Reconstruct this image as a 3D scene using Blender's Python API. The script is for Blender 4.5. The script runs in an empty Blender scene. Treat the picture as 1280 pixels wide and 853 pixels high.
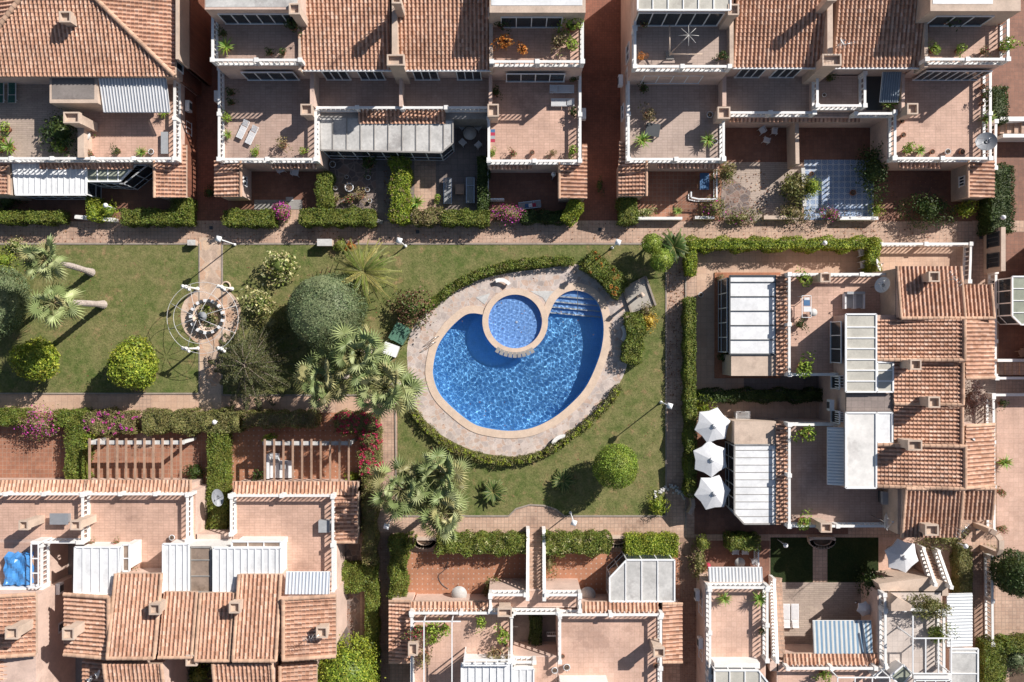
import bpy, bmesh, math, random
import numpy as np
from mathutils import Vector, Matrix
random.seed(7); rng = np.random.default_rng(7)
SC = bpy.context.scene
COL = SC.collection
PI = math.pi
HC = 66.0                      # camera height above the paving, metres
SX = 0.0657                    # metres per photo pixel on the ground
# ---------------------------------------------------------------- camera
cam = bpy.data.objects.new('camera', bpy.data.cameras.new('camera')); COL.objects.link(cam)
cam.location = (0, 0, HC); cam.data.sensor_width = 36
cam.data.lens = 36 * HC / (1280 * SX); cam.data.clip_end = 1000; cam.data.clip_start = 1
SC.camera = cam
# ---------------------------------------------------------------- sky and sun
EL = math.radians(35.5); AZ = Vector((0.79, 0.615))      # towards the sun, in plan
wd = bpy.data.worlds.new('World'); SC.world = wd; wd.use_nodes = True
wn = wd.node_tree; sk = wn.nodes.new('ShaderNodeTexSky'); sk.sky_type = 'NISHITA'; sk.sun_disc = False
sk.sun_elevation = EL; sk.sun_rotation = math.atan2(AZ.x, AZ.y)
wn.links.new(sk.outputs[0], wn.nodes['Background'].inputs[0]); wn.nodes['Background'].inputs[1].default_value = 0.062
sl = bpy.data.lights.new('sun', 'SUN'); sl.energy = 5.0; sl.angle = math.radians(0.5); sl.color = (1, 0.955, 0.90)
sl.cycles.is_caustics_light = True
so = bpy.data.objects.new('sun', sl); COL.objects.link(so)
az = AZ.normalized()
so.rotation_euler = Vector((az.x * math.cos(EL), az.y * math.cos(EL), math.sin(EL))).to_track_quat('Z', 'Y').to_euler()
so.location = (40, 30, 60)
vs = SC.view_settings; vs.view_transform = 'Standard'; vs.look = 'None'; vs.exposure = 0.33; vs.gamma = 1; vs.use_curve_mapping = False
SC.cycles.use_denoising = True
SC.cycles.max_bounces = 8; SC.cycles.transparent_max_bounces = 8

# ---------------------------------------------------------------- helpers
def W(px, py, h=0.0):
    k = SX * (HC - h) / HC
    return Vector(((px - 640) * k, (426.5 - py) * k, h))
def m_per_px(h): return SX * (HC - h) / HC

class M:
    """collects vertices, faces, colours; becomes ONE mesh object"""
    def __init__(s): s.v = []; s.f = []; s.m = []; s.c = []; s.hc = False; s.sm = []
    def add(s, vs, fs, mi=0, col=None, smooth=False):
        n = len(s.v); s.v += [tuple(p) for p in vs]; s.f += [tuple(i + n for i in f) for f in fs]
        s.m += [mi] * len(fs); s.sm += [smooth] * len(fs)
        if col is not None: s.hc = True
        if col is not None and len(col) and hasattr(col[0], '__len__'): s.c += [tuple(c) for c in col]
        else: s.c += [tuple(col) if col is not None else (.5, .5, .5)] * len(vs)
    def box(s, c, d, rz=0, mi=0, col=None, R=None):       # centre, dims (world)
        hx, hy, hz = d[0] / 2, d[1] / 2, d[2] / 2
        R = R or Matrix.Rotation(rz, 3, 'Z'); c = Vector(c)
        vs = [c + R @ Vector((x * hx, y * hy, z * hz)) for x, y, z in ((-1,-1,-1),(1,-1,-1),(1,1,-1),(-1,1,-1),(-1,-1,1),(1,-1,1),(1,1,1),(-1,1,1))]
        s.add(vs, [(0,3,2,1),(4,5,6,7),(0,1,5,4),(1,2,6,5),(2,3,7,6),(3,0,4,7)], mi, col)
    def wb(s, x0, y0, x1, y1, z0, z1, mi=0, col=None):      # world extents
        x0, x1 = sorted((x0, x1)); y0, y1 = sorted((y0, y1))
        s.box(((x0+x1)/2, (y0+y1)/2, (z0+z1)/2), (x1-x0, y1-y0, z1-z0), 0, mi, col)
    def pb(s, x0, y0, x1, y1, z0, z1, ref=None, mi=0, col=None):   # pixel rect read at height ref
        r = z1 if ref is None else ref
        a, b = W(x0, y0, r), W(x1, y1, r); s.wb(a.x, a.y, b.x, b.y, z0, z1, mi, col)
    def prism(s, pts, z0, z1, mi=0, col=None):              # pts world xy
        n = len(pts)
        if sum(pts[i][0]*pts[(i+1)%n][1]-pts[(i+1)%n][0]*pts[i][1] for i in range(n)) < 0: pts = pts[::-1]
        vs = [(p[0], p[1], z0) for p in pts] + [(p[0], p[1], z1) for p in pts]
        s.add(vs, [tuple(range(n))[::-1], tuple(range(n, 2*n))] + [(i, (i+1)%n, n+(i+1)%n, n+i) for i in range(n)], mi, col)
    def bar(s, a, b, w, t=None, mi=0, col=None):            # box beam between two points
        a, b = Vector(a), Vector(b); d = b - a; L = d.length
        if L < 1e-6: return
        q = d.to_track_quat('X', 'Z').to_matrix(); s.box((a+b)/2, (L, w, t or w), 0, mi, col, q)
    def tube(s, pts, r, n=6, mi=0, col=None, smooth=True, caps=True):
        pts = [Vector(p) for p in pts]; rs = r if hasattr(r, '__len__') else [r]*len(pts); vs = []; 
        for i, p in enumerate(pts):
            d = (pts[min(i+1, len(pts)-1)] - pts[max(i-1, 0)]).normalized()
            a = d.orthogonal().normalized() if abs(d.z) < .999 else Vector((1,0,0))
            if abs(d.z) < .9: a = d.cross(Vector((0,0,1))).normalized()
            b = d.cross(a)
            vs += [p + (a*math.cos(t) + b*math.sin(t))*rs[i] for t in [2*PI*k/n for k in range(n)]]
        fs = [(i*n+k, i*n+(k+1)%n, (i+1)*n+(k+1)%n, (i+1)*n+k) for i in range(len(pts)-1) for k in range(n)]
        if caps: fs += [tuple(range(n))[::-1], tuple((len(pts)-1)*n+k for k in range(n))]
        s.add(vs, fs, mi, col, smooth)
    def lathe(s, c, prof, n=10, mi=0, col=None, smooth=True, sx=1, sy=1):
        c = Vector(c); vs = []
        for r, z in prof: vs += [c + Vector((r*sx*math.cos(2*PI*k/n), r*sy*math.sin(2*PI*k/n), z)) for k in range(n)]
        fs = [(i*n+k, i*n+(k+1)%n, (i+1)*n+(k+1)%n, (i+1)*n+k) for i in range(len(prof)-1) for k in range(n)]
        if prof[-1][0] > 1e-4: fs.append(tuple((len(prof)-1)*n+k for k in range(n)))
        if prof[0][0] > 1e-4: fs.append(tuple(range(n))[::-1])
        s.add(vs, fs, mi, col, smooth)
    def build(s, name, mats, parent=None, loc=None):
        me = bpy.data.meshes.new(name)
        off = Vector(loc) if loc is not None else (wloc(parent) if parent is not None else Vector((0,0,0)))
        me.from_pydata([(x-off.x, y-off.y, z-off.z) for x, y, z in s.v], [], s.f)
        if not hasattr(mats, '__len__'): mats = [mats]
        for m in mats: me.materials.append(m)
        me.polygons.foreach_set('material_index', s.m); me.polygons.foreach_set('use_smooth', s.sm)
        if s.hc:
            at = me.attributes.new('col', 'FLOAT_COLOR', 'POINT')
            a = np.ones((len(s.v), 4), np.float32); a[:, :3] = s.c; at.data.foreach_set('color', a.ravel())
        me.update(); o = bpy.data.objects.new(name, me); COL.objects.link(o)
        if parent is not None: o.parent = parent; 
        elif loc is not None: o.location = loc
        return o
def wloc(o):
    v = Vector((0,0,0))
    while o is not None: v += Vector(o.location); o = o.parent
    return v
def tag(o, label=None, cat=None, group=None, kind=None):
    if label: o['label'] = label
    if cat: o['category'] = cat
    if group: o['group'] = group
    if kind: o['kind'] = kind
    return o
def thing(name, label, cat, loc=(0,0,0), rz=0, group=None):
    o = bpy.data.objects.new(name, None); COL.objects.link(o); o.empty_display_size = .3
    o.location = loc; o.rotation_euler = (0, 0, rz); return tag(o, label, cat, group)
def copy_tree(o, parent=None):
    c = o.copy(); COL.objects.link(c)
    if parent is not None: c.parent = parent
    for ch in [x for x in KIDS.get(o.name, [])]: copy_tree(ch, c)
    return c
KIDS = {}
def index_kids(root):
    def rec(o):
        ks = [x for x in bpy.data.objects if x.parent == o]; KIDS[o.name] = ks
        for k in ks: rec(k)
    rec(root)
PROTO = {}
def place(kind, loc, rz=0, label=None, group=None, sc=1.0, cat=None):
    """first use moves the prototype itself, later uses copy it part by part"""
    mk = MAKERS[kind]
    if kind not in PROTO:
        r = mk(); index_kids(r); PROTO[kind] = r; o = r
    else: o = copy_tree(PROTO[kind])
    o.location = loc; o.rotation_euler = (0, 0, rz); o.scale = (sc,)*3 if not hasattr(sc, '__len__') else sc
    if label: o['label'] = label
    if cat: o['category'] = cat
    if group: o['group'] = group
    elif 'group' in o.keys(): del o['group']
    return o

# ---------------------------------------------------------------- materials
def _mat(name):
    m = bpy.data.materials.new(name); m.use_nodes = True; nt = m.node_tree
    return m, nt, nt.nodes['Principled BSDF']
def nd(nt, t, **k):
    n = nt.nodes.new(t)
    for a, v in k.items(): setattr(n, a, v)
    return n
def noise(nt, scale, detail=4, rough=.6, vec=None):
    n = nd(nt, 'ShaderNodeTexNoise'); n.inputs['Scale'].default_value = scale; n.inputs['Detail'].default_value = detail; n.inputs['Roughness'].default_value = rough
    if vec is not None: nt.links.new(vec, n.inputs['Vector'])
    return n
def ramp(nt, fac, stops):
    r = nd(nt, 'ShaderNodeValToRGB'); nt.links.new(fac, r.inputs[0])
    e = r.color_ramp.elements
    while len(e) < len(stops): e.new(.5)
    for i, (p, c) in enumerate(stops): e[i].position = p; e[i].color = (*c, 1) if len(c) == 3 else c
    return r
def mix(nt, fac, a, b, mode='MIX'):
    x = nd(nt, 'ShaderNodeMix', data_type='RGBA', blend_type=mode)
    for sock, val in ((x.inputs[0], fac), (x.inputs[6], a), (x.inputs[7], b)):
        if hasattr(val, 'is_linked') or hasattr(val, 'links'): nt.links.new(val, sock)
        elif hasattr(val, '__len__'): sock.default_value = (*val, 1)
        else: sock.default_value = val
    return x.outputs[2]
def pos(nt): return nd(nt, 'ShaderNodeNewGeometry').outputs['Position']
def bump(nt, b, h, st=.4, d=.02):
    n = nd(nt, 'ShaderNodeBump'); n.inputs['Strength'].default_value = st; n.inputs['Distance'].default_value = d
    nt.links.new(h, n.inputs['Height']); nt.links.new(n.outputs[0], b.inputs['Normal'])
def dirty(nt, c, p, amt=.25, scale=.7, fine=9):
    """multiplies a colour by blotchy wear and fine grain"""
    n1 = noise(nt, scale, 6, .65, p); n2 = noise(nt, fine, 3, .7, p)
    r1 = ramp(nt, n1.outputs[0], [(.3, (1-amt,)*3), (.68, (1.06,)*3)]); r2 = ramp(nt, n2.outputs[0], [(.25, (1-amt*.6,)*3), (.75, (1.08,)*3)])
    c = mix(nt, 1.0, mix(nt, 1.0, c, r1.outputs[0], 'MULTIPLY'), r2.outputs[0], 'MULTIPLY')
    if amt >= .2:
        n3 = noise(nt, scale*.55, 8, .72, p); r3 = ramp(nt, n3.outputs[0], [(.56, (1, 1, 1)), (.60, (1-amt*.55, 1-amt*.6, 1-amt*.6)), (.68, (1-amt*.7, 1-amt*.75, 1-amt*.75)), (.72, (1, 1, 1))])
        c = mix(nt, 1.0, c, r3.outputs[0], 'MULTIPLY')
    return c
def plain(name, c, rough=.7, amt=.15, scale=.8, metal=0, fine=9, bmp=0):
    m, nt, b = _mat(name); p = pos(nt)
    nt.links.new(dirty(nt, c, p, amt, scale, fine), b.inputs['Base Color'])
    b.inputs['Roughness'].default_value = rough; b.inputs['Metallic'].default_value = metal
    if bmp: bump(nt, b, noise(nt, 30, 3, .6, p).outputs[0], bmp, .01)
    return m
def tiles(name, c1, c2, mortar, w=.33, h=.33, ms=.014, amt=.2, rough=.75, offset=0.0, rot=0, var=None, bias=0):
    m, nt, b = _mat(name); p = pos(nt)
    mp = nd(nt, 'ShaderNodeMapping'); nt.links.new(p, mp.inputs[0]); mp.inputs['Rotation'].default_value = (0, 0, rot)
    br = nd(nt, 'ShaderNodeTexBrick'); br.offset = offset; br.squash = 1
    nt.links.new(mp.outputs[0], br.inputs['Vector'])
    br.inputs['Color1'].default_value = (*c1, 1); br.inputs['Color2'].default_value = (*c2, 1); br.inputs['Mortar'].default_value = (*mortar, 1)
    br.inputs['Scale'].default_value = 1; br.inputs['Mortar Size'].default_value = ms; br.inputs['Brick Width'].default_value = w; br.inputs['Row Height'].default_value = h
    br.inputs['Bias'].default_value = bias; br.inputs['Mortar Smooth'].default_value = .2
    nt.links.new(dirty(nt, br.outputs[0], p, amt, .45, 7), b.inputs['Base Color'])
    b.inputs['Roughness'].default_value = rough
    bump(nt, b, br.outputs[1], -.3, .01)
    return m
def attrm(name, rough=.6, sub=0, amt=.12, fine=14, trans=0, spec=.4, sc=1.1):
    m, nt, b = _mat(name); a = nd(nt, 'ShaderNodeAttribute', attribute_name='col'); p = pos(nt)
    nt.links.new(dirty(nt, a.outputs[0], p, amt, sc, fine), b.inputs['Base Color']); b.inputs['Roughness'].default_value = rough
    b.inputs['Specular IOR Level'].default_value = spec
    if trans:
        t = nd(nt, 'ShaderNodeBsdfTranslucent'); nt.links.new(a.outputs[0], t.inputs[0])
        mx = nd(nt, 'ShaderNodeMixShader'); mx.inputs[0].default_value = trans
        nt.links.new(b.outputs[0], mx.inputs[1]); nt.links.new(t.outputs[0], mx.inputs[2])
        nt.links.new(mx.outputs[0], nt.nodes['Material Output'].inputs[0])
    return m
MT = {}
MT['leaf'] = attrm('leaf', .5, trans=.22, amt=.1)
MT['rooftile'] = attrm('roof_tile', .85, amt=.30, fine=20, spec=.2, sc=.45)
MT['attr'] = attrm('coloured_surface', .6, amt=.06)
MT['white'] = plain('white_paint', (.80, .78, .75), .5, .10, 1.2)
MT['wmetal'] = plain('white_metal', (.80, .80, .80), .35, .06, 1.5)
MT['stucco'] = plain('pink_stucco', (.70, .51, .42), .9, .22, .6, bmp=.3)
MT['beige'] = plain('beige_render', (.62, .48, .38), .9, .22, .8, bmp=.3)
MT['dirtywhite'] = plain('weathered_white_panel', (.64, .62, .59), .55, .34, .55, fine=4)
MT['whitepanel'] = plain('white_panel', (.80, .80, .80), .45, .19, .6, fine=3)
MT['rustpanel'] = plain('rusty_white_roof', (.78, .75, .71), .6, .24, .35, fine=2)
MT['glass_dark'] = plain('dark_glass', (.035, .045, .055), .12, .3, 1)
MT['milk'] = plain('milky_roof_glazing', (.56, .53, .46), .3, .22, .8)
MT['greenglass'] = plain('greenish_roof_glazing', (.36, .38, .30), .25, .25, .8)
MT['brownglass'] = plain('brown_skylight', (.36, .27, .21), .2, .35, 1.0, fine=5)
MT['grey'] = plain('grey_concrete', (.34, .32, .30), .85, .25, .9)
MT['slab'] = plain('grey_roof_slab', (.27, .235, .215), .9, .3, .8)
MT['wood'] = plain('brown_wood', (.44, .28, .195), .7, .3, 2)
MT['darkmetal'] = plain('dark_metal', (.06, .065, .07), .45, .1, 2)
MT['steel'] = plain('steel', (.55, .56, .58), .25, .05, 2, metal=.9)
MT['dish'] = plain('dish_metal', (.62, .61, .60), .45, .08, 3)
MT['dishgrey'] = plain('grey_dish_metal', (.25, .26, .28), .5, .08, 3)
MT['terracotta'] = plain('terracotta', (.42, .17, .09), .8, .25, 4)
MT['bark'] = plain('bark', (.30, .24, .19), .95, .4, 5, fine=25, bmp=.8)
MT['palmbark'] = plain('pale_palm_bark', (.50, .42, .37), .95, .35, 5, fine=18, bmp=.8)
MT['soil'] = plain('soil', (.17, .11, .075), 1, .4, 2)
MT['tarp'] = plain('blue_tarp', (.07, .27, .62), .35, .2, 2)
MT['greenc'] = plain('green_cloth', (.01, .11, .085), .7, .15, 3)
MT['greensheet'] = plain('green_cover', (.10, .22, .15), .6, .25, 3)
MT['redc'] = plain('red_cloth', (.45, .03, .07), .7, .15, 3)
MT['bluec'] = plain('blue_cloth', (.06, .15, .30), .7, .15, 3)
MT['greyc'] = plain('grey_cloth', (.36, .37, .38), .8, .12, 3)
MT['whitec'] = plain('white_cloth', (.70, .70, .71), .8, .08, 2)
MT['travertine'] = plain('pale_shower_stone', (.44, .40, .35), .7, .2, 1, fine=12)
MT['coping'] = plain('sand_coloured_coping', (.67, .51, .39), .75, .16, 1.5)
MT['edging'] = plain('concrete_edging', (.36, .30, .25), .9, .25, 2)
# floors
MT['t_pink'] = tiles('pink_terrace_tiles', (.67, .435, .335), (.60, .385, .29), (.46, .29, .22), .42, .21, .012, .27)
MT['t_salmon'] = tiles('salmon_terrace_tiles', (.68, .45, .35), (.62, .40, .305), (.53, .34, .25), .40, .40, .012, .25)
MT['t_grey'] = tiles('greyish_terrace_tiles', (.50, .38, .32), (.45, .34, .28), (.33, .25, .21), .42, .21, .012, .2)
MT['t_mauve'] = tiles('mauve_terrace_tiles', (.50, .355, .29), (.45, .31, .25), (.34, .24, .19), .42, .21, .012, .2)
MT['t_pale'] = tiles('pale_terrace_tiles', (.58, .50, .45), (.54, .46, .41), (.42, .36, .32), .42, .42, .012, .15)
MT['t_red'] = tiles('red_alley_tiles', (.33, .125, .075), (.26, .10, .06), (.18, .085, .06), .20, .20, .012, .35)
MT['t_walk'] = tiles('walkway_tiles', (.66, .45, .33), (.58, .375, .27), (.43, .30, .23), .30, .30, .022, .35)
MT['t_walk2'] = tiles('brown_alley_tiles', (.44, .28, .20), (.37, .225, .16), (.27, .18, .13), .20, .20, .012, .35)
MT['t_patio'] = tiles('patio_terracotta_tiles', (.43, .20, .12), (.37, .165, .10), (.40, .28, .21), .34, .34, .016, .3)
MT['t_patio2'] = tiles('pale_patio_tiles', (.62, .42, .30), (.57, .37, .26), (.46, .31, .23), .50, .50, .016, .2)
MT['t_brown'] = tiles('brown_patio_tiles', (.30, .14, .09), (.25, .115, .075), (.20, .11, .08), .33, .33, .014, .3)
MT['t_plank'] = tiles('greyish_patio_pavers', (.52, .41, .33), (.45, .35, .29), (.32, .25, .20), .8, .16, .016, .25, offset=.5)
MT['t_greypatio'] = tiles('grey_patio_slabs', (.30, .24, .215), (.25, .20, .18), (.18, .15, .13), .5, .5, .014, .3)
def dotted():
    m, nt, b = _mat('terracotta_tiles_with_pale_insets'); p = pos(nt)
    s = nd(nt, 'ShaderNodeVectorMath', operation='SCALE'); nt.links.new(p, s.inputs[0]); s.inputs['Scale'].default_value = 1/.42
    fr = nd(nt, 'ShaderNodeVectorMath', operation='FRACTION'); nt.links.new(s.outputs[0], fr.inputs[0])
    sb = nd(nt, 'ShaderNodeVectorMath', operation='SUBTRACT'); nt.links.new(fr.outputs[0], sb.inputs[0]); sb.inputs[1].default_value = (.5, .5, 0)
    ab = nd(nt, 'ShaderNodeVectorMath', operation='ABSOLUTE'); nt.links.new(sb.outputs[0], ab.inputs[0])
    sp = nd(nt, 'ShaderNodeSeparateXYZ'); nt.links.new(ab.outputs[0], sp.inputs[0])
    ad = nd(nt, 'ShaderNodeMath', operation='ADD'); nt.links.new(sp.outputs[0], ad.inputs[0]); nt.links.new(sp.outputs[1], ad.inputs[1])
    lt = nd(nt, 'ShaderNodeMath', operation='LESS_THAN'); nt.links.new(ad.outputs[0], lt.inputs[0]); lt.inputs[1].default_value = .17
    c = mix(nt, lt.outputs[0], (.46, .21, .12), (.52, .40, .33))
    nt.links.new(dirty(nt, c, p, .25, .6, 6), b.inputs['Base Color']); b.inputs['Roughness'].default_value = .7
    return m
MT['t_dots'] = dotted()
def mosaic():
    m, nt, b = _mat('blue_white_patterned_tiles'); p = pos(nt)
    s = nd(nt, 'ShaderNodeVectorMath', operation='SCALE'); nt.links.new(p, s.inputs[0]); s.inputs['Scale'].default_value = 2*PI/.95
    sp = nd(nt, 'ShaderNodeSeparateXYZ'); nt.links.new(s.outputs[0], sp.inputs[0])
    f = []
    for i in (0, 1):
        c = nd(nt, 'ShaderNodeMath', operation='COSINE'); nt.links.new(sp.outputs[i], c.inputs[0]); f.append(c)
    a = nd(nt, 'ShaderNodeMath', operation='MULTIPLY'); nt.links.new(f[0].outputs[0], a.inputs[0]); nt.links.new(f[1].outputs[0], a.inputs[1])
    ab = nd(nt, 'ShaderNodeMath', operation='ABSOLUTE'); nt.links.new(a.outputs[0], ab.inputs[0])
    r = ramp(nt, ab.outputs[0], [(.0, (.50, .54, .60)), (.25, (.46, .51, .58)), (.34, (.14, .23, .42)), (.6, (.18, .27, .45)), (.7, (.5, .54, .60)), (.86, (.2, .3, .48))])
    nt.links.new(dirty(nt, r.outputs[0], p, .2, 1, 6), b.inputs['Base Color']); b.inputs['Roughness'].default_value = .5
    return m
MT['t_mosaic'] = mosaic()
def crazy(name, cols, grout, scale, amt=.25, gw=.05):
    m, nt, b = _mat(name); p = pos(nt)
    dn = noise(nt, 1.5, 2, .5, p)
    mv = nd(nt, 'ShaderNodeMix', data_type='VECTOR'); mv.inputs[0].default_value = .12; nt.links.new(p, mv.inputs[4]); nt.links.new(dn.outputs[1], mv.inputs[5])
    v = nd(nt, 'ShaderNodeTexVoronoi', feature='F1'); v.inputs['Scale'].default_value = scale; nt.links.new(mv.outputs[1], v.inputs['Vector'])
    e = nd(nt, 'ShaderNodeTexVoronoi', feature='DISTANCE_TO_EDGE'); e.inputs['Scale'].default_value = scale; nt.links.new(mv.outputs[1], e.inputs['Vector'])
    sx = nd(nt, 'ShaderNodeSeparateColor'); nt.links.new(v.outputs['Color'], sx.inputs[0])
    r = ramp(nt, sx.outputs[0], cols); r.color_ramp.interpolation = 'CONSTANT'
    lt = nd(nt, 'ShaderNodeMath', operation='LESS_THAN'); nt.links.new(e.outputs[0], lt.inputs[0]); lt.inputs[1].default_value = gw
    nt.links.new(dirty(nt, mix(nt, lt.outputs[0], r.outputs[0], grout), p, amt, 1.2, 8), b.inputs['Base Color']); b.inputs['Roughness'].default_value = .8
    return m
MT['crazy'] = crazy('crazy_stone_paving', [(0, (.60, .47, .40)), (.22, (.55, .40, .32)), (.4, (.64, .53, .47)), (.6, (.54, .45, .41)), (.75, (.60, .43, .34)), (.88, (.49, .41, .37))], (.62, .53, .47), 2.7)
MT['crazy2'] = crazy('sandy_stone_paving', [(0, (.66, .47, .33)), (.3, (.58, .37, .25)), (.6, (.68, .50, .38)), (.8, (.55, .40, .30))], (.60, .45, .34), 1.5)
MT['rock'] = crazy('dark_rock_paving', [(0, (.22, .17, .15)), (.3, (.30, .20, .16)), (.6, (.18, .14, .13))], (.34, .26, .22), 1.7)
def grassm(name, c0, c1, c2, c3):
    m, nt, b = _mat(name); p = pos(nt)
    n1 = noise(nt, .22, 6, .6, p); n2 = noise(nt, 1.3, 6, .7, p); n3 = noise(nt, 7, 5, .8, p)
    a = ramp(nt, n1.outputs[0], [(.40, c0), (.58, c1)]); d = ramp(nt, n2.outputs[0], [(.38, c2), (.62, c3)])
    c = mix(nt, .55, a.outputs[0], d.outputs[0])
    w = ramp(nt, noise(nt, .9, 5, .75, p).outputs[0], [(.56, (1, 1, 1)), (.68, (1.6, 1.15, 1.5))])
    g = ramp(nt, n3.outputs[0], [(.25, (.42, .45, .38)), (.5, (1, 1, 1)), (.78, (1.6, 1.55, 1.5))])
    c = mix(nt, 1, mix(nt, 1, c, w.outputs[0], 'MULTIPLY'), g.outputs[0], 'MULTIPLY')
    nt.links.new(c, b.inputs['Base Color']); b.inputs['Roughness'].default_value = .95; b.inputs['Specular IOR Level'].default_value = .15
    bump(nt, b, n3.outputs[0], .7, .06); return m
MT['grass'] = grassm('lawn_grass', (.10, .14, .035), (.20, .185, .075), (.085, .115, .03), (.24, .21, .095))
MT['shadegrass'] = grassm('grass_with_painted_shade', (.02, .035, .012), (.03, .042, .015), (.018, .03, .01), (.035, .045, .015))  # darker copy of the lawn grass: the shade on it is put into the colour
def poolm(name, c1, c2, mort):
    m, nt, b = _mat(name); p = pos(nt)
    br = nd(nt, 'ShaderNodeTexBrick'); br.offset = 0; nt.links.new(p, br.inputs['Vector'])
    br.inputs['Color1'].default_value = (*c1, 1); br.inputs['Color2'].default_value = (*c2, 1); br.inputs['Mortar'].default_value = (*mort, 1)
    br.inputs['Scale'].default_value = 1; br.inputs['Mortar Size'].default_value = .008; br.inputs['Brick Width'].default_value = .12; br.inputs['Row Height'].default_value = .12
    nt.links.new(dirty(nt, br.outputs[0], p, .12, .5, 3), b.inputs['Base Color']); b.inputs['Roughness'].default_value = .4; return m
MT['pooltile'] = poolm('blue_pool_tiles', (.16, .48, .87), (.19, .53, .9), (.34, .62, .92))
MT['kidtile'] = poolm('pale_blue_pool_tiles', (.20, .40, .76), (.24, .45, .80), (.36, .54, .82))
wm, _nt, _b = _mat('pool_water'); _b.inputs['Base Color'].default_value = (.93, .98, 1, 1); _b.inputs['Roughness'].default_value = 0
_b.inputs['IOR'].default_value = 1.33; _b.inputs['Transmission Weight'].default_value = 1; MT['water'] = wm
# ---------------------------------------------------------------- building parts
def building(label, px, py, name='terraced_house', cat='house', group=None):
    return thing(name, label, cat, W(px, py, 0), group=group)
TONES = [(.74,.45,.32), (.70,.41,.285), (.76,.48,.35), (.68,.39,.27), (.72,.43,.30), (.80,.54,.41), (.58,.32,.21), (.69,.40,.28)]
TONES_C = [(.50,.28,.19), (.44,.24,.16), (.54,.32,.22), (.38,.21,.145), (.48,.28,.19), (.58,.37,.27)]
def tile_roof(b, poly, down, per=.31, crs=.27, amp=.056, thick=.16, name='roof', tones=None, dark=1.0, worldpts=False):
    """barrel tiles laid on the plane through poly [(px,py,h)...]; down = downhill direction in plan (world x, y)"""
    P = [Vector(p) for p in poly] if worldpts else [W(*p) for p in poly]
    A = np.array([[p.x, p.y, 1] for p in P]); z = np.array([p.z for p in P])
    co = np.linalg.lstsq(A, z, rcond=None)[0]; pl = lambda x, y: co[0]*x + co[1]*y + co[2]
    d = Vector((down[0], down[1])).normalized(); u = Vector((-d.y, d.x))
    us = [p.x*u.x + p.y*u.y for p in P]; vs_ = [p.x*d.x + p.y*d.y for p in P]
    u0, u1, v0, v1 = min(us), max(us), min(vs_), max(vs_)
    nper = max(1, round((u1-u0)/per)); pr = (u1-u0)/nper; ns = 8; nc = max(1, int(math.ceil((v1-v0)/crs)))
    T = tones or TONES; m = M(); rr = random.Random(int(abs(u0*97+v0*31))+nper)
    cols = nper*ns + 1; V = []; C = []; F = []
    toneA = {}
    for j in range(nc):
        a, c = v1 - (j+1)*crs, v1 - j*crs       # courses counted from the eave; a is uphill
        for e, (vv, lift) in enumerate(((a, 0.0), (c, .05))):
            for i in range(cols):
                ph = i/ns; k = int(ph+.25); uu = u0 + ph*pr; s = math.sin(2*PI*ph)
                x, y = u.x*uu + d.x*vv, u.y*uu + d.y*vv
                V.append((x, y, pl(x, y) + amp*s + lift))
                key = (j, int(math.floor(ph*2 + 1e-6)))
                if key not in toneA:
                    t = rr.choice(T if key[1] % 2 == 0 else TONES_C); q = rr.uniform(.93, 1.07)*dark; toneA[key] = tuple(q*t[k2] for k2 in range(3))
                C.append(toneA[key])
        n0 = 2*j*cols
        F += [(n0+i, n0+i+1, n0+cols+i+1, n0+cols+i) for i in range(cols-1)]
        if j: F += [(n0+cols+i, n0+cols+i+1, n0-2*cols+i+1, n0-2*cols+i) for i in range(cols-1)]
    me = bpy.data.meshes.new(name); me.from_pydata(V, [], F)
    at = me.attributes.new('col', 'FLOAT_COLOR', 'POINT'); arr = np.ones((len(V), 4), np.float32); arr[:, :3] = C; at.data.foreach_set('color', arr.ravel())
    bm = bmesh.new(); bm.from_mesh(me)
    area = sum(P[i].x*P[(i+1)%len(P)].y - P[(i+1)%len(P)].x*P[i].y for i in range(len(P)))
    Q = P if area > 0 else P[::-1]
    for i in range(len(Q)):
        e = Q[(i+1) % len(Q)] - Q[i]; n = Vector((e.y, -e.x, 0))
        if n.length < 1e-5: continue
        bmesh.ops.bisect_plane(bm, geom=bm.verts[:]+bm.edges[:]+bm.faces[:], dist=1e-5, plane_co=Q[i], plane_no=n.normalized(), clear_outer=True)
    # the slab under the tiles
    lay = bm.verts.layers.float_color.get('col')
    tb = [bm.verts.new((p.x, p.y, pl(p.x, p.y)-amp-.02)) for p in Q]; bb = [bm.verts.new((p.x, p.y, pl(p.x, p.y)-amp-.02-thick)) for p in Q]
    for v in tb+bb: v[lay] = (.60, .44, .34, 1)
    bm.faces.new(tb); bm.faces.new(bb[::-1])
    for i in range(len(Q)): bm.faces.new((bb[i], bb[(i+1)%len(Q)], tb[(i+1)%len(Q)], tb[i]))
    off = wloc(b)
    for v in bm.verts: v.co -= off
    bm.to_mesh(me); bm.free(); me.materials.append(MT['rooftile'])
    o = bpy.data.objects.new(name, me); COL.objects.link(o); o.parent = b
    return o
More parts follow.
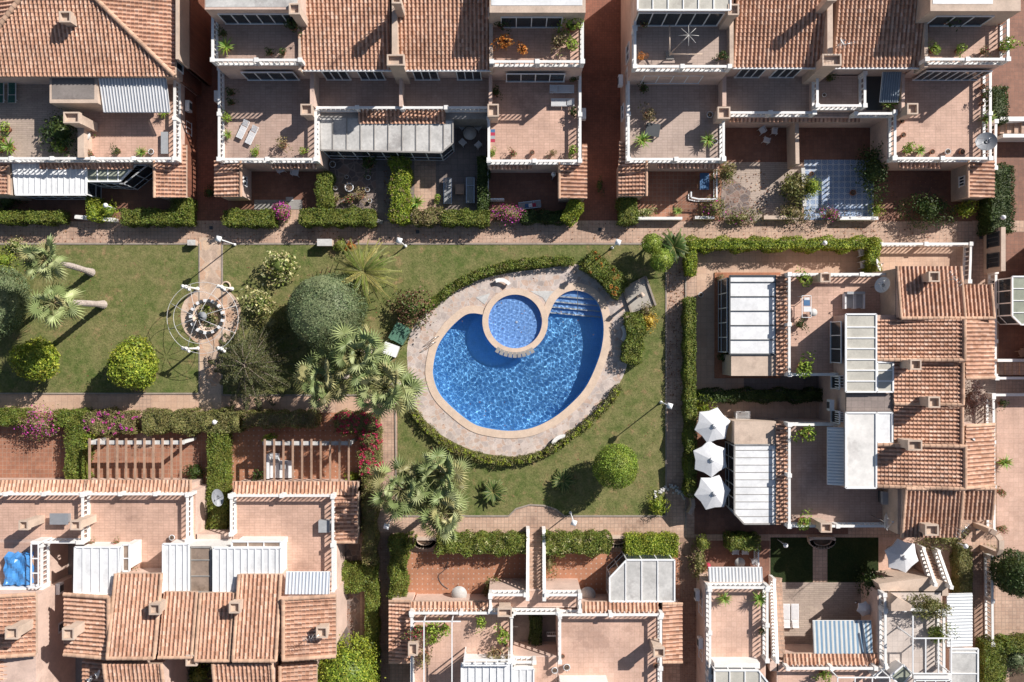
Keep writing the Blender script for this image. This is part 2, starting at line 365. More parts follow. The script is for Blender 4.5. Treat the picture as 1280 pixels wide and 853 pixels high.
def caps(b, segs, r=.15, parent=None, worldpts=False, name='ridge_tiles', tone=(.62,.40,.28)):
    """rows of half-round ridge tiles along [(p0,p1)...]"""
    rr = random.Random(len(segs)*7+3)
    for p0, p1 in segs:
        m = M()
        a, c = (Vector(p0), Vector(p1)) if worldpts else (W(*p0), W(*p1)); L = (c-a).length; n = max(1, round(L/.40))
        dv = (c-a)/n; side = Vector((-dv.y, dv.x, 0)).normalized()
        for i in range(n):
            s0 = a + dv*i; s1 = a + dv*(i+1.06); vs = []
            for s, k in ((s0, 1.0), (s1, .84)):
                for t in range(7):
                    an = PI*t/6; vs.append(s + side*math.cos(an)*r*k + Vector((0, 0, math.sin(an)*r*k)))
            q = rr.uniform(.85, 1.15)
            m.add(vs, [(t, t+1, 8+t, 7+t) for t in range(6)] + [tuple(range(7)), tuple(range(13, 6, -1))], 0, tuple(q*x for x in tone))
        m.build(name, MT['rooftile'], parent or b)
JC = [0]
def balus_run(m, a, c, z, hh, spacing=.36, r=.055):
    JC[0] += 1; j = (JC[0] % 5)*.006; hh = hh + j
    a, c = Vector((a.x, a.y, 0)), Vector((c.x, c.y, 0)); d = c-a; L = d.length
    if L < .05: return
    dn = d/L; ang = math.atan2(dn.y, dn.x)
    m.box(((a+c)/2 + Vector((0,0,z+.06))), (L-j, .20-j, .12+j/2), ang); m.box(((a+c)/2 + Vector((0,0,z+hh-.05))), (L+.2, .19, .10), ang)
    n = max(1, int(L/spacing))
    prof = [(r*.8, z+.12), (r*.55, z+.22), (r*1.25, z+.40), (r*.55, z+hh-.22), (r*.8, z+hh-.10)]
    for i in range(n):
        p = a + dn*(L*(i+.5)/n); m.lathe((p.x, p.y, 0), prof, 6, smooth=True)
    k = max(1, round(L/3.2))
    for i in range(k+1):
        p = a + dn*(L*i/k); m.box((p.x, p.y, z+hh/2-.01), (.25+j, .25+j, hh-.02), ang); m.box((p.x, p.y, z+hh+.02+j), (.31+j, .31+j, .06), ang)
def rail(b, pts, h, hh=.95, name='balustrade', label=None):
    m = M(); w = [W(x, y, h+hh) for x, y in pts]
    for i in range(len(w)-1): balus_run(m, w[i], w[i+1], h, hh)
    o = m.build(name, MT['white'], b)
    if label: o['label'] = label
    return o
def walls(b, pts_or_rect, z0, z1, mat='stucco', ref=None, name='wall', inset=0, label=None):
    m = M(); r = z1 if ref is None else ref
    if len(pts_or_rect) == 4 and not hasattr(pts_or_rect[0], '__len__'):
        x0, y0, x1, y1 = pts_or_rect; m.pb(x0+inset, y0+inset, x1-inset, y1-inset, z0, z1, r)
    else: m.prism([(W(x, y, r).x, W(x, y, r).y) for x, y in pts_or_rect], z0, z1)
    o = m.build(name, MT[mat], b)
    if label: o['label'] = label
    return o
def floor(b, rect, h, mat, ref=None, name='terrace_floor'):
    r = h if ref is None else ref; m = M()
    if len(rect) == 4 and not hasattr(rect[0], '__len__'):
        a, c = W(rect[0], rect[1], r), W(rect[2], rect[3], r); m.wb(a.x, a.y, c.x, c.y, h-.06, h+.012)
    else: m.prism([(W(x, y, r).x, W(x, y, r).y) for x, y in rect], h-.06, h+.012)
    return m.build(name, MT[mat], b)
def terrace(b, x0, y0, x1, y1, h, sides='', fl='t_pink', hh=.95, wall='stucco', zb=0):
    """deck at height h; the rectangle is read at handrail height"""
    ref = h+hh; walls(b, (x0, y0, x1, y1), zb, h, wall, ref=ref)
    floor(b, (x0+1.6, y0+1.6, x1-1.6, y1-1.6), h, fl, ref=ref)
    E = {'N': [(x0, y0), (x1, y0)], 'S': [(x0, y1), (x1, y1)], 'W': [(x0, y0), (x0, y1)], 'E': [(x1, y0), (x1, y1)]}
    cx, cy = (x0+x1)/2, (y0+y1)/2
    for s in sides:
        (a, b0), (c, d) = E[s]; k = 1.8
        if s in 'NS': yy = b0 + (k if s == 'N' else -k); rail(b, [(a+k, yy), (c-k, yy)], h, hh)
        else: xx = a + (k if s == 'W' else -k); rail(b, [(xx, b0+k), (xx, d-k)], h, hh)
def chimney(b, px, py, w, d, z0, z1, cap=True, rot=0, mat='beige'):
    """hollow rendered stack; px,py is its top centre"""
    c = W(px, py, z1); k = m_per_px(z1); w, d = w*k, d*k; m = M(); t = .11
    m.box((c.x, c.y, (z0+z1-.3)/2), (w*.82, d*.82, z1-.3-z0), rot)
    o = m.build('chimney', MT[mat], b)
    m = M(); R = Matrix.Rotation(rot, 3, 'Z')
    for sx, sy, dx, dy in ((-1,0,t,d), (1,0,t,d), (0,-1,w-2*t,t), (0,1,w-2*t,t)):
        p = R @ Vector((sx*(w-t)/2, sy*(d-t)/2, 0)); m.box((c.x+p.x, c.y+p.y, z1-.2), (dx, dy, .4), rot)
    m.build('chimney_cap', MT[mat], o)
    m = M(); m.box((c.x, c.y, z1-.33), (w*.7, d*.7, .05), rot); m.build('flue', MT['darkmetal'], o)
    return o
def window(b, px, py, face, w, z0, z1, ref, mull=2, frame='wmetal', name='window'):
    """window in a wall; px,py is the middle of the wall face read at height ref"""
    c = W(px, py, ref); n = {'S': (0,-1), 'N': (0,1), 'E': (1,0), 'W': (-1,0)}[face]; t = Vector((-n[1], n[0], 0)); n = Vector((*n, 0))
    ang = math.atan2(t.y, t.x); cz = (z0+z1)/2; hgt = z1-z0; f = M(); p = c + n*.03; fw = .07
    p = Vector((p.x, p.y, 0))
    f.box(p + Vector((0,0,z1-fw/2)), (w, .10, fw), ang); f.box(p + Vector((0,0,z0+fw/2)), (w+.1, .16, fw), ang)
    for i in range(mull+1): f.box(p + t*(-w/2+fw/2 + (w-fw)*i/mull) + Vector((0,0,cz)), (fw, .10, hgt-2*fw), ang)
    o = f.build(name, MT[frame], b); g = M(); g.box(p - n*.012 + Vector((0,0,cz)), (w-fw, .03, hgt-fw), ang); g.build('pane', MT['glass_dark'], o)
    return o
def clip_line(poly, axis, v):
    """intervals of polygon along the line axis=v (axis 0: x=v, runs in y)"""
    xs = []; n = len(poly)
    for i in range(n):
        a, c = poly[i], poly[(i+1) % n]
        if (a[axis]-v)*(c[axis]-v) < 0:
            t = (v-a[axis])/(c[axis]-a[axis]); xs.append(a[1-axis] + t*(c[1-axis]-a[1-axis]))
    xs.sort(); return list(zip(xs[::2], xs[1::2]))
def panel_roof(b, poly, h, axis=0, pitch=17, mat='whitepanel', rib='wmetal', ribw=.07, ribh=.07, thick=.08, name='panel_roof', fall=0, start=None, label=None):
    """flat sheets between ribs; axis 0: ribs run up-down in the photo, 1: ribs run left-right"""
    pw = [(W(x, y, h).x, W(x, y, h).y) for x, y in poly]; m = M(); m.prism(pw, h-thick, h); o = m.build(name, MT[mat], b)
    k = m_per_px(h); lo = min(p[axis] for p in pw); hi = max(p[axis] for p in pw); r = M(); v = lo + (start if start is not None else pitch)*k
    for i in range(len(pw)):
        a, c = pw[i], pw[(i+1) % len(pw)]; r.bar((*a, h+.01), (*c, h+.01), .12, .14)
    while v < hi - .2:
        for a, c in clip_line(pw, axis, v):
            if axis == 0: r.bar((v, a+.06, h+ribh/2), (v, c-.06, h+ribh/2), ribw, ribh)
            else: r.bar((a+.06, v, h+ribh/2), (c-.06, v, h+ribh/2), ribw, ribh)
        v += pitch*k
    r.build('rib', MT[rib], o)
    if label: o['label'] = label
    return o
def glazed_sides(b, poly, ref, z0, z1, inset=.12, step=1.1, sill=.0, name='glazed_wall'):
    """framed glass walls under a conservatory roof"""
    c = sum((W(x, y, ref) for x, y in poly), Vector((0,0,0)))/len(poly)
    P = [W(x, y, ref) for x, y in poly]; P = [Vector((p.x, p.y, 0)) + (Vector((c.x, c.y, 0))-Vector((p.x, p.y, 0))).normalized()*inset for p in P]
    g = M(); f = M()
    for i in range(len(P)):
        a, d = P[i], P[(i+1) % len(P)]; L = (d-a).length
        if L < .2: continue
        ang = math.atan2((d-a).y, (d-a).x); mid = (a+d)/2
        g.box(mid + Vector((0,0,(z0+z1)/2)), (L, .03, z1-z0), ang)
        for z in (z0+.05, z1-.05, z0+(z1-z0)*.35): f.box(mid + Vector((0,0,z)), (L, .08, .08), ang)
        n = max(1, round(L/step))
        for j in range(n+1): f.box(a + (d-a)*(j/n) + Vector((0,0,(z0+z1)/2)), (.08, .09, z1-z0), ang)
    o = g.build(name, MT['glass_dark'], b); f.build('frame', MT['wmetal'], o); return o
def awning(b, x0, y0, x1, y1, ref, dz, slope='S', n=22, c1=(.72,.71,.70), c2=(.40,.42,.46), wave=.03, name='awning', label=None, axis=0, supports=True):
    """striped or corrugated sheet; axis 0: stripes run up-down; slope = side that is lower by dz"""
    a, c = W(x0, y0, ref), W(x1, y1, ref); X0, X1 = sorted((a.x, c.x)); Y0, Y1 = sorted((a.y, c.y)); m = M()
    L0, L1 = (X0, X1) if axis == 0 else (Y0, Y1); K0, K1 = (Y0, Y1) if axis == 0 else (X0, X1)
    def zz(x, y):
        t = {'S': (Y1-y)/(Y1-Y0), 'N': (y-Y0)/(Y1-Y0), 'E': (x-X0)/(X1-X0), 'W': (X1-x)/(X1-X0)}[slope]; return ref - dz*t
    for i in range(n):
        for hlf in (0, 1):
            s = [L0+(L1-L0)*(i+hlf*.5+q*.25)/n for q in (0, 1, 2)]; w = [0, wave*(1 if hlf == 0 else -1), 0]
            for q in (0, 1):
                pts = []
                for (l, kk, wv) in ((s[q], K0, w[q]), (s[q+1], K0, w[q+1]), (s[q+1], K1, w[q+1]), (s[q], K1, w[q])):
                    x, y = (l, kk) if axis == 0 else (kk, l); pts.append((x, y, zz(x, y)+wv))
                col = c1 if hlf == 0 else c2
                low = [(x, y, z-.02) for x, y, z in pts]
                m.add(pts+low, [(0,1,2,3), (7,6,5,4), (0,4,5,1), (3,2,6,7)], 0, col)
    o = m.build(name, MT['attr'], b)
    if supports:
        f = M()
        for p, q in (((X0, Y0), (X1, Y0)), ((X0, Y1), (X1, Y1)), ((X0, Y0), (X0, Y1)), ((X1, Y0), (X1, Y1))):
            f.bar((*p, zz(*p)-.05-wave), (*q, zz(*q)-.05-wave), .06, .06)
        f.build('awning_frame', MT['wmetal'], o)
    if label: o['label'] = label
    return o
def aircon(b, px, py, z, face='E', name='air_conditioner'):
    c = W(px, py, z); n = {'E': (1,0), 'W': (-1,0), 'S': (0,-1), 'N': (0,1)}[face]; ang = math.atan2(n[1], n[0]); m = M(); c = c + Vector((*n, 0))*.18
    m.box((c.x, c.y, z-.3), (.34, .85, .6), ang); o = m.build(name, MT['whitepanel'], b)
    g = M(); g.box((c.x+n[0]*.18, c.y+n[1]*.18, z-.3), (.02, .5, .5), ang); g.build('fan_grille', MT['darkmetal'], o)
def fence_rail(b, pts, h, hh, name='metal_railing', r=.03, mat='wmetal', step=.14):
    m = M(); w = [W(x, y, h+hh) for x, y in pts]
    for a, c in zip(w, w[1:]):
        a0, c0 = Vector((a.x, a.y, 0)), Vector((c.x, c.y, 0)); L = (c0-a0).length; n = max(1, int(L/step))
        m.bar(a0+Vector((0,0,h+hh)), c0+Vector((0,0,h+hh)), r*3, r*2); m.bar(a0+Vector((0,0,h+.1)), c0+Vector((0,0,h+.1)), r*2, r*2)
        for i in range(n+1): p = a0 + (c0-a0)*(i/n); m.box(p + Vector((0,0,h+hh/2)), (r, r, hh))
    return m.build(name, MT[mat], b)
def frame_pergola(b, x0, y0, x1, y1, h, z0, nx=2, ny=1, t=.08, name='pergola_frame', mat='wmetal'):
    m = M(); a, c = W(x0, y0, h), W(x1, y1, h)
    for i in range(nx+1): x = a.x+(c.x-a.x)*i/nx; m.bar((x, a.y, h), (x, c.y, h), t)
    for j in range(ny+1 if ny else 0): y = a.y+(c.y-a.y)*j/ny; m.bar((a.x, y, h+.005), (c.x, y, h+.005), t)
    for x in (a.x, c.x):
        for y in (a.y, c.y): m.bar((x, y, z0), (x, y, h), t)
    return m.build(name, MT[mat], b)

# ---------------------------------------------------------------- vegetation
def leafcloud(P, N, size, cols, jit=.7, asp=.55, drop=0):
    """numpy leaves: P,N (n,3); size scalar or array; cols list of rgb"""
    n = len(P); N = N + rng.normal(0, jit, (n, 3)); N /= np.linalg.norm(N, axis=1)[:, None] + 1e-9
    T = rng.normal(0, 1, (n, 3)); T[:, 2] -= drop; T -= (T*N).sum(1)[:, None]*N; T /= np.linalg.norm(T, axis=1)[:, None] + 1e-9
    B = np.cross(N, T); s = np.asarray(size)*rng.uniform(.65, 1.35, n) if np.ndim(size) == 0 else size*rng.uniform(.7, 1.3, n)
    s = s[:, None]; w = s*asp
    v = np.stack([P - T*s*.5, P + B*w*.5 + N*s*.08, P + T*s*.5, P - B*w*.5 + N*s*.08], 1).reshape(-1, 3)
    n = len(P); C = np.array(cols)[rng.integers(0, len(cols), n)]*rng.uniform(.75, 1.25, (n, 1)); cl = np.sin(P[:, 0]*2.7+P[:, 2])*np.sin(P[:, 1]*2.3+.7) + .6*np.sin(P[:, 0]*6.1+1.1)*np.sin(P[:, 1]*5.3); C = C*(1+.2*cl)[:, None]*np.stack([1+.12*np.clip(-cl, 0, 1), np.ones(n), np.ones(n)], 1); C = np.clip(C, 0, .8); C = np.repeat(C, 4, 0)
    return v, C
class Leaves:
    def __init__(s): s.V = []; s.C = []; s.core = M()
    def cloud(s, *a, **k): v, c = leafcloud(*a, **k); s.V.append(v); s.C.append(c)
    def build(s, name, parent=None, loc=None, mat='leaf'):
        V = np.concatenate(s.V) if s.V else np.zeros((0, 3)); C = np.concatenate(s.C) if s.C else np.zeros((0, 3)); nq = len(V)//4
        cv = np.array(s.core.v, float).reshape(-1, 3); cc = np.array(s.core.c, float).reshape(-1, 3)
        F = [tuple(range(4*i, 4*i+4)) for i in range(nq)] + [tuple(k+len(V) for k in f) for f in s.core.f]
        off = Vector(loc) if loc is not None else (wloc(parent) if parent is not None else Vector((0,0,0)))
        allv = np.concatenate([V, cv]) - np.array(off); allc = np.ones((len(allv), 4), np.float32); allc[:, :3] = np.concatenate([C, cc])
        me = bpy.data.meshes.new(name); me.from_pydata(allv.tolist(), [], F); me.materials.append(MT[mat])
        at = me.attributes.new('col', 'FLOAT_COLOR', 'POINT'); at.data.foreach_set('color', allc.ravel())
        o = bpy.data.objects.new(name, me); COL.objects.link(o)
        if parent is not None: o.parent = parent
        elif loc is not None: o.location = loc
        return o
GR = {'hedge': [(.14,.19,.028), (.11,.16,.025), (.18,.215,.035), (.085,.125,.022), (.21,.22,.045)],
      'dark': [(.045,.085,.018), (.06,.10,.02), (.035,.065,.016), (.08,.11,.025)],
      'lime': [(.30,.34,.035), (.24,.30,.03), (.36,.38,.05), (.17,.24,.025), (.13,.19,.022)],
      'olive': [(.13,.14,.04), (.17,.165,.05), (.10,.115,.035), (.20,.18,.07)],
      'ball': [(.17,.25,.03), (.13,.20,.025), (.21,.29,.035), (.10,.16,.02), (.25,.30,.05)],
      'blue': [(.12,.165,.075), (.10,.14,.06), (.145,.185,.085), (.08,.115,.05), (.17,.20,.10)],
      'mixed': [(.15,.17,.04), (.22,.19,.07), (.11,.13,.03), (.25,.20,.10), (.18,.14,.07)],
      'dry': [(.30,.24,.12), (.25,.19,.09), (.20,.18,.06), (.33,.24,.15)],
      'red': [(.14,.06,.04), (.20,.10,.06), (.09,.12,.03), (.12,.16,.04), (.30,.17,.11), (.10,.13,.03)],
      'purple': [(.10,.05,.05), (.14,.07,.065), (.075,.045,.04), (.16,.10,.08)],
      'mag': [(.50,.04,.26), (.42,.03,.24), (.58,.08,.32), (.40,.05,.40)],
      'crim': [(.52,.02,.08), (.45,.015,.10), (.58,.05,.14)],
      'yel': [(.58,.38,.04), (.50,.30,.04), (.62,.46,.08)],
      'orange': [(.55,.20,.03), (.48,.16,.03), (.40,.20,.05)],
      'palm': [(.28,.32,.14), (.22,.27,.11), (.34,.37,.18), (.17,.21,.08), (.30,.28,.13)],
      'cream': [(.56,.52,.28), (.48,.44,.2), (.20,.24,.06), (.13,.17,.04)]}
for _k in ('hedge','lime','ball','olive','mixed','blue','palm','cream'): GR[_k] = [tuple(min(.62, x*{'lime':1.15,'ball':1.3,'hedge':1.1,'palm':1.35,'blue':1.25,'cream':1.15}.get(_k,1.3)) for x in c) for c in GR[_k]]
for _k in ('mag','crim'): GR[_k] = [tuple(min(.8, x*1.3) for x in c) for c in GR[_k]]
def sample_box(n, lo, hi, faces=(1,1,1,1,1)):
    """points on top and sides of a box with outward normals"""
    lo, hi = np.array(lo), np.array(hi); d = hi-lo
    ar = np.array([d[0]*d[1], d[0]*d[2], d[0]*d[2], d[1]*d[2], d[1]*d[2]])*np.array(faces); k = rng.choice(5, n, p=ar/ar.sum())
    U = rng.uniform(0, 1, (n, 3)); P = lo + U*d; N = np.zeros((n, 3))
    P[k == 0, 2] = hi[2]; N[k == 0, 2] = 1; P[k == 1, 1] = lo[1]; N[k == 1, 1] = -1; P[k == 2, 1] = hi[1]; N[k == 2, 1] = 1
    P[k == 3, 0] = lo[0]; N[k == 3, 0] = -1; P[k == 4, 0] = hi[0]; N[k == 4, 0] = 1
    return P, N
def hedge(label, rects, h, tone='hedge', z0=0, flower=None, ff=.12, dens=360, size=.135, rough=.06, name='hedge', cat='hedge', group=None, lump=.13):
    """clipped hedge: boxes read in pixels at their top"""
    L = Leaves(); base = GR[tone][-1]; cx = cy = 0
    for r in rects:
        if isinstance(r, dict):                       # polyline hedge: pts, width in px
            P = [W(x, y, h) for x, y in r['pts']]; wpx = r['w']*m_per_px(h); parts = []
            for a, c in zip(P, P[1:]):
                ang = math.atan2((c-a).y, (c-a).x); parts.append(((a+c)/2, (c-a).length+wpx*.25, wpx, ang))
        else:
            x0, y0, x1, y1 = r; a, c = W(x0, y0, h), W(x1, y1, h); parts = [((a+c)/2, abs(c.x-a.x), abs(c.y-a.y), 0)]
        for c, l, w, ang in parts:
            hz = h-z0; n = int(dens*(l*w + 2*(l+w)*hz*.6)); P, N = sample_box(n, (-l/2, -w/2, 0), (l/2, w/2, hz))
            P = P + N*rng.normal(0, rough, (n, 1))
            lm = np.sin(P[:, 0]*2.3 + c.x)*np.cos(P[:, 1]*2.9+c.y) + np.sin(P[:, 0]*5.1+1.3)*.5; P = P + N*(lm*lump)[:, None]
            R = np.array(Matrix.Rotation(ang, 3, 'Z')); P = P @ R.T + np.array([c.x, c.y, z0]); N = N @ R.T
            s = np.full(n, size); nf = int(n*ff) if flower else 0
            # light and dark clumps: neighbouring leaves share a tone
            L.cloud(P[nf:], N[nf:], s[nf:], GR[tone])
            if nf:
                ctr = rng.uniform(-1, 1, (max(3, nf//25), 3))*np.array([l/2, w/2, hz/2]); ctr = ctr @ R.T + np.array([c.x, c.y, z0+hz/2])
                D = ((P[:, None, :2]-ctr[None, :, :2])**2).sum(2).min(1); idx = np.argsort(D)[:nf]; up = P[idx] + np.array([0, 0, .04])
                L.cloud(up, N[idx], np.full(len(idx), size*.95), GR[flower])
            L.core.box((c.x, c.y, z0+(hz-.24)/2), (max(.05, l-.34), max(.05, w-.34), hz-.24), ang, 0, base)
            cx, cy = c.x, c.y
    o = L.build(name, loc=(cx, cy, z0)); return tag(o, label, cat, group)
def ellipsoid_leaves(L, c, rx, ry, rz, n, tone, size=.13, zmin=-.8, rough=.08, lump=.12, jit=.7, seed=0, asp=.55):
    U = rng.normal(0, 1, (int(n*1.6), 3)); U /= np.linalg.norm(U, axis=1)[:, None]; U = U[U[:, 2] > zmin][:n]
    r2 = np.random.default_rng(seed+int(abs(c[0])*10)); D = r2.normal(0, 1, (14, 3)); D /= np.linalg.norm(D, axis=1)[:, None]
    bump_ = (np.clip((U @ D.T), 0, 1)**6).sum(1); bump_ = bump_ - bump_.mean()
    k = 1 + lump*bump_ + rng.normal(0, rough, len(U)) - np.abs(rng.normal(0, .05, len(U)))
    P = U*np.array([rx, ry, rz])*k[:, None] + np.array(c); L.cloud(P, U, size, GR[tone], jit=jit, asp=asp)
def crown_core(L, c, rx, ry, rz, col, k=.8):
    prof = [(math.cos(t)*k, math.sin(t)*k) for t in np.linspace(-1.3, 1.45, 8)]
    L.core.lathe((c[0], c[1], c[2]), [(r*rx, z*rz) for r, z in prof], 12, col=col, sy=ry/rx)
def round_tree(label, px, py, rpx, hc, rz=None, tone='ball', n=5200, size=.15, trunk=.09, name='round_tree', cat='tree', lump=.12, rough=.06, flower=None, ff=.1, rys=1.0, core=.8, group=None):
    c = W(px, py, hc); r = rpx*m_per_px(hc); rz = rz or min(r*.95, hc*.9); t = thing(name, label, cat, (c.x, c.y, 0), group=group)
    m = M(); m.tube([(c.x, c.y, 0), (c.x+.03, c.y-.02, hc*.5), (c.x, c.y, hc)], [trunk*1.4, trunk, trunk*.8], 7)
    for k in range(5): a = k*1.26+px; m.tube([(c.x, c.y, hc*.6), (c.x+math.cos(a)*r*.5, c.y+math.sin(a)*r*.5, hc+rz*.2)], [trunk*.6, trunk*.2], 5)
    m.build('trunk', MT['bark'], t); L = Leaves(); ellipsoid_leaves(L, c, r, r*rys, rz, n, tone, size, lump=lump, rough=rough, seed=int(px))
    if core: crown_core(L, c, r, r*rys, rz, GR[tone][-1], core)
    if flower: F = L; ellipsoid_leaves(F, c, r*1.03, r*rys*1.03, rz*1.03, int(n*ff), flower, size*1.1, zmin=0, lump=lump, seed=int(px))
    L.build('crown', t)
    return t
def shrub(label, px, py, rpx, h, tone='olive', n=900, size=.16, name='shrub', cat='shrub', flower=None, ff=.15, rys=1.0, lump=.35, rough=.18, z0=0, group=None, asp=.55, core=.55):
    c = W(px, py, z0+h*.6); r = rpx*m_per_px(h*.6+z0); t = thing(name, label, cat, (c.x, c.y, z0), group=group)
    m = M()
    for k in range(6): a = k*1.05+px; m.tube([(c.x, c.y, z0), (c.x+math.cos(a)*r*.35, c.y+math.sin(a)*r*.35*rys, z0+h*.7)], [.035, .012], 5)
    m.build('stem', MT['bark'], t); L = Leaves(); cc = (c.x, c.y, z0+h*.5)
    ellipsoid_leaves(L, cc, r, r*rys, h*.5, int(n*.75), tone, size, zmin=-.7, lump=lump, rough=rough, seed=int(px), jit=1, asp=asp)
    ellipsoid_leaves(L, cc, r*.6, r*rys*.6, h*.34, int(n*.25), tone, size, lump=.3, rough=.2, seed=int(py), jit=1, asp=asp)
    if core: crown_core(L, cc, r*core, r*rys*core, h*.4, GR[tone][-1], .9)
    if flower: F = L; ellipsoid_leaves(F, cc, r*1.02, r*rys*1.02, h*.54, int(n*ff), flower, size*.9, zmin=.1, lump=lump, rough=rough, seed=int(px))
    L.build('foliage', t)
    return t
def fan_leaf(m, base, dirv, L, rad, droop, tones, rr):
    """Washingtonia leaf: petiole, then a pleated fan whose tips droop"""
    d = Vector(dirv).normalized(); side = d.cross(Vector((0,0,1)))
    if side.length < .05: side = Vector((1,0,0))
    side.normalize(); up = side.cross(d).normalized(); tip = base + d*L + Vector((0,0,-droop*.25)); col = rr.choice(tones); q = rr.uniform(.8, 1.2); col = tuple(x*q for x in col)
    m.tube([base, base + d*L*.5 + Vector((0,0,.05)), tip], [.03, .025, .02], 4, col=(.33,.33,.14))
    n = 15; A = 2.25; roll = rr.uniform(-.9, .9); side2 = side*math.cos(roll) + up*math.sin(roll); up2 = side2.cross(d).normalized()
    vs = [tip]; 
    for i in range(2*n+1):
        a = -A + 2*A*i/(2*n); odd = i % 2
        dirr = d*math.cos(a) + side2*math.sin(a); r = rad*(.58 if odd else .40)*(1-.18*abs(a)/A)
        p = tip + dirr*r + up2*(.05 if odd else -.03)*rad - Vector((0,0,1))*droop*.35*r; vs.append(p)
    tips = []
    for i in range(n):
        a = -A + 2*A*(2*i+1)/(2*n); dirr = d*math.cos(a) + side2*math.sin(a); r = rad*rr.uniform(.88, 1.08)*(1-.2*abs(a)/A)
        vs.append(tip + dirr*r - Vector((0,0,1))*droop*r*.8)
    fs = []
    for i in range(n): fs += [(0, 1+2*i, 2+2*i), (0, 2+2*i, 3+2*i), (1+2*i, 2*n+2+i, 2+2*i), (2+2*i, 2*n+2+i, 3+2*i)]
    m.add(vs, fs, 0, col)
def fan_palm(label, bx, by, cxp, cyp, h, nl=20, lr=.85, pet=1.0, tr=.22, group=None, seed=1, low=0.0, tones='palm'):
    """base pixel on the ground, crown pixel at height h"""
    rr = random.Random(seed); b = W(bx, by, 0); c = W(cxp, cyp, h); t = thing('fan_palm', label, 'palm tree', b, group=group)
    m = M(); n = 48; pts = []; rs = []
    for i in range(n+1):
        s = i/n; p = b.lerp(c, s); lean = math.sin(s*PI)*.1; pts.append(p + Vector((lean, lean*.5, 0))); rs.append(tr*(1.5-.5*min(1, s*6))*(1+.3*((i % 2)-.5)))
    m.tube(pts, rs, 10, smooth=False); m.build('trunk', MT['palmbark'], t)
    L = M()
    for i in range(nl):
        a = i*2.399+seed; el = rr.uniform(-.45, 1.1) if low == 0 else rr.uniform(-.2, .9); d = Vector((math.cos(a)*math.cos(el), math.sin(a)*math.cos(el), math.sin(el)))
        fan_leaf(L, c + Vector((0,0,.1)), d, pet*rr.uniform(.45, 1.35), lr*rr.uniform(.85, 1.3), rr.uniform(.15, 1.0), GR[tones], rr)
    L.build('crown', MT['leaf'], t)
    # skirt of old leaves
    K = Leaves(); P = rng.normal(0, 1, (160, 3))*np.array([.22, .22, .25]) + np.array([c.x, c.y, c.z-.35]); K.cloud(P, P-np.array(c), .4, GR['dry'], asp=.25, drop=2); K.build('dry_leaf_skirt', t)
    return t
def frond(m, base, a, L, arch, rr, cols, nl=22, w=.32, z1=0, up0=.9):
    """arching pinnate frond"""
    dh = Vector((math.cos(a), math.sin(a), 0)); side = Vector((-dh.y, dh.x, 0)); col0 = rr.choice(cols); pts = []
    for i in range(nl+1):
        s = i/nl; pts.append(base + dh*L*(s*.95) + Vector((0,0, L*(up0*s - arch*s*s))))
    m.tube(pts[::4]+[pts[-1]], [.03]*(len(pts[::4]))+[.01], 4, col=(.30,.28,.10))
    for i in range(2, nl+1):
        s = i/nl; ll = w*math.sin(min(1, s*1.15+.12)*PI)**.5 if s < .99 else w*.3; ll = max(.08, ll); t = (pts[i]-pts[i-1]).normalized()
        for sg in (-1, 1):
            q = rr.uniform(.75, 1.25); col = tuple(min(1, x*q) for x in col0); t2 = t*2.3; dr = (side*sg*.85 + t*.55 + Vector((0,0,.15))).normalized()*ll*rr.uniform(.85, 1.1)
            p = pts[i]; m.add([p - t2*.03, p + dr*.5 + t2*.02, p + dr + Vector((0,0,-ll*.18)), p + dr*.5 - t2*.035, ], [(0,1,2,3)], 0, col)
def feather_palm(label, px, py, h, L, nf, w=.3, arch=.9, tones='palm', trunk=.2, name='feather_palm', cat='palm tree', group=None, seed=3, up=(.3, 1.3)):
    rr = random.Random(seed); c = W(px, py, h); t = thing(name, label, cat, (c.x, c.y, 0), group=group)
    m = M(); n = max(3, int(h/.15)); m.tube([(c.x, c.y, h*i/n) for i in range(n+1)], [trunk*(1+.12*((i % 2)-.5)) for i in range(n+1)], 9, smooth=False); m.build('trunk', MT['bark'], t)
    m = M()
    for i in range(nf): frond(m, c + Vector((0,0,.02)), i*2.399+rr.uniform(-.1, .1), L*rr.uniform(.8, 1.1), arch*rr.uniform(.85, 1.15), rr, GR[tones], w=w, up0=rr.uniform(*up))
    m.build('crown', MT['leaf'], t); return t

def antenna(b, px, py, z0, z1, rz=0.5):
    c = W(px, py, z0); m = M(); m.tube([c, (c.x, c.y, z1)], .025, 5); d = Vector((math.cos(rz), math.sin(rz), 0)); s = Vector((-d.y, d.x, 0)); t = Vector((c.x, c.y, z1-.1))
    m.tube([t-d*.7, t+d*.7], .015, 4)
    for k in range(6): q = t + d*(-.6+k*.24); w = .38-.03*k; m.tube([q-s*w, q+s*w], .012, 4)
    m.build('antenna', MT['steel'], b)
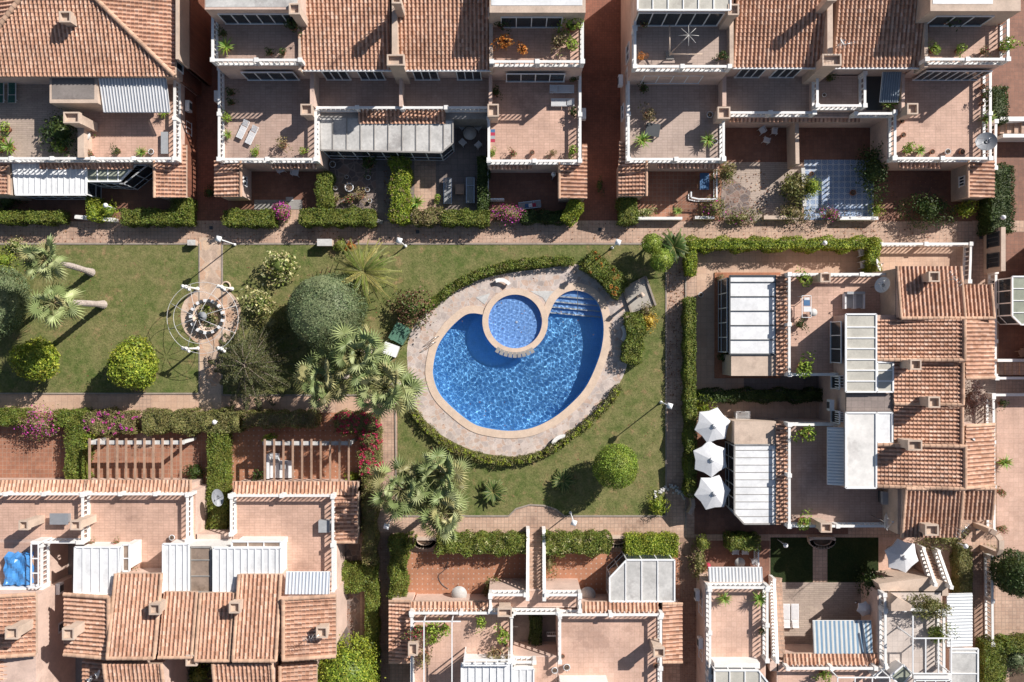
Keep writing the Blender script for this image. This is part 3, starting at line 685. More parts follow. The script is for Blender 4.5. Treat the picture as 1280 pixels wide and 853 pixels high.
# ---------------------------------------------------------------- the ground
from mathutils.geometry import tessellate_polygon
def catmull(P, n=6, closed=False):
    out = []; N = len(P); rngi = range(N if closed else N-1)
    g = lambda i: np.array(P[i % N]) if closed else np.array(P[max(0, min(N-1, i))])
    for i in rngi:
        a, b, c, d = g(i-1), g(i), g(i+1), g(i+2)
        for k in range(n):
            t = k/n; out.append(tuple(.5*((2*b) + (c-a)*t + (2*a-5*b+4*c-d)*t*t + (3*b-a-3*c+d)*t**3)))
    if not closed: out.append(tuple(P[-1]))
    return out
KC, KR = (644, 402), 41
main_px = catmull([(603.5, 393.5), (591.5, 391.8), (581, 394.5), (568, 405), (557, 417.5), (547, 434), (541.8, 456), (542, 473), (550, 493), (568, 512), (592, 530), (615, 536.5), (640, 538.7), (665, 535), (690, 523.5), (712.5, 506), (732.5, 483.5), (747.5, 451), (753.5, 426), (754.3, 405), (750.5, 386), (742.5, 373), (730.5, 365.5), (717.5, 363.3), (705, 367), (695, 375.5), (688.5, 388), (684.5, 399)], 5)
arc = [(KC[0]+36*math.cos(a), KC[1]-36*math.sin(a)) for a in np.linspace(math.radians(5), math.radians(166), 24)]
WL = 0.0
def w2(p, h=0): v = W(p[0], p[1], h); return (v.x, v.y)
hole = [w2(p) for p in main_px] + [w2(p) for p in arc]
outer = [(-140, -110), (140, -110), (140, 110), (-140, 110)]
def sheet_with_hole(name, outer, holes, z, mat, thick=0):
    vs = [Vector((x, y, z)) for x, y in outer]; loops = [vs] + [[Vector((x, y, z)) for x, y in h] for h in holes]
    tri = tessellate_polygon(loops); allv = [v for l in loops for v in l]; m = M()
    fs = []
    for t in tri:
        a, b, c = (allv[i] for i in t); fs.append(t if (b-a).cross(c-a).z > 0 else t[::-1])
    m.add(allv, fs)
    if thick:
        n = len(outer); base = len(m.v); m.add([(x, y, z-thick) for x, y in outer] + [(x, y, z) for x, y in outer], [(i, (i+1)%n, n+(i+1)%n, n+i) for i in range(n)])
    return m.build(name, MT[mat])
tag(sheet_with_hole('ground', outer, [hole], 0, 't_walk'), kind='structure')
def patch(name, pts, lvl, mat, kind='structure', thick=0):
    if len(pts) == 4 and not hasattr(pts[0], '__len__'): x0, y0, x1, y1 = pts; pts = [(x0, y0), (x1, y0), (x1, y1), (x0, y1)]
    m = M(); z = .006*lvl; P = [w2(p) for p in pts]
    a = sum(P[i][0]*P[(i+1)%len(P)][1]-P[(i+1)%len(P)][0]*P[i][1] for i in range(len(P)))
    if a < 0: P = P[::-1]
    m.add([(x, y, z) for x, y in P], [tuple(range(len(P)))]); o = m.build(name, MT[mat]); tag(o, kind=kind); return o
# deck and lawns
deck_px = catmull([(509, 450), (511, 424), (520, 404), (537, 386), (570, 364), (600, 350), (640, 341), (680, 336), (705, 332), (722, 331), (738, 342), (765, 358), (779, 360), (788, 390), (788, 420), (786, 445), (781, 465), (771, 484), (740, 524), (710, 549), (668, 567), (640, 571), (597, 565), (560, 549), (532, 527), (515, 499)], 4, True)
lawn_px = [(279, 306), (832, 306), (832, 645), (705, 645), (695, 637), (680, 632), (662, 631), (645, 636), (636, 645), (497, 645), (497, 502), (482, 493), (279, 493)]
tag(sheet_with_hole('lawn', [w2(p) for p in lawn_px], [[w2(p) for p in deck_px]], .03, 'grass', .05), kind='structure')
patch('lawn', (-120, 306, 249, 491), 5, 'grass')
# the deck sheet: everything out to the lawn edge, with the pool hole
dk = tag(sheet_with_hole('pool_deck', [w2(p) for p in deck_px], [hole], .028, 'crazy', 0), kind='structure')
for nm, r, l, mt in [('alley', (236, -80, 300, 276), 1, 't_red'), ('alley', (722, -80, 802, 276), 1, 't_red'),
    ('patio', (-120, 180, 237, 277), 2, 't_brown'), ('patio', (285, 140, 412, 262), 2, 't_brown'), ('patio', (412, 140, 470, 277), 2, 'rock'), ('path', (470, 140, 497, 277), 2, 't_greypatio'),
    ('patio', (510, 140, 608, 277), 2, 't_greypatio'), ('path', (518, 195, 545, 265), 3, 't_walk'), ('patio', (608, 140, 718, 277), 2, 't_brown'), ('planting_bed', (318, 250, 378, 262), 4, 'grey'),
    ('patio', (800, 140, 905, 277), 2, 't_patio'), ('path', (905, 200, 1000, 277), 2, 't_plank'), ('patio', (898, 120, 1112, 203), 3, 't_brown'), ('patio', (1005, 200, 1092, 275), 4, 't_mosaic'), ('patio', (1092, 140, 1215, 277), 2, 't_brown'),
    ('courtyard', (636, 758, 704, 835), 4, 'slab'), ('alley', (1215, -60, 1340, 276), 1, 't_brown'), ('gravel_bed', [(903, 215), (938, 240), (936, 262), (900, 272)], 5, 'rock'),  # courtyard: dark slab colour stands in for the shade down in the opening
    ('patio', (871, 310, 1100, 530), 2, 't_patio2'), ('patio', (1100, 304, 1215, 420), 3, 't_patio2'), ('patio', (868, 528, 1060, 668), 3, 't_brown'), ('patio', (930, 470, 1060, 502), 3, 't_greypatio'),
    ('courtyard', (1195, 470, 1245, 540), 2, 't_plank'), ('yard', (1248, 290, 1380, 474), 2, 't_brown'), ('yard', (1246, 492, 1380, 690), 2, 't_salmon'), ('yard', (1244, 690, 1380, 795), 2, 't_walk'),
    ('path', (-120, 493, 474, 516), 1, 't_patio2'), ('patio', (-120, 516, 85, 612), 2, 't_patio'), ('patio', (105, 516, 262, 612), 2, 't_patio'), ('patio', (286, 516, 452, 612), 2, 't_dots'), ('path', (170, 494, 190, 560), 3, 't_walk'),
    ('path', (474, 502, 497, 662), 1, 't_walk'), ('courtyard', (418, 680, 450, 920), 2, 'rock'), ('alley', (453, 665, 488, 920), 1, 't_walk2'),
    ('patio', (505, 690, 660, 760), 2, 't_dots'), ('patio', (678, 690, 850, 770), 2, 't_dots'), ('alley', (850, 672, 880, 920), 1, 't_walk2'),
    ('patio', (880, 676, 962, 760), 2, 't_brown'), ('lawn', (963, 672, 1016, 728), 3, 'shadegrass'), ('path', (1016, 672, 1034, 728), 3, 't_walk'), ('lawn', (1034, 672, 1098, 728), 3, 'shadegrass'),
    ('patio', (960, 728, 1110, 920), 4, 't_plank'), ('patio', (1098, 672, 1215, 760), 2, 't_salmon'), ('alley', (1214, 690, 1243, 920), 1, 't_walk2'), ('planting_bed', (1262, 800, 1380, 920), 3, 'soil'), ('planting_bed', (1196, 690, 1216, 745), 3, 'soil'),
    ('courtyard', (50, 660, 105, 920), 2, 'grey'), ('courtyard', (236, 630, 292, 920), 2, 'soil')]:
    patch(nm, r, l, mt)
# paved walk to the arbour with its round
circ = [(264+38*math.cos(a), 395+38*math.sin(a)) for a in np.linspace(0, 2*PI, 40, endpoint=False)]
patch('path', (249, 297, 277, 516), 6, 'crazy2'); patch('arbour_paving', circ, 8, 'crazy2')
# dry leaf litter on the walks
Lf = Leaves(); P = []
for x0, y0, x1, y1, n in ((834, 330, 856, 520, 420), (0, 278, 1200, 303, 700), (1010, 262, 1100, 300, 120), (420, 700, 440, 850, 250), (455, 670, 485, 840, 260), (905, 215, 960, 270, 200), (480, 200, 500, 262, 150), (285, 330, 480, 490, 160), (5, 330, 240, 480, 120), (505, 500, 830, 640, 130), (515, 345, 780, 420, 40), (110, 560, 240, 600, 60), (300, 520, 440, 545, 90), (850, 690, 878, 850, 160), (1100, 205, 1200, 270, 120)):
    a, c = W(x0, y0), W(x1, y1); P.append(np.stack([rng.uniform(a.x, c.x, n), rng.uniform(c.y, a.y, n), rng.uniform(.03, .05, n)], 1))
P = np.concatenate(P); Lf.cloud(P, np.tile([0, 0, 1.], (len(P), 1)), .13, [(.30,.12,.07), (.22,.09,.05), (.38,.2,.1), (.2,.13,.06)], jit=.3)
tag(Lf.build('leaf_litter'), 'dry fallen leaves scattered over the tiled walks', 'leaves', kind='stuff')
# kerbs
def kerb(name, pts, w=.14, z1=.08, mat='edging', closed=False):
    m = M(); P = [W(*p) for p in pts]
    for i, (a, c) in enumerate(zip(P, P[1:] + ([P[0]] if closed else []))):
        d = (c-a); ang = math.atan2(d.y, d.x); m.box(((a+c)/2 + Vector((0,0,z1/2+.002*(i % 2)))), (d.length+.02, w, z1), ang)
    return tag(m.build(name, MT[mat]), kind='structure')
kerb('kerb', [(-120, 305), (249, 305)]); kerb('kerb', [(278, 305), (832, 305)]); kerb('kerb', [(249.5, 305), (249.5, 491)], .1); kerb('kerb', [(-120, 492), (249, 492)], .12)
kerb('kerb', [(278, 305), (278, 494), (482, 494), (494, 502), (496, 645), (636, 645), (645, 636), (662, 631), (680, 632), (695, 637), (705, 645), (832.5, 645), (832.5, 305)], .12)
kerb('kerb', [(857, 312), (857, 660)], .12)

# ---------------------------------------------------------------- the pool
pc = W(648, 455, 0)
pool = thing('swimming_pool', 'kidney shaped blue swimming pool with a sand coloured rim and underwater steps', 'swimming pool', pc)
def strip(P, w, z0, z1, closed=False, side=1):
    """raised ring along P (world xy); grows outward by w"""
    n = len(P); vs = []
    for i in range(n):
        a = np.array(P[(i-1) % n if closed else max(0, i-1)]); c = np.array(P[(i+1) % n if closed else min(n-1, i+1)]); d = c-a; d = d/np.linalg.norm(d); nrm = np.array([-d[1], d[0]])*side
        p = np.array(P[i]); q = p + nrm*w; vs += [(*p, z0), (*q, z0), (*q, z1), (*p, z1)]
    fs = []
    for i in range(n if closed else n-1):
        j = (i+1) % n
        for k in range(4): fs.append((4*i+k, 4*j+k, 4*j+(k+1)%4, 4*i+(k+1)%4))
    return vs, fs
mw = [w2(p) for p in main_px]; ar = sum(mw[i][0]*mw[i+1][1]-mw[i+1][0]*mw[i][1] for i in range(len(mw)-1))
m = M(); m.add(*strip(mw, .62, .0, .075, side=-1 if ar > 0 else 1)); cop = m.build('coping', MT['coping'], pool)
m = M(); D = 1.65; n = len(hole); m.add([(x, y, .02) for x, y in hole] + [(x, y, -D) for x, y in hole], [(i, (i+1)%n, n+(i+1)%n, n+i) for i in range(n)]); m.build('basin_wall', MT['pooltile'], pool)
xs = [p[0] for p in hole]; ys = [p[1] for p in hole]
m = M(); m.add([(min(xs)-.3, min(ys)-.3, -D), (max(xs)+.3, min(ys)-.3, -D), (max(xs)+.3, max(ys)+.3, -D), (min(xs)-.3, max(ys)+.3, -D)], [(0,1,2,3)]); m.build('basin_floor', MT['pooltile'], pool)
for i, ((x0, y0), (x1, y1)) in enumerate([((690, 370.5), (760, 376.5)), ((686, 377), (760, 384)), ((684, 383.5), (762, 391)), ((682, 390.5), (762, 398))]):
    z = -.32-.28*i; a, c, m = w2((x0, y0)), w2((x1, y1)), M(); b2, d2 = w2((x1, 356)), w2((x0, 356))
    m.prism([a, c, b2, d2], -D+.01, z); st = m.build('step', MT['kidtile'], pool)
    m = M(); m.bar((a[0], a[1]+.05, z+.012), (c[0], c[1]+.05, z+.012), .11, .03); m.build('step_nosing', MT['dirtywhite'], st)
m = M()
for dx in (-3, 3): c0 = W(722, 362, 0)
m.tube([W(722, 360, 0)+Vector((0,0,.02)), W(722, 360, .8), W(722, 365, .9), W(722, 392, .25)], .025, 6); m.build('handrail', MT['steel'], pool)
m = M()
for (x, y) in ((536, 432), (539.5, 425)):
    a = W(x, y); m.tube([a+Vector((0,0,.05)), a+Vector((.05,.02,.75)), a+Vector((.35,.17,.85)), a+Vector((.62,.3,.5)), a+Vector((.66,.32,-.9))], .028, 6)
m.build('ladder', MT['steel'], pool)
def inside(poly, X, Y):
    r = np.zeros(X.shape, bool); n = len(poly)
    for i in range(n):
        x0, y0 = poly[i]; x1, y1 = poly[(i+1) % n]
        if y0 == y1: continue
        cnd = ((y0 > Y) != (y1 > Y)) & (X < (x1-x0)*(Y-y0)/(y1-y0)+x0); r ^= cnd
    return r
kc = w2(KC); KRm = KR*SX
def water(name, poly, z, amp, excl=None, st=.06, parent=None, Ls=(.45, 1.35), seed=2):
    X0, X1, Y0, Y1 = min(p[0] for p in poly)-.1, max(p[0] for p in poly)+.1, min(p[1] for p in poly)-.1, max(p[1] for p in poly)+.1
    xs, ys = np.arange(X0, X1, st), np.arange(Y0, Y1, st); X, Y = np.meshgrid(xs, ys); Z = np.zeros_like(X); g = np.random.default_rng(seed)
    for i in range(46):
        th = g.uniform(0, 2*PI); Lw = g.uniform(*Ls); k = 2*PI/Lw; Z += amp*Lw**1.2*np.sin(k*(X*math.cos(th)+Y*math.sin(th)) + g.uniform(0, 6.3))
    c = np.array([np.mean([p[0] for p in poly]), np.mean([p[1] for p in poly])]); big = [tuple(c+(np.array(p)-c)*1.015) for p in poly]
    ok = inside(big, X, Y)
    if excl: ok &= ((X-excl[0])**2+(Y-excl[1])**2) > excl[2]**2
    idx = -np.ones(X.shape, int); N = len(xs); q = ok[:-1, :-1] & ok[1:, :-1] & ok[:-1, 1:] & ok[1:, 1:]; used = np.zeros_like(ok)
    for a, b in ((0,0), (1,0), (0,1), (1,1)): used[a:a+q.shape[0], b:b+q.shape[1]] |= q
    idx[used] = np.arange(used.sum()); V = np.stack([X[used], Y[used], Z[used]+z], 1)
    J, I = np.nonzero(q); F = np.stack([idx[J, I], idx[J, I+1], idx[J+1, I+1], idx[J+1, I]], 1)
    me = bpy.data.meshes.new(name); me.from_pydata(V.tolist(), [], F.tolist()); me.polygons.foreach_set('use_smooth', [True]*len(F)); me.materials.append(MT['water'])
    o = bpy.data.objects.new(name, me); COL.objects.link(o); tag(o, kind='structure'); o.cycles.is_caustics_caster = True; return o
water('pool_water', hole, -.12, .0024, (kc[0], kc[1], KRm-.2), st=.035, Ls=(.2, .56))
kid = thing('wading_pool', 'small round wading pool with a sand coloured rim set into the larger pool', 'wading pool', (kc[0], kc[1], 0))
cir = lambda r, n=56: [(kc[0]+r*math.cos(2*PI*i/n), kc[1]+r*math.sin(2*PI*i/n)) for i in range(n)]
ri = 33.5*SX
m = M(); m.add(*strip(cir(ri), KRm-ri, -.02, .12, True, -1)); m.build('coping', MT['coping'], kid)
m = M(); P = cir(KRm-.06); n = len(P); m.add([(x, y, .0) for x, y in P]+[(x, y, -D) for x, y in P], [(i, (i+1)%n, n+(i+1)%n, n+i) for i in range(n)]); m.build('outer_wall', MT['pooltile'], kid)
m = M(); P = cir(ri+.04); m.add([(x, y, .02) for x, y in P]+[(x, y, -.45) for x, y in P], [(n+i, n+(i+1)%n, (i+1)%n, i) for i in range(n)] + [tuple(n+i for i in range(n))]); m.build('basin', MT['kidtile'], kid)
m = M(); m.lathe((kc[0]+.1, kc[1]-.05, -.44), [(.10, 0), (.10, .03), (0, .035)], 12); m.build('drain', MT['whitepanel'], kid)
m = M()
for i in range(9):
    a = math.radians(239+i*7.6); r = KRm+.06; m.box((kc[0]+r*math.cos(a), kc[1]+r*math.sin(a), .07), (.46, .30, .12), a)
m.build('overflow_block', MT['grey'], kid)
water('wading_water', cir(ri+.03), -.03, .0032, st=.035, Ls=(.18, .5), seed=5)
for i, tri in enumerate([[(595, 372), (613, 366.5), (606, 381)], [(662, 364), (700, 364), (683, 379), (678, 372)]]):
    m = M(); m.prism([w2(p) for p in tri], .0, .05); tag(m.build('paved_wedge', MT['dirtywhite']), kind='structure')
for o in bpy.data.objects:
    if o.type == 'MESH' and o.name.split('.')[0] in ('basin_floor', 'basin_wall', 'basin', 'step', 'outer_wall', 'step_nosing', 'drain'): o.cycles.is_caustics_receiver = True
# shower platform
t = thing('shower_platform', 'pale stone poolside shower tray with low kerbs and a central post', 'shower', W(798, 368))
m = M(); pl = [(779, 361), (807, 346), (819.5, 382), (789, 391)]; m.prism([w2(p) for p in pl], 0, .12); m.build('tray', MT['travertine'], t)
m = M(); q = [W(*p, .2) for p in pl]
for a, c in ((q[0], q[1]), (q[1], q[2]), (q[0], q[3])): m.bar(a, c, .16, .16)
m.build('kerb', MT['edging'], t)
m = M(); c = W(797, 371); m.tube([c, c+Vector((0,0,2.15))], .11, 8); m.tube([c+Vector((0,0,2.1)), c+Vector((-.4,-.2,2.2))], .03, 6); m.lathe(c+Vector((0,0,2.1)), [(.26,0),(.26,.1),(.05,.3),(0,.3)], 4); m.build('shower_post', MT['beige'], t)
# ---------------------------------------------------------------- houses
def roof_rect(b, x0, y0, x1, y1, he, down, slope=.22, rr='', ct=.15, dark=1.0, name='roof'):
    """rectangular tiled slope; the eave side is read at height he, the others where they project; rr = sides with ridge tiles"""
    k = lambda h: m_per_px(h)
    X = lambda px, h: (px-640)*k(h); Y = lambda py, h: (426.5-py)*k(h)
    if down in 'SN':
        e, f = (y1, y0) if down == 'S' else (y0, y1); Ye = Y(e, he); h = he
        for _ in range(30): h = he + slope*abs(Y(f, h)-Ye)
        Yf = Y(f, h); xa, xb = X(x0, he), X(x1, he)
        P = {'SW': None}
        pts = [(xa, Ye, he), (xb, Ye, he), (xb, Yf, h), (xa, Yf, h)]; hi = ((xa, Yf, h), (xb, Yf, h))
        S = {'N' if down == 'S' else 'S': hi, down: ((xa, Ye, he), (xb, Ye, he)), 'W': ((xa, Ye, he), (xa, Yf, h)), 'E': ((xb, Ye, he), (xb, Yf, h))}
    else:
        e, f = (x0, x1) if down == 'W' else (x1, x0); Xe = X(e, he); h = he
        for _ in range(30): h = he + slope*abs(X(f, h)-Xe)
        Xf = X(f, h); ya, yb = Y(y0, he), Y(y1, he)
        pts = [(Xe, ya, he), (Xf, ya, h), (Xf, yb, h), (Xe, yb, he)]
        S = {'E' if down == 'W' else 'W': ((Xf, ya, h), (Xf, yb, h)), down: ((Xe, ya, he), (Xe, yb, he)), 'N': ((Xe, ya, he), (Xf, ya, h)), 'S': ((Xe, yb, he), (Xf, yb, h))}
    d = {'S': (0,-1), 'N': (0,1), 'E': (1,0), 'W': (-1,0)}[down]
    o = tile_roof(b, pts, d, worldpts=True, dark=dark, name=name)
    if rr: caps(b, [(Vector(S[s][0])+Vector((0,0,.03)), Vector(S[s][1])+Vector((0,0,.03))) for s in rr], ct, parent=o, worldpts=True)
    # gable infill under the slope
    zb = he-.3; m = M(); ps = [Vector(p) for p in pts]; c = sum(ps, Vector((0,0,0)))/4; ins = [(p + (c-p).normalized()*.12) for p in ps]
    lo = [(p.x, p.y, he-.32) for p in ins]; up = [(p.x, p.y, q[2]-.2) for p, q in zip(ins, pts)]
    m.add(lo+up, [(3,2,1,0), (4,5,6,7), (0,1,5,4), (1,2,6,5), (2,3,7,6), (3,0,4,7)]); m.build('gable', MT['stucco'], b)
    return o
def lean(b, x0, y0, x1, y1, hi, lo, down, rr=''):
    """lean-to tiles on a plain rectangle"""
    H = {'N': (lo, lo, hi, hi), 'S': (hi, hi, lo, lo), 'W': (lo, hi, hi, lo), 'E': (hi, lo, lo, hi)}[down]
    pts = [(x0, y0, H[0]), (x1, y0, H[1]), (x1, y1, H[2]), (x0, y1, H[3])]
    d = {'S': (0,-1), 'N': (0,1), 'E': (1,0), 'W': (-1,0)}[down]; o = tile_roof(b, pts, d, thick=.12)
    C = {'N': (0,1), 'E': (1,2), 'S': (3,2), 'W': (0,3)}
    if rr: caps(b, [(pts[C[s][0]], pts[C[s][1]]) for s in rr], .13, parent=o)
    return o
def stairs(b, a, c, width, n=14, rails='LR', hh=.95):
    """flight from a=(px,py,h) to c=(px,py,h); balustrades left/right follow the slope"""
    A, C = W(*a), W(*c); d = Vector((C.x-A.x, C.y-A.y, 0)); L = d.length; u = d/L; s = Vector((-u.y, u.x, 0)); ang = math.atan2(u.y, u.x); m = M()
    for i in range(n):
        z = A.z + (C.z-A.z)*(i+.5)/n; p = Vector((A.x, A.y, 0)) + u*L*(i+.5)/n; z = max(z, .04); m.box((p.x, p.y, z/2), (L/n-.003, width, z), ang)
    st = m.build('stairs', MT['t_walk'], b)
    for sd in rails:
        k = 1 if sd == 'L' else -1; r = M(); off = s*k*(width/2+.12); a0 = Vector(A)+off; c0 = Vector(C)+off
        r.bar(a0+Vector((0,0,hh)), c0+Vector((0,0,hh)), .24, .12); r.bar(a0+Vector((0,0,.05)), c0+Vector((0,0,.05)), .22, .3); nn = int(L/.22)
        for i in range(nn):
            q = a0.lerp(c0, (i+.5)/nn); r.lathe((q.x, q.y, q.z), [(.045, .1), (.035, .25), (.07, .42), (.035, .7), (.045, .9)], 6)
        for q in (a0, c0): r.box(q+Vector((0,0,.5)), (.28, .28, 1.1), ang)
        r.build('balustrade', MT['white'], b)
    return st

# --- house at the top left
A = building('house with a hipped tile roof and two roof terraces in the top left corner', 85, 60)
walls(A, (-90, -160, 215, 92), 0, 5.55)
p = [W(-48, 96, 5.8), W(219, 96, 5.8)]; xm = (p[0].x+p[1].x)/2; hw = (p[1].x-p[0].x)/2; ap = (xm, p[0].y+hw, 7.9)
for x1_, y0_, y1_, rf in ((222.6, -160, 74, 6.35), (214.4, 74, 92, 5.55), (218.6, 97, 199, 3.95)):
    m = M(); a_ = W(x1_, y0_, rf); c_ = W(x1_, y1_, rf); m.wb(a_.x-.2, a_.y, a_.x+.12, c_.y, 0, 4.3 if rf > 6 else (3.6 if rf > 5 else 2.3)); m.build('alley_red_cladding', MT['t_red'], A)  # added red cladding, alley colour, so the wall foot reads as alley paving
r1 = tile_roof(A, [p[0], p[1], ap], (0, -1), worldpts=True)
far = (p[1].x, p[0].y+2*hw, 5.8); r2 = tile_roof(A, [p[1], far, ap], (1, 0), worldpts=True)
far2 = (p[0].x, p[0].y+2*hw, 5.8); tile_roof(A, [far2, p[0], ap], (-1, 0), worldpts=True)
caps(A, [(Vector(p[1])+Vector((0,0,.05)), Vector(ap)+Vector((0,0,.05))), (Vector(p[0])+Vector((0,0,.05)), Vector(ap)+Vector((0,0,.05)))], .2, parent=r1, worldpts=True)
chimney(A, 81, 21, 15, 14, 5.6, 7.7)
walls(A, (219.5, -40, 223, 74), 0, 6.35, 'beige', name='parapet')
terrace(A, -90, 96, 220, 200, 3, 'SE', 't_pink')
floor(A, (-88, 97, 97, 196), 3.02, 't_plank', ref=3.9)
walls(A, (62, 97, 122, 129), 3, 5.3, 'beige', name='stair_house'); floor(A, (65, 98.5, 118, 124), 5.31, 'slab', name='flat_roof')
chimney(A, 89, 147, 20, 14, 3, 5.9); walls(A, (97, 158, 105, 197), 3, 4.15, 'beige', name='divider_wall')
awning(A, 123, 98, 207, 137, 5.4, .7, 'S', 22, label='grey and white corrugated awning')
lean(A, 50, 201, 166, 212, 2.95, 2.62, 'S')
pr = panel_roof(A, [(16, 203), (108, 203), (108, 244), (20, 244)], 2.6, 0, 7.2, 'whitepanel'); glazed_sides(A, [(18, 210), (108, 210), (108, 243), (21, 243)], 2.5, 0, 2.5)
panel_roof(A, [(109, 206), (170, 206), (150, 227), (109, 227)], 2.5, 0, 13, 'greenglass'); glazed_sides(A, [(109, 206), (186, 206), (156, 231), (109, 228)], 2.4, 0, 2.4)
lean(A, 193, 201, 233, 247, 3.05, 2.7, 'E', 'W'); lean(A, 221, 181, 233, 200.5, 2.82, 2.7, 'E'); walls(A, (195, 203, 230, 245), 0, 2.55); walls(A, (193.5, 202, 230.8, 244), 0, 2.5, 't_red', name='alley_red_cladding')  # annex wall gets the same added alley-coloured skin
lean(A, -40, 201, 11, 243, 3.1, 2.75, 'E', 'E'); walls(A, (-40, 203, 15, 244), 0, 2.6, 'beige')
window(A, 215, 20, 'E', 1.2, 3.7, 5.0, 5.6); window(A, 215, 72, 'E', 1.2, 3.7, 5.0, 5.6); window(A, 219, 150, 'E', 1.0, 1.0, 2.1, 4); aircon(A, 231, 132, 2.5, 'E')
m = M(); a = W(218.5, 0, 3.2)
for y in (40, 90, 170): m.tube([W(221, y, 3.5), W(224, y, 3.4), W(226, y+6, .1)], .04, 5)
m.build('downpipe', MT['wmetal'], A)

# --- block at the top, left of the centre alley
B = building('wide terraced block with twin tile roofs between the two red tiled alleys', 500, 60, 'terraced_house', 'house')
walls(B, (375, -160, 614, 84), 0, 5.55)
roof_rect(B, 374.5, -60, 489.5, 88, 5.8, 'S'); roof_rect(B, 496.5, -60, 613, 88, 5.8, 'S')
def gutter(b, x0, x1, y, h=5.75):
    m = M(); m.bar(W(x0, y, h), W(x1, y, h), .12, .14); m.build('gutter', MT['wmetal'], b)
gutter(B, 376, 492, 88.7); gutter(B, 498, 614, 88.7)
walls(B, (489.8, -60, 496.3, 72), 5, 7.1, 'beige', name='parapet'); walls(B, (611.5, -60, 616, 84), 5, 6.7, 'beige', name='parapet'); walls(B, (373, -60, 375.5, 88), 5, 6.35, 'beige', name='parapet')
chimney(B, 494.5, 75, 22, 14, 3, 7.5); chimney(B, 495.5, -1, 12, 11, 6, 9.2); chimney(B, 616, 15, 13, 12, 5, 7.9)
terrace(B, 389, 80, 615, 136.5, 3, 'S', 't_mauve'); walls(B, (499, 96, 503, 133), 3, 4.3, 'stucco', name='divider_wall'); walls(B, (387.5, 88, 392.5, 133), 3, 4.7, 'stucco', name='divider_wall'); walls(B, (611, 88, 615, 130), 3, 4.5, 'stucco', name='divider_wall')
chimney(B, 383, 137, 15, 14, 3, 4.9); chimney(B, 616.5, 138, 14, 16, 3, 5.2)
for x in (415, 460, 530, 585): window(B, x, 86, 'S', 1.9, 3.1, 5.2, 5.55, 3)
walls(B, (392, 134, 614, 149), 0, 2.9, 'grey', name='canopy')
lean(B, 448, 137, 557, 155, 3.2, 3.03, 'S')
poly = [(399, 146), (566, 150), (566, 179), (552, 191), (401, 188)]
panel_roof(B, poly, 2.98, 0, 17.3, 'dirtywhite', 'grey', label='stained white conservatory roof'); glazed_sides(B, poly, 2.9, 0, 2.88)
terrace(B, 272, 84, 396.5, 201, 3, 'SW', 't_mauve'); rail(B, [(394.5, 136), (394.5, 199)], 3)
terrace(B, 264, -60, 377, 77, 6, 'SW', 't_mauve'); terrace(B, 613, -60, 730, 79, 6, 'SE', 't_pink')
walls(B, (256, -90, 374, 12), 6, 8.7, 'stucco', name='top_storey'); floor(B, (257, -88, 372, 9), 8.71, 'dirtywhite', name='flat_roof'); window(B, 316, 12, 'S', 5.6, 6.2, 8.0, 8.7, 6)
walls(B, (612, -90, 732, 16), 6, 8.7, 'beige', name='top_storey'); floor(B, (614, -88, 728, 7), 8.71, 'whitepanel', name='flat_roof'); window(B, 665, 16, 'S', 4.5, 6.1, 8.0, 8.7, 4)
chimney(B, 368, 11, 14, 14, 6, 8.95)
window(B, 330, 86, 'S', 4, 3.4, 5.2, 5.9, 4); window(B, 670, 88, 'S', 4.5, 3.4, 5.2, 5.9, 4)
terrace(B, 609, 84, 727, 203, 3, 'SE', 't_pink'); rail(B, [(611, 148), (611, 200)], 3)
lean(B, 268, 201, 301, 246, 3.05, 2.7, 'W', 'E'); walls(B, (271, 203, 301, 244), 0, 2.6); window(B, 301, 224, 'E', .8, 1.3, 2.1, 2.6)
lean(B, 699, 201, 734, 248, 3.05, 2.7, 'E', 'W'); lean(B, 727.5, 180, 734, 200.5, 2.78, 2.7, 'E'); walls(B, (700, 203, 732, 246), 0, 2.6)
lean(B, 339, 202, 395, 211, 2.95, 2.7, 'S'); lean(B, 612, 203, 665, 212, 2.95, 2.7, 'S'); aircon(B, 727, 142, 2.6, 'E'); aircon(B, 273, 120, 2.6, 'W')

# --- block at the top right
C_ = building('wide terraced block with twin tile roofs at the top right of the photo', 1030, 60, 'terraced_house', 'house')
walls(C_, (913, -160, 1157, 82), 0, 5.55)
roof_rect(C_, 916.5, -60, 1034, 85, 5.8, 'S', dark=.96); roof_rect(C_, 1041, -60, 1156, 85, 5.8, 'S', dark=.92); gutter(C_, 916, 1035, 85.7); gutter(C_, 1042, 1156, 85.7)
walls(C_, (1034.3, -60, 1041, 72), 5, 7.1, 'beige', name='parapet'); walls(C_, (912, -60, 917, 84), 5, 6.6, 'beige', name='parapet'); walls(C_, (1155.5, -60, 1160, 84), 5, 6.6, 'beige', name='parapet')
chimney(C_, 1040, 75, 24, 15, 3, 7.5); chimney(C_, 1168, 13, 13, 13, 6, 7.9); chimney(C_, 1040, -4, 12, 10, 6, 9.0); chimney(C_, 917, 12, 14, 14, 6, 8.9)
terrace(C_, 904, 78, 1120, 143, 3, '', 't_grey'); rail(C_, [(908, 141), (1018, 141)], 3); rail(C_, [(1070, 142), (1119, 142)], 3)
walls(C_, (903, 92, 908, 133), 3, 4.3, 'stucco', name='divider_wall'); chimney(C_, 905, 141, 16, 15, 3, 4.9); chimney(C_, 1141, 136, 14, 14, 3, 5.2); walls(C_, (1127, 92, 1131, 138), 3, 4.3, 'stucco', name='divider_wall')
terrace(C_, 1020, 90, 1083, 134, 3.5, 'SWE', 't_mauve', zb=2.6); floor(C_, (1083, 92, 1103, 138), 3.03, 'darkmetal')
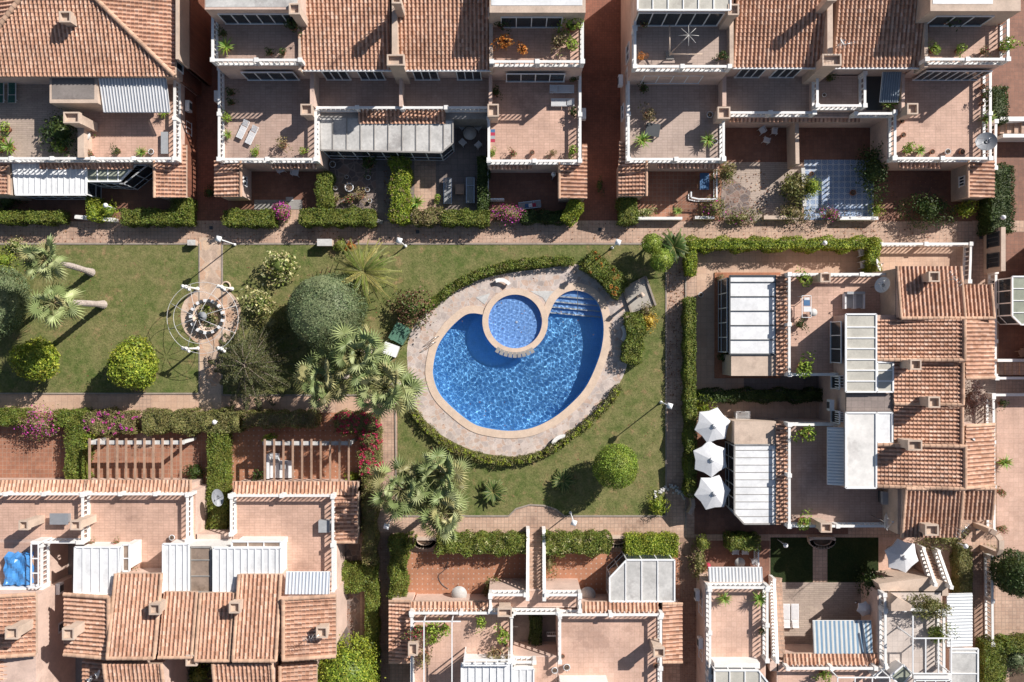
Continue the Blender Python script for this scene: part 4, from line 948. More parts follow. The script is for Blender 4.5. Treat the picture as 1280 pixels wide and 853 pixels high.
awning(C_, 1104, 90, 1127, 125, 4.9, .5, 'S', 8, (.20,.24,.28), (.15,.18,.22), label='dark grey awning')
for x in (945, 990): window(C_, x, 83, 'S', 1.9, 3.1, 5.2, 5.55, 3)
lean(C_, 912, 143, 1075, 153, 2.95, 2.72, 'S'); walls(C_, (908, 140, 1118, 147), 0, 2.5, 'stucco')
terrace(C_, 784, 84, 906.5, 201, 3, 'SW', 't_grey'); rail(C_, [(904.5, 148), (904.5, 198)], 3)
terrace(C_, 792, -60, 914, 85, 6, 'SW', 't_grey'); walls(C_, (797, -90, 914, 14), 6, 8.7, 'stucco', name='top_storey'); panel_roof(C_, [(797, -60), (913, -60), (913, 13), (797, 13)], 8.85, 0, 19, 'milk'); window(C_, 853, 14, 'S', 6.2, 6.15, 8.5, 8.7, 6)
terrace(C_, 1116, 84, 1240, 200, 3, 'SE', 't_pink'); rail(C_, [(1119, 140), (1119, 197)], 3)
terrace(C_, 1157, -60, 1262, 76, 6, 'SE', 't_pink'); walls(C_, (1163, -90, 1276, 14), 6, 8.7, 'beige', name='top_storey'); floor(C_, (1166, -88, 1241, 5), 8.71, 'whitepanel', name='flat_roof'); window(C_, 1215, 14, 'S', 4.2, 6.1, 7.9, 8.7, 3)
window(C_, 1205, 85, 'S', 5.0, 3.2, 5.3, 5.9, 8); window(C_, 845, 90, 'S', 4.5, 3.4, 5.2, 5.9, 4)
lean(C_, 773, 201, 808, 245, 3.05, 2.7, 'W', 'E'); lean(C_, 774, 177, 781, 200.5, 2.78, 2.7, 'W'); walls(C_, (776, 203, 806, 243), 0, 2.6)
lean(C_, 1210, 200, 1243, 247, 3.05, 2.7, 'E', 'W'); walls(C_, (1211, 202, 1241, 245), 0, 2.6, 'beige'); window(C_, 1211, 224, 'W', .8, 1.3, 2.1, 2.6, 3)
lean(C_, 822, 202, 900, 211, 2.95, 2.7, 'S'); lean(C_, 1124, 202, 1176, 211, 2.95, 2.7, 'S'); aircon(C_, 779, 100, 3.4, 'W'); rail(C_, [(1245, 152), (1244, 210)], 1.6)
window(C_, 784, 130, 'W', 1.2, 1.2, 2.3, 4); window(C_, 792, 50, 'W', 1.3, 3.6, 5, 7)

# --- block east of the pool
D_ = building('terraced block of many small tile roofs with white conservatories facing the three parasols', 1120, 500, 'terraced_house', 'house')
terrace(D_, 985, 341, 1122, 470.5, 3, 'W', 't_pink'); rail(D_, [(987, 343), (1122, 343)], 3); rail(D_, [(987, 468.5), (1046, 468.5)], 3)
terrace(D_, 985, 529, 1122, 660, 3, 'W', 't_mauve'); rail(D_, [(987, 531), (1050, 531)], 3); rail(D_, [(987, 658), (1108, 658)], 3)
walls(D_, (1058, 394, 1200, 611), 0, 5.5); walls(D_, (1119, 336, 1198, 396), 0, 5.5, 'beige'); walls(D_, (1122, 610, 1196, 668), 0, 5.5, 'beige')
walls(D_, (1196, 358, 1236, 396), 0, 4.9); walls(D_, (1196, 398, 1236, 470), 0, 4.9); walls(D_, (1196, 533, 1236, 608), 0, 4.9); walls(D_, (1192, 608, 1232, 646), 0, 4.9)
roof_rect(D_, 1121, 333, 1200, 398, 5.8, 'N', .16, 'SEW'); roof_rect(D_, 1203, 356, 1238, 398, 5.3, 'N', .16, 'SE')
roof_rect(D_, 1096, 400, 1205, 450, 5.8, 'W', .18, 'SE', .17); roof_rect(D_, 1207, 400, 1243, 472, 5.2, 'E', .4, 'S')
roof_rect(D_, 1117, 453, 1203, 505, 5.75, 'W', .18, 'SE', .16); roof_rect(D_, 1117, 508, 1202, 553, 5.7, 'W', .18, 'E', .16)
roof_rect(D_, 1096, 556, 1206, 608, 5.8, 'W', .18, 'NSE', .17); roof_rect(D_, 1207, 531, 1243, 607, 5.2, 'E', .4, 'NS')
roof_rect(D_, 1127, 611, 1198, 672, 5.8, 'S', .16, 'NWE', dark=.85); roof_rect(D_, 1201, 611, 1239, 650, 5.3, 'S', .16, 'NE', dark=.8)
chimney(D_, 1168, 346, 14, 13, 5.6, 7.2); chimney(D_, 1145, 456, 14, 13, 5.6, 7.6); chimney(D_, 1168, 503, 15, 14, 5.6, 7.6); chimney(D_, 1144, 557, 18, 13, 5.6, 7.6); chimney(D_, 1165, 663, 17, 14, 5.4, 7.1)
chimney(D_, 1032, 347, 13, 12, 3, 4.9); chimney(D_, 1033, 660, 14, 12, 3, 5.2)
panel_roof(D_, [(1057, 393), (1095, 393), (1095, 490), (1057, 490)], 5.95, 1, 13.5, 'milk', ribw=.09); panel_roof(D_, [(1096, 453), (1116, 453), (1116, 490), (1096, 490)], 5.9, 1, 13.5, 'milk', ribw=.09)
walls(D_, (1058, 492, 1117, 514), 5.4, 5.6, 't_greypatio', name='flat_roof')
panel_roof(D_, [(1057, 516), (1095, 516), (1095, 610), (1057, 610)], 5.95, 1, 300, 'rustpanel'); panel_roof(D_, [(1096, 516), (1115, 516), (1115, 554), (1096, 554)], 5.85, 1, 300, 'whitepanel')
window(D_, 1057, 428, 'W', 3.2, 3.3, 5.3, 6, 3); window(D_, 1057, 480, 'W', 1.0, 3.4, 5.0, 6, 1); window(D_, 1057, 524, 'W', 1.0, 3.4, 5.0, 6, 1); aircon(D_, 1043, 507, 4.3, 'W')
m = M()
for y0, y1 in ((470, 488), (516, 530)):
    for i in range(5):
        p = W(1052, y0+(y1-y0)*i/5, 4.8); m.box((p.x-.05, p.y, 4.6), (.5, .06, .7), 0)
m.build('shutter', MT['wmetal'], D_)
awning(D_, 1037, 535, 1055, 607, 5.2, .35, 'W', 19, (.78,.78,.78), (.55,.57,.60), axis=1, label='white corrugated awning')
poly = [(912, 345), (970, 345), (970, 443), (912, 443)]
panel_roof(D_, poly, 2.9, 1, 18, 'whitepanel', 'darkmetal', label='white conservatory roof'); glazed_sides(D_, [(908, 346), (970, 346), (970, 442), (908, 442)], 2.8, .12, 2.8); walls(D_, (914, 444, 970, 470), 0, 2.85, 'beige', name='flat_roof'); walls(D_, (893, 341, 975, 473), 0, .1, 'terracotta', name='plinth', ref=0)
lean(D_, 970, 344, 986, 470, 3.25, 2.98, 'W'); lean(D_, 970, 530, 986, 656, 3.25, 2.98, 'W'); walls(D_, (918, 527, 970, 555), 0, 2.85, 'beige', name='flat_roof')
poly = [(918, 556), (970, 556), (970, 655), (930, 655), (918, 642)]
panel_roof(D_, poly, 2.9, 1, 9.2, 'whitepanel', 'grey', ribw=.04, ribh=.03, label='ribbed white conservatory roof'); glazed_sides(D_, poly, 2.8, 0, 2.8); walls(D_, (972, 346, 990, 468), 0, 2.9); walls(D_, (972, 533, 990, 655), 0, 2.9)

# --- row at the bottom left
E_ = building('terraced row with a blue striped hedge gap and six tile roofs at the bottom left', 250, 740, 'terraced_house', 'house')
E_['label'] = 'terraced row with six tile roofs, white panel roofs and pink terraces at the bottom left'
E1 = building('house with a blue tarpaulin on its terrace at the left edge of the bottom row', 20, 700)
terrace(E1, -90, 616, 104, 680, 3, 'N', 't_pink'); terrace(E1, -90, 680.5, 50, 745, 3, '', 't_pink'); rail(E1, [(103, 619), (103, 678)], 3); rail(E1, [(50, 678), (98, 678)], 3); rail(E1, [(52, 682), (52, 735)], 3); walls(E1, (38, 677, 52, 679), 3, 4.4, 'white', name='frame_panel'); walls(E1, (-60, 735, 47, 740), 3, 4.0, 'white', name='parapet')
frame_pergola(E1, 39, 680, 48, 735, 4.6, 3, 1, 3)
lean(E1, -60, 600, 106, 616, 3.25, 2.95, 'N'); walls(E1, (-60, 605, 106, 616), 0, 2.7); walls(E1, (-90, 745, 45, 900), 0, 5.5)
roof_rect(E1, -60, 743, 45, 818, 5.8, 'E', .2, 'NS', .17); roof_rect(E1, -60, 823, 20, 900, 5.3, 'E', .2, 'E')
chimney(E1, 29, 657, 12, 12, 3, 5.3); chimney(E1, 94, 657, 13, 12, 3, 5.5); chimney(E1, 14, 792, 16, 15, 5.6, 7.9)
aircon(E1, 69, 737, 2.9, 'E'); aircon(E1, 68, 786, 2.5, 'E')
m = M(); m.pb(62, 642, 85, 656, 3.6, 3.66); m.pb(64, 644, 83, 654, 3, 3.6, 3.66); m.build('skylight', MT['dishgrey'], E1)
terrace(E_, 104.5, 616, 240, 745, 3, 'N', 't_pink'); rail(E_, [(234, 619), (234, 676)], 3)
terrace(E_, 286, 618, 418, 745, 3, 'N', 't_pink'); rail(E_, [(289, 621), (289, 668)], 3); rail(E_, [(416, 621), (416, 742)], 3); walls(E_, (243, 668, 290, 745), 0, 3.0)
lean(E_, 107, 600, 238, 616, 3.25, 2.95, 'N', 'E'); walls(E_, (107, 605, 238, 616), 0, 2.7); lean(E_, 291, 602, 447, 619, 3.25, 2.95, 'N'); lean(E_, 417, 619.5, 447, 678, 3.2, 2.95, 'E', 'S'); walls(E_, (292, 606, 445, 618), 0, 2.7); walls(E_, (416, 612, 445, 675), 0, 2.7)
walls(E_, (84, 748, 415, 815), 0, 5.5); walls(E_, (145, 722, 200, 750), 0, 5.5); walls(E_, (300, 722, 349, 750), 0, 5.5)
roof_rect(E_, 80, 743, 136, 818, 5.8, 'W', .2, 'NSE', .17)
roof_rect(E_, 145, 717, 202, 823, 5.8, 'N', .22, 'SWE', .15); roof_rect(E_, 205, 740, 246, 822, 5.8, 'N', .22, 'SE', .14); roof_rect(E_, 251, 741, 293, 826, 5.85, 'N', .22, 'SWE', .14); roof_rect(E_, 299, 718, 351, 826, 5.8, 'N', .22, 'SWE', .15)
roof_rect(E_, 354, 745, 420, 820, 5.8, 'E', .2, 'NSW', .17)
roof_rect(E_, 103, 826, 136, 920, 5.0, 'W', .2, 'E'); roof_rect(E_, 142, 830, 212, 930, 5.2, 'S', .22, 'WE'); roof_rect(E_, 275, 830, 347, 930, 5.2, 'S', .22, 'WE'); roof_rect(E_, 350, 828, 396, 930, 5.2, 'E', .2, 'W')
for r in ((105, 826, 134, 930), (146, 826, 210, 940), (279, 826, 345, 940), (352, 826, 392, 940)): walls(E_, r, 0, 4.8)
for x, y, w, d, z in ((193, 762, 14, 14, 7.25), (293, 760, 14, 14, 7.2), (239, 826, 14, 14, 6.9), (85, 793, 15, 15, 7.8), (402, 791, 14, 14, 7.0)): chimney(E_, x, y, w, d, 5.0, z)
panel_roof(E_, [(94, 684), (152, 684), (147, 742), (93, 742)], 5.5, 0, 11, 'whitepanel'); walls(E_, (96, 687, 149, 744), 0, 5.3, 'white'); panel_roof(E_, [(153.5, 681), (162, 681), (162, 714), (153.5, 714)], 5.3, 1, 16, 'brownglass', name='skylight'); walls(E_, (152, 683, 161, 712), 3, 5.1, 'white')
panel_roof(E_, [(204, 680), (236, 680), (236, 741), (204, 741)], 5.5, 0, 8.5, 'whitepanel'); panel_roof(E_, [(238, 684), (264, 684), (264, 740), (238, 740)], 5.2, 1, 20, 'brownglass', 'grey', name='skylight')
panel_roof(E_, [(267, 685), (351, 685), (351, 718), (299, 718), (299, 741), (267, 741)], 5.5, 0, 8.7, 'whitepanel'); panel_roof(E_, [(290, 677), (351, 677), (351, 684), (290, 684)], 5.3, 0, 20, 'brownglass', name='skylight'); walls(E_, (292, 679, 350, 686), 3, 5.1, 'white'); walls(E_, (206, 683, 349, 741), 3, 5.15, 'white')
awning(E_, 356, 717, 411, 743, 5.3, .35, 'N', 13, (.62,.65,.70), (.36,.40,.46), label='grey corrugated awning')
for y in (650,): window(E_, 287, y, 'W', 1.2, 1.0, 2.2, 4)
m = M(); m.pb(398, 651, 412, 666, 3, 3.55); m.build('air_conditioner', MT['greyc'], E_)
tb = W(400, 690, 3)

# --- house south of the pool
F_ = building('house with a central stair and a small open courtyard south of the pool', 670, 790)
terrace(F_, 512, 765, 641, 920, 3, 'N', 't_salmon'); rail(F_, [(514.5, 769), (514.5, 900)], 3); rail(F_, [(639.5, 770), (639.5, 826)], 3)
terrace(F_, 698, 767, 829, 920, 3, 'N', 't_salmon'); rail(F_, [(826, 771), (826, 900)], 3); rail(F_, [(700, 771), (700, 828)], 3)
terrace(F_, 611, 742, 727, 764.5, 3, '', 't_salmon'); rail(F_, [(613, 744), (657, 744)], 3); rail(F_, [(683, 744), (725, 744)], 3); rail(F_, [(725, 746), (725, 764)], 3); rail(F_, [(613, 746), (613, 764)], 3); rail(F_, [(642, 767), (698, 767)], 3)
terrace(F_, 641.5, 826, 697.5, 920, 3, '', 't_salmon'); rail(F_, [(642, 828), (668, 828)], 3)
stairs(F_, (669.5, 660, .15), (669.5, 744, 3), 1.05, 17)
lean(F_, 514, 752, 610, 766, 3.25, 2.95, 'N'); lean(F_, 728, 752, 823, 767, 3.25, 2.95, 'N'); walls(F_, (516, 756, 611, 766), 0, 2.7); walls(F_, (727, 756, 823, 767), 0, 2.7)
lean(F_, 486, 752, 513, 828, 3.3, 2.95, 'W', 'NS'); walls(F_, (488, 754, 514, 824), 0, 2.7); lean(F_, 828, 755, 853, 828, 3.3, 2.95, 'E', 'NS'); walls(F_, (828, 758, 851, 824), 0, 2.7)
chimney(F_, 516, 812, 12, 16, 3, 4.9); chimney(F_, 824, 816, 14, 12, 3, 5.2); chimney(F_, 631, 766, 18, 11, 3, 4.6)
panel_roof(F_, [(577, 829), (640, 829), (640, 920), (577, 920)], 5.3, 0, 9, 'whitepanel'); walls(F_, (580, 831, 640, 920), 3, 5.1, 'white'); panel_roof(F_, [(641, 836), (667, 836), (667, 920), (641, 920)], 4.8, 0, 9, 'whitepanel'); walls(F_, (642, 838, 667, 920), 3, 4.6, 'white')
frame_pergola(F_, 530, 777, 565, 900, 4.9, 3, 1, 0); m = M(); m.bar(W(514, 777, 4.9), W(576, 777, 4.9), .08); m.build('pergola_frame', MT['wmetal'], F_)
frame_pergola(F_, 580, 825, 636, 832, 5.6, 3.1, 4, 1)
poly = [(762, 722), (783, 700), (843, 700), (843, 752), (762, 752)]
panel_roof(F_, poly, 2.95, 0, 20, 'dirtywhite', label='dirty white conservatory roof with a cut corner'); glazed_sides(F_, poly, 2.9, 0, 2.85); walls(F_, (700, 853, 760, 920), 3, 4.3, 'white', name='parapet')
fence_rail(F_, [(684, 795), (696, 795), (696, 818)], 0, .9)

# --- house at the bottom right
G_ = building('house with pale terraces, a blue striped awning and white corrugated roofs at the bottom right', 1050, 800)
terrace(G_, 885, 733, 962, 920, 3, 'N', 't_salmon'); rail(G_, [(887.5, 737), (887.5, 900)], 3); rail(G_, [(959, 737), (959, 826)], 3); walls(G_, (893, 829, 950, 836), 3, 4.2, 'white', name='parapet')
panel_roof(G_, [(893, 838), (948, 838), (962, 856), (962, 920), (893, 920)], 5.0, 0, 19, 'milk'); glazed_sides(G_, [(893, 838), (948, 838), (962, 856), (962, 920), (893, 920)], 4.9, 3, 4.9)
awning(G_, 887, 711, 954, 734, 2.95, .3, 'N', 16, (.66,.65,.63), (.38,.40,.43), label='grey and white striped awning')
stairs(G_, (971, 722, .1), (975, 822, 3), .85, 18, 'R'); walls(G_, (962.5, 826, 984, 839), 0, 3.0, 'stucco', name='landing')
terrace(G_, 976, 834, 1104, 920, 3, '', 't_salmon'); rail(G_, [(985, 836), (1095, 836)], 3); lean(G_, 980, 817, 1098, 832, 3.25, 2.95, 'N'); walls(G_, (982, 821, 1098, 832), 0, 2.7)
awning(G_, 1018, 778, 1091, 818, 2.95, .3, 'N', 13, (.58,.58,.55), (.17,.27,.38), wave=.008, label='blue and white striped awning')
terrace(G_, 1104, 744, 1186, 920, 3, '', 't_pale'); rail(G_, [(1107, 764), (1107, 832)], 3); rail(G_, [(1108, 834), (1094, 845)], 3); rail(G_, [(1130, 762), (1180, 764)], 3); rail(G_, [(1180, 768), (1180, 838)], 3)
walls(G_, [(1098, 730), (1160, 722), (1184, 728), (1186, 745), (1104, 745)], 0, 3.0, 'beige', name='landing'); rail(G_, [(1107, 742), (1158, 735)], 1.9); rail(G_, [(1106, 744), (1107, 762)], 2.9)
stairs(G_, (1156, 684, .15), (1171, 728, 2.7), 1.0, 12)
walls(G_, [(1114, 755), (1122, 747), (1140, 757), (1138, 764), (1114, 764)], 3, 4.5, 'beige', name='planter_wall')
awning(G_, 1184, 743, 1217, 809, 2.9, .15, 'E', 17, (.76,.76,.76), (.50,.52,.54), axis=1, label='white corrugated roof'); panel_roof(G_, [(1188, 811), (1222, 811), (1222, 920), (1188, 920)], 2.9, 1, 26, 'dirtywhite'); walls(G_, (1186, 812, 1220, 920), 0, 2.7)
frame_pergola(G_, 1141, 798, 1189, 842, 5.4, 3, 3, 1); m = M(); m.bar(W(1141, 770, 5.42), W(1141, 798, 5.42), .09); m.build('pergola_frame', MT['wmetal'], G_)
frame_pergola(G_, 1047, 847, 1112, 900, 5.3, 3, 3, 1)
panel_roof(G_, [(1113, 845), (1129, 831), (1140, 842), (1126, 858)], 4.4, 0, 300, 'greenglass', name='skylight'); walls(G_, [(1115, 845), (1129, 833), (1138, 842), (1126, 856)], 3, 4.3, 'white', name='skylight_box')
walls(G_, (1142, 844, 1190, 849), 5.0, 5.25, 'white', name='roof_beam'); panel_roof(G_, [(1143, 850), (1188, 850), (1188, 920), (1143, 920)], 5.0, 0, 13, 'brownglass')
aircon(G_, 875, 745, 2.0, 'W'); aircon(G_, 879, 805, 2.5, 'W'); window(G_, 886, 770, 'W', 1.4, 1, 2.2, 4); window(G_, 886, 830, 'W', 1.2, 1, 2.2, 4)

# --- far right strip
H_ = building('glazed white conservatory of a neighbouring house at the right edge', 1300, 370, 'terraced_house', 'house')
walls(H_, (1318, 300, 1420, 470), 0, 3.2); poly = [(1265, 346), (1330, 346), (1330, 406), (1276, 406), (1265, 395)]
panel_roof(H_, poly, 2.9, 1, 15, 'greenglass'); glazed_sides(H_, poly, 2.8, 0, 2.8)
def solo_rail(label, pts, h=0, hh=1.0, grp=None):
    c = W(*pts[0], h); m = M(); w = [W(x, y, h+hh) for x, y in pts]
    for i in range(len(w)-1): balus_run(m, w[i], w[i+1], h, hh)
    return tag(m.build('garden_balustrade', MT['white'], loc=(c.x, c.y, h)), label, 'balustrade', grp)
solo_rail('white garden balustrade round the reddish corner patio north of the small tile roofs', [(1101, 305), (1214, 305), (1212, 352)], 0, 1.0)
solo_rail('white balustrade running down from the wall with two barred openings', [(1245, 340), (1244, 470)], .0, 1.0)
solo_rail('white balustrade along the north side of the pale pink yard at the right edge', [(1242, 494), (1360, 494)], 0, 1.0)
solo_rail('long white balustrade along the west side of the pale pink yard at the right edge', [(1242, 497), (1243, 665)], 0, 1.0)
solo_rail('white balustrade beside the alley, next to the round dark tree at the right edge', [(1240, 697), (1241, 806)], 0, 1.0)
solo_rail('white balustrade closing the foot of the dark yard at the right edge', [(1246, 473), (1360, 473)], 0, 1.0)
gw = thing('garden_wall', 'beige wall with two dark barred openings beside the walkway', 'wall', W(1254, 311))
walls(gw, (1251.5, 284, 1257, 339), 0, 2.4, 'beige', name='wall_body')
for y in (298, 324): window(gw, 1251.5, y, 'W', 1.15, .6, 2.2, 2.4, 3, 'darkmetal')
st = thing('outdoor_steps', 'tiled outdoor steps with white kerbs at the right edge of the photo', 'steps', W(1265, 160))
m = M()
for i in range(6): m.pb(1250+i*9, 152, 1259+i*9-.1, 167, 0, .9+.15*i)
m.build('step', MT['t_walk'], st); m = M(); m.pb(1250, 146, 1330, 151.5, 0, 1.7); m.pb(1254, 167.5, 1330, 172, 0, 1.5); m.build('side_wall', MT['white'], st)
st = thing('outdoor_steps', 'beige outdoor steps between two white walls below the dark yard', 'steps', W(1265, 462))
m = M()
for i in range(6): m.pb(1248+i*9, 453, 1257+i*9-.1, 469, 0, .3+.12*i)
m.build('step', MT['t_walk'], st); m = M(); m.pb(1247, 449, 1330, 452.5, 0, 1.3); m.build('side_wall', MT['white'], st)
ar_ = thing('garden_arch', 'curved beige entrance arch at the alley corner beside the round dark tree', 'arch', W(1245, 672))
m = M(); pts = [W(1239, 664, 2.2), W(1246, 668, 2.5), W(1251, 675, 2.6), W(1251, 686, 2.5), W(1248, 693, 2.2)]
for a, c in zip(pts, pts[1:]): m.bar(a, c, .4, .25)
for a in (pts[0], pts[-1]): m.box((a.x, a.y, a.z/2), (.4, .4, a.z))
m.build('arch_wall', MT['beige'], ar_)

antenna(B, 497, 8, 7.0, 10.6, .9); antenna(D_, 1182, 655, 5.9, 8.3, .8); antenna(D_, 1172, 352, 6.2, 8.6, 2.2); antenna(E_, 396, 788, 6.2, 7.9, .3); antenna(E1, 8, 797, 6.6, 8.6, 1.1); antenna(C_, 1046, 66, 6.6, 8.4, .2); antenna(E_, 140, 640, 3.0, 3.2, 0) if False else None
# ---------------------------------------------------------------- hedges, trees, plants
H = hedge
H('clipped green hedge along the walkway below the white panel roof at the far left', [(-80, 264, 75, 277)], 1.6)
H('small square hedge between the walkway and the white panel roof at the left', [(107, 247, 124, 274)], 1.3, 'lime', lump=.16)
H('L-shaped clipped hedge at the corner of the left red alley', [(151, 262, 233, 279), (214, 247, 237, 279)], 1.65)
H('clipped hedge left of the pink flowering shrub, beside the left alley', [(279, 263, 342, 281)], 1.6)
H('short hedge standing between two shaded gardens, left of the pot collection', [(395, 217, 414, 257)], 1.4, 'hedge')
H('long hedge along the walkway in front of the pot collection', [(374, 261, 467, 280)], 1.65, 'hedge', lump=.16)
H('tall narrow overgrown hedge between the pot collection and the two sunbeds in shade', [(488, 196, 512, 277)], 1.6, 'lime', lump=.2, flower='dry')
H('clipped hedge along the walkway in front of the two shaded sunbeds', [(552, 263, 612, 280)], 1.6)
H('reddish green ragged bush closing the hedge before the two shaded sunbeds', [(518, 261, 553, 279)], 1.65, 'mixed', lump=.2, cat='bush')
H('dark narrow hedge between the shaded sunbeds and the white railing', [(597, 195, 610, 264)], 1.5, 'dark')
H('shaded low hedge right of the pink flowering shrub, near the centre alley', [(652, 264, 708, 278)], .9, 'dark')
H('rounded hedge end at the left corner of the centre alley', [{'pts': [(709, 275), (716, 262), (721, 252)], 'w': 17}], 1.65, 'lime')
H('hedge in the corner below the annex right of the centre alley', [(774, 247, 797, 279)], 1.3, 'hedge')
H('long yellow-green hedge along the top of the walled garden east of the pool', [(861, 298, 1100, 311), (1086, 298, 1101, 341)], 1.6, 'lime', lump=.16)
H('upper short length of hedge beside the north-south walk', [(859, 310, 871, 344)], 1.5, 'lime')
H('narrow hedge beside the north-south walk, between the garden gap and the three parasols', [(857, 374, 870, 502)], 1.5, 'hedge')
H('dark narrow hedge behind the three white parasols', [(858, 503, 871, 620)], 1.5, 'hedge')
H('dark low hedge between two shaded patios left of the tile roofs', [(872, 488, 1040, 502)], .9, 'dark')
H('square dark hedge above the steps at the top right edge', [(1242, 108, 1261, 153)], 1.8, 'dark')
H('tall dark green hedge above the wall with two barred openings', [(1239, 207, 1268, 290)], 1.9, 'dark')
H('hedge at the left edge above the terracotta patio of the bottom left row', [(-60, 513, 28, 531)], 1.5, 'hedge')
H('T-shaped clipped hedge left of the first pergola', [(68, 514, 104, 534), (81, 534, 104, 600)], 1.5, 'hedge')
H('loose hedge with a few magenta flowers above the first pergola', [(104, 515, 167, 543)], 1.4, 'mixed', flower='mag', ff=.12, lump=.2)
H('dark hedge between the lower path and the shaded patio of the first pergola', [(178, 515, 300, 541)], 1.5, 'olive', lump=.2)
H('long dark hedge between the two pergolas', [(259, 541, 283, 668)], 1.5, 'hedge', lump=.12)
H('ragged low hedge along the lower path above the second pergola', [(303, 516, 395, 534)], 1.6, 'mixed', lump=.18, flower='dry')
H('bougainvillea hedge with crimson flowers in an L shape right of the second pergola', [(418, 517, 474, 541), (449, 541, 474, 595)], 1.7, 'olive', flower='crim', ff=.3, lump=.18, cat='bougainvillea')
H('ragged hedge with red leaves below the crimson bougainvillea', [(452, 596, 470, 706)], 1.65, 'olive', flower='dry', lump=.2)
H('dark clipped hedge square by the red tiled annex of the bottom left row', [(422, 708, 470, 740)], 1.3, 'hedge')
H('narrow hedge along the small alley below the dark hedge square', [(456, 741, 472, 905)], 1.3, 'hedge')
H('hedge left of the terracotta patio with pale insets, by the small alley', [(487, 672, 508, 748), (508, 672, 516, 686)], 1.3, 'hedge', lump=.15)
H('flowering hedge along the top of the left terracotta patio south of the pool', [(546, 671, 656, 693)], 1.65, 'hedge', lump=.18, flower='cream', ff=.05)
H('flowering hedge right of the central stair south of the pool', [(681, 670, 762, 693)], 1.65, 'hedge', lump=.18, flower='cream', ff=.06)
H('clipped rectangular hedge above the dirty white conservatory roof', [(783, 671, 848, 697)], 1.3, 'lime')
H('low dark hedge above the small patio left of the shaded lawns', [(912, 671, 950, 688)], 1.6, 'hedge')
H('hedge of the planting bed in the bottom right corner', [(1231, 803, 1258, 905), (1258, 800, 1300, 815)], 1.3, 'hedge')
H('dark leafy hedge with white flowers right of the small curved stair', [(1199, 684, 1216, 760)], 1.4, 'olive', lump=.2)
H('dark green strip of planting at the bottom of the small open courtyard', [(662, 770, 677, 822)], .8, 'dark')
# poolside planting
H('low curved hedge along the north-west edge of the pool deck', [{'pts': [(533, 384), (552, 370), (572, 356), (592, 345), (612, 337), (640, 331), (668, 328), (695, 326), (716, 327)], 'w': 10}], .75, 'hedge', lump=.1, flower='dry', ff=.04)
H('low curved hedge along the south edge of the pool deck', [{'pts': [(775, 484), (764, 500), (748, 518), (728, 536), (705, 553), (684, 566), (662, 574), (640, 577), (612, 576), (590, 570), (566, 561), (545, 546), (528, 530), (516, 513)], 'w': 8.5}], .65, 'olive', lump=.1, flower='lime', ff=.25)
H('thick slanting hedge with red flowers between the pool stairs and the lamp', [{'pts': [(737, 325), (760, 344), (776, 362)], 'w': 25}], 1.1, 'hedge', flower='orange', ff=.06, lump=.1)
H('leafy bush along the right side of the pool deck below the shower tray', [{'pts': [(793, 396), (795, 415), (790, 450)], 'w': 22}], 1.1, 'hedge', lump=.14, cat='bush')
RT = round_tree
RT('tall smooth dome of blue-green foliage at the left edge of the lawn', -8, 378, 42, 2.4, 2.3, 'blue', 15000, .13, name='dome_tree', lump=.09, rough=.03, core=.9)
RT('big rounded blue-green tree beside the date palm in the middle lawn', 405, 388, 49, 2.6, 2.3, 'blue', 20000, .13, name='dome_tree', lump=.13, rough=.03, core=.9, rys=1.02)
RT('yellow-green ball tree near the left edge, the smaller of the two on the lawn', 46, 450, 24, 1.9, 1.6, 'lime', 4200, .21, lump=.2)
RT('larger yellow-green ball tree on the left lawn by the lower path', 166, 460, 29, 2.2, 1.9, 'lime', 5200, .22, lump=.2)
RT('round green ball tree on the lawn south-east of the pool', 770, 583, 27, 2.7, 1.75, 'ball', 7500, .13, lump=.05, rough=.04)
RT('dark clipped ball bush nearest the lamp at the top right of the pool lawn', 815, 305, 13, 1.9, .85, 'ball', 1600, .12, lump=.06)
RT('dark clipped ball bush below its twin at the top right of the pool lawn', 827, 325, 14.5, 2.6, .95, 'ball', 1800, .12, lump=.06)
RT('big round dark tree at the right edge beside the white balustrade', 1270, 718, 27, 2.6, 1.8, 'dark', 6500, .17, lump=.15)
RT('yellow-green tree at the bottom edge, left of the small alley', 432, 843, 40, 3.0, 2.0, 'lime', 8000, .18, lump=.22, rough=.1)
SH = shrub
SH('shrub with crimson and dark leaves on the edge of the pool deck', 515, 384, 22, 1.9, 'red', 1500, .2)
SH('small bright yellow bush beside the shower tray', 812, 401, 10, .9, 'yel', 500, .14, name='bush', cat='bush')
SH('small pinkish bush between the shower tray and the bright yellow bush', 809, 389, 9, .8, 'mixed', 400, .13, name='bush', cat='bush', flower='dry')
SH('croton shrub with cream leaves on the lawn right of the arbour path', 350, 332, 20, 1.8, 'cream', 750, .27, lump=.5)
SH('croton shrub in tree shade on the lawn right of the arbour', 325, 378, 17, 1.7, 'cream', 600, .25, lump=.5)
SH('low spreading dark bush between the arbour and the big rounded tree', 338, 404, 19, 1.3, 'olive', 1100, .16)
SH('round shrub covered in pink flowers at the garden entrance left of the hedge', 352, 265, 12, 1.5, 'olive', 800, .14, flower='mag', ff=.7, lump=.15, rough=.08, core=.8)
SH('shrub covered in purple-pink flowers near the centre alley', 637, 268, 16, 1.4, 'olive', 900, .14, flower='mag', ff=.5, lump=.2, rys=.7, core=.8)
SH('magenta bougainvillea above the left terracotta patio', 49, 531, 24, 1.9, 'mixed', 1600, .15, flower='mag', ff=.38, lump=.25, rys=.75, cat='bougainvillea', name='bougainvillea')
SH('yellow-green shrub beside the white globe lamp', 134, 263, 11, 1.4, 'lime', 600, .15, core=.8)
SH('big dark potted shrub on the top left roof terrace', 74, 165, 22, 1.6, 'dark', 1300, .22, z0=3, name='potted_shrub')
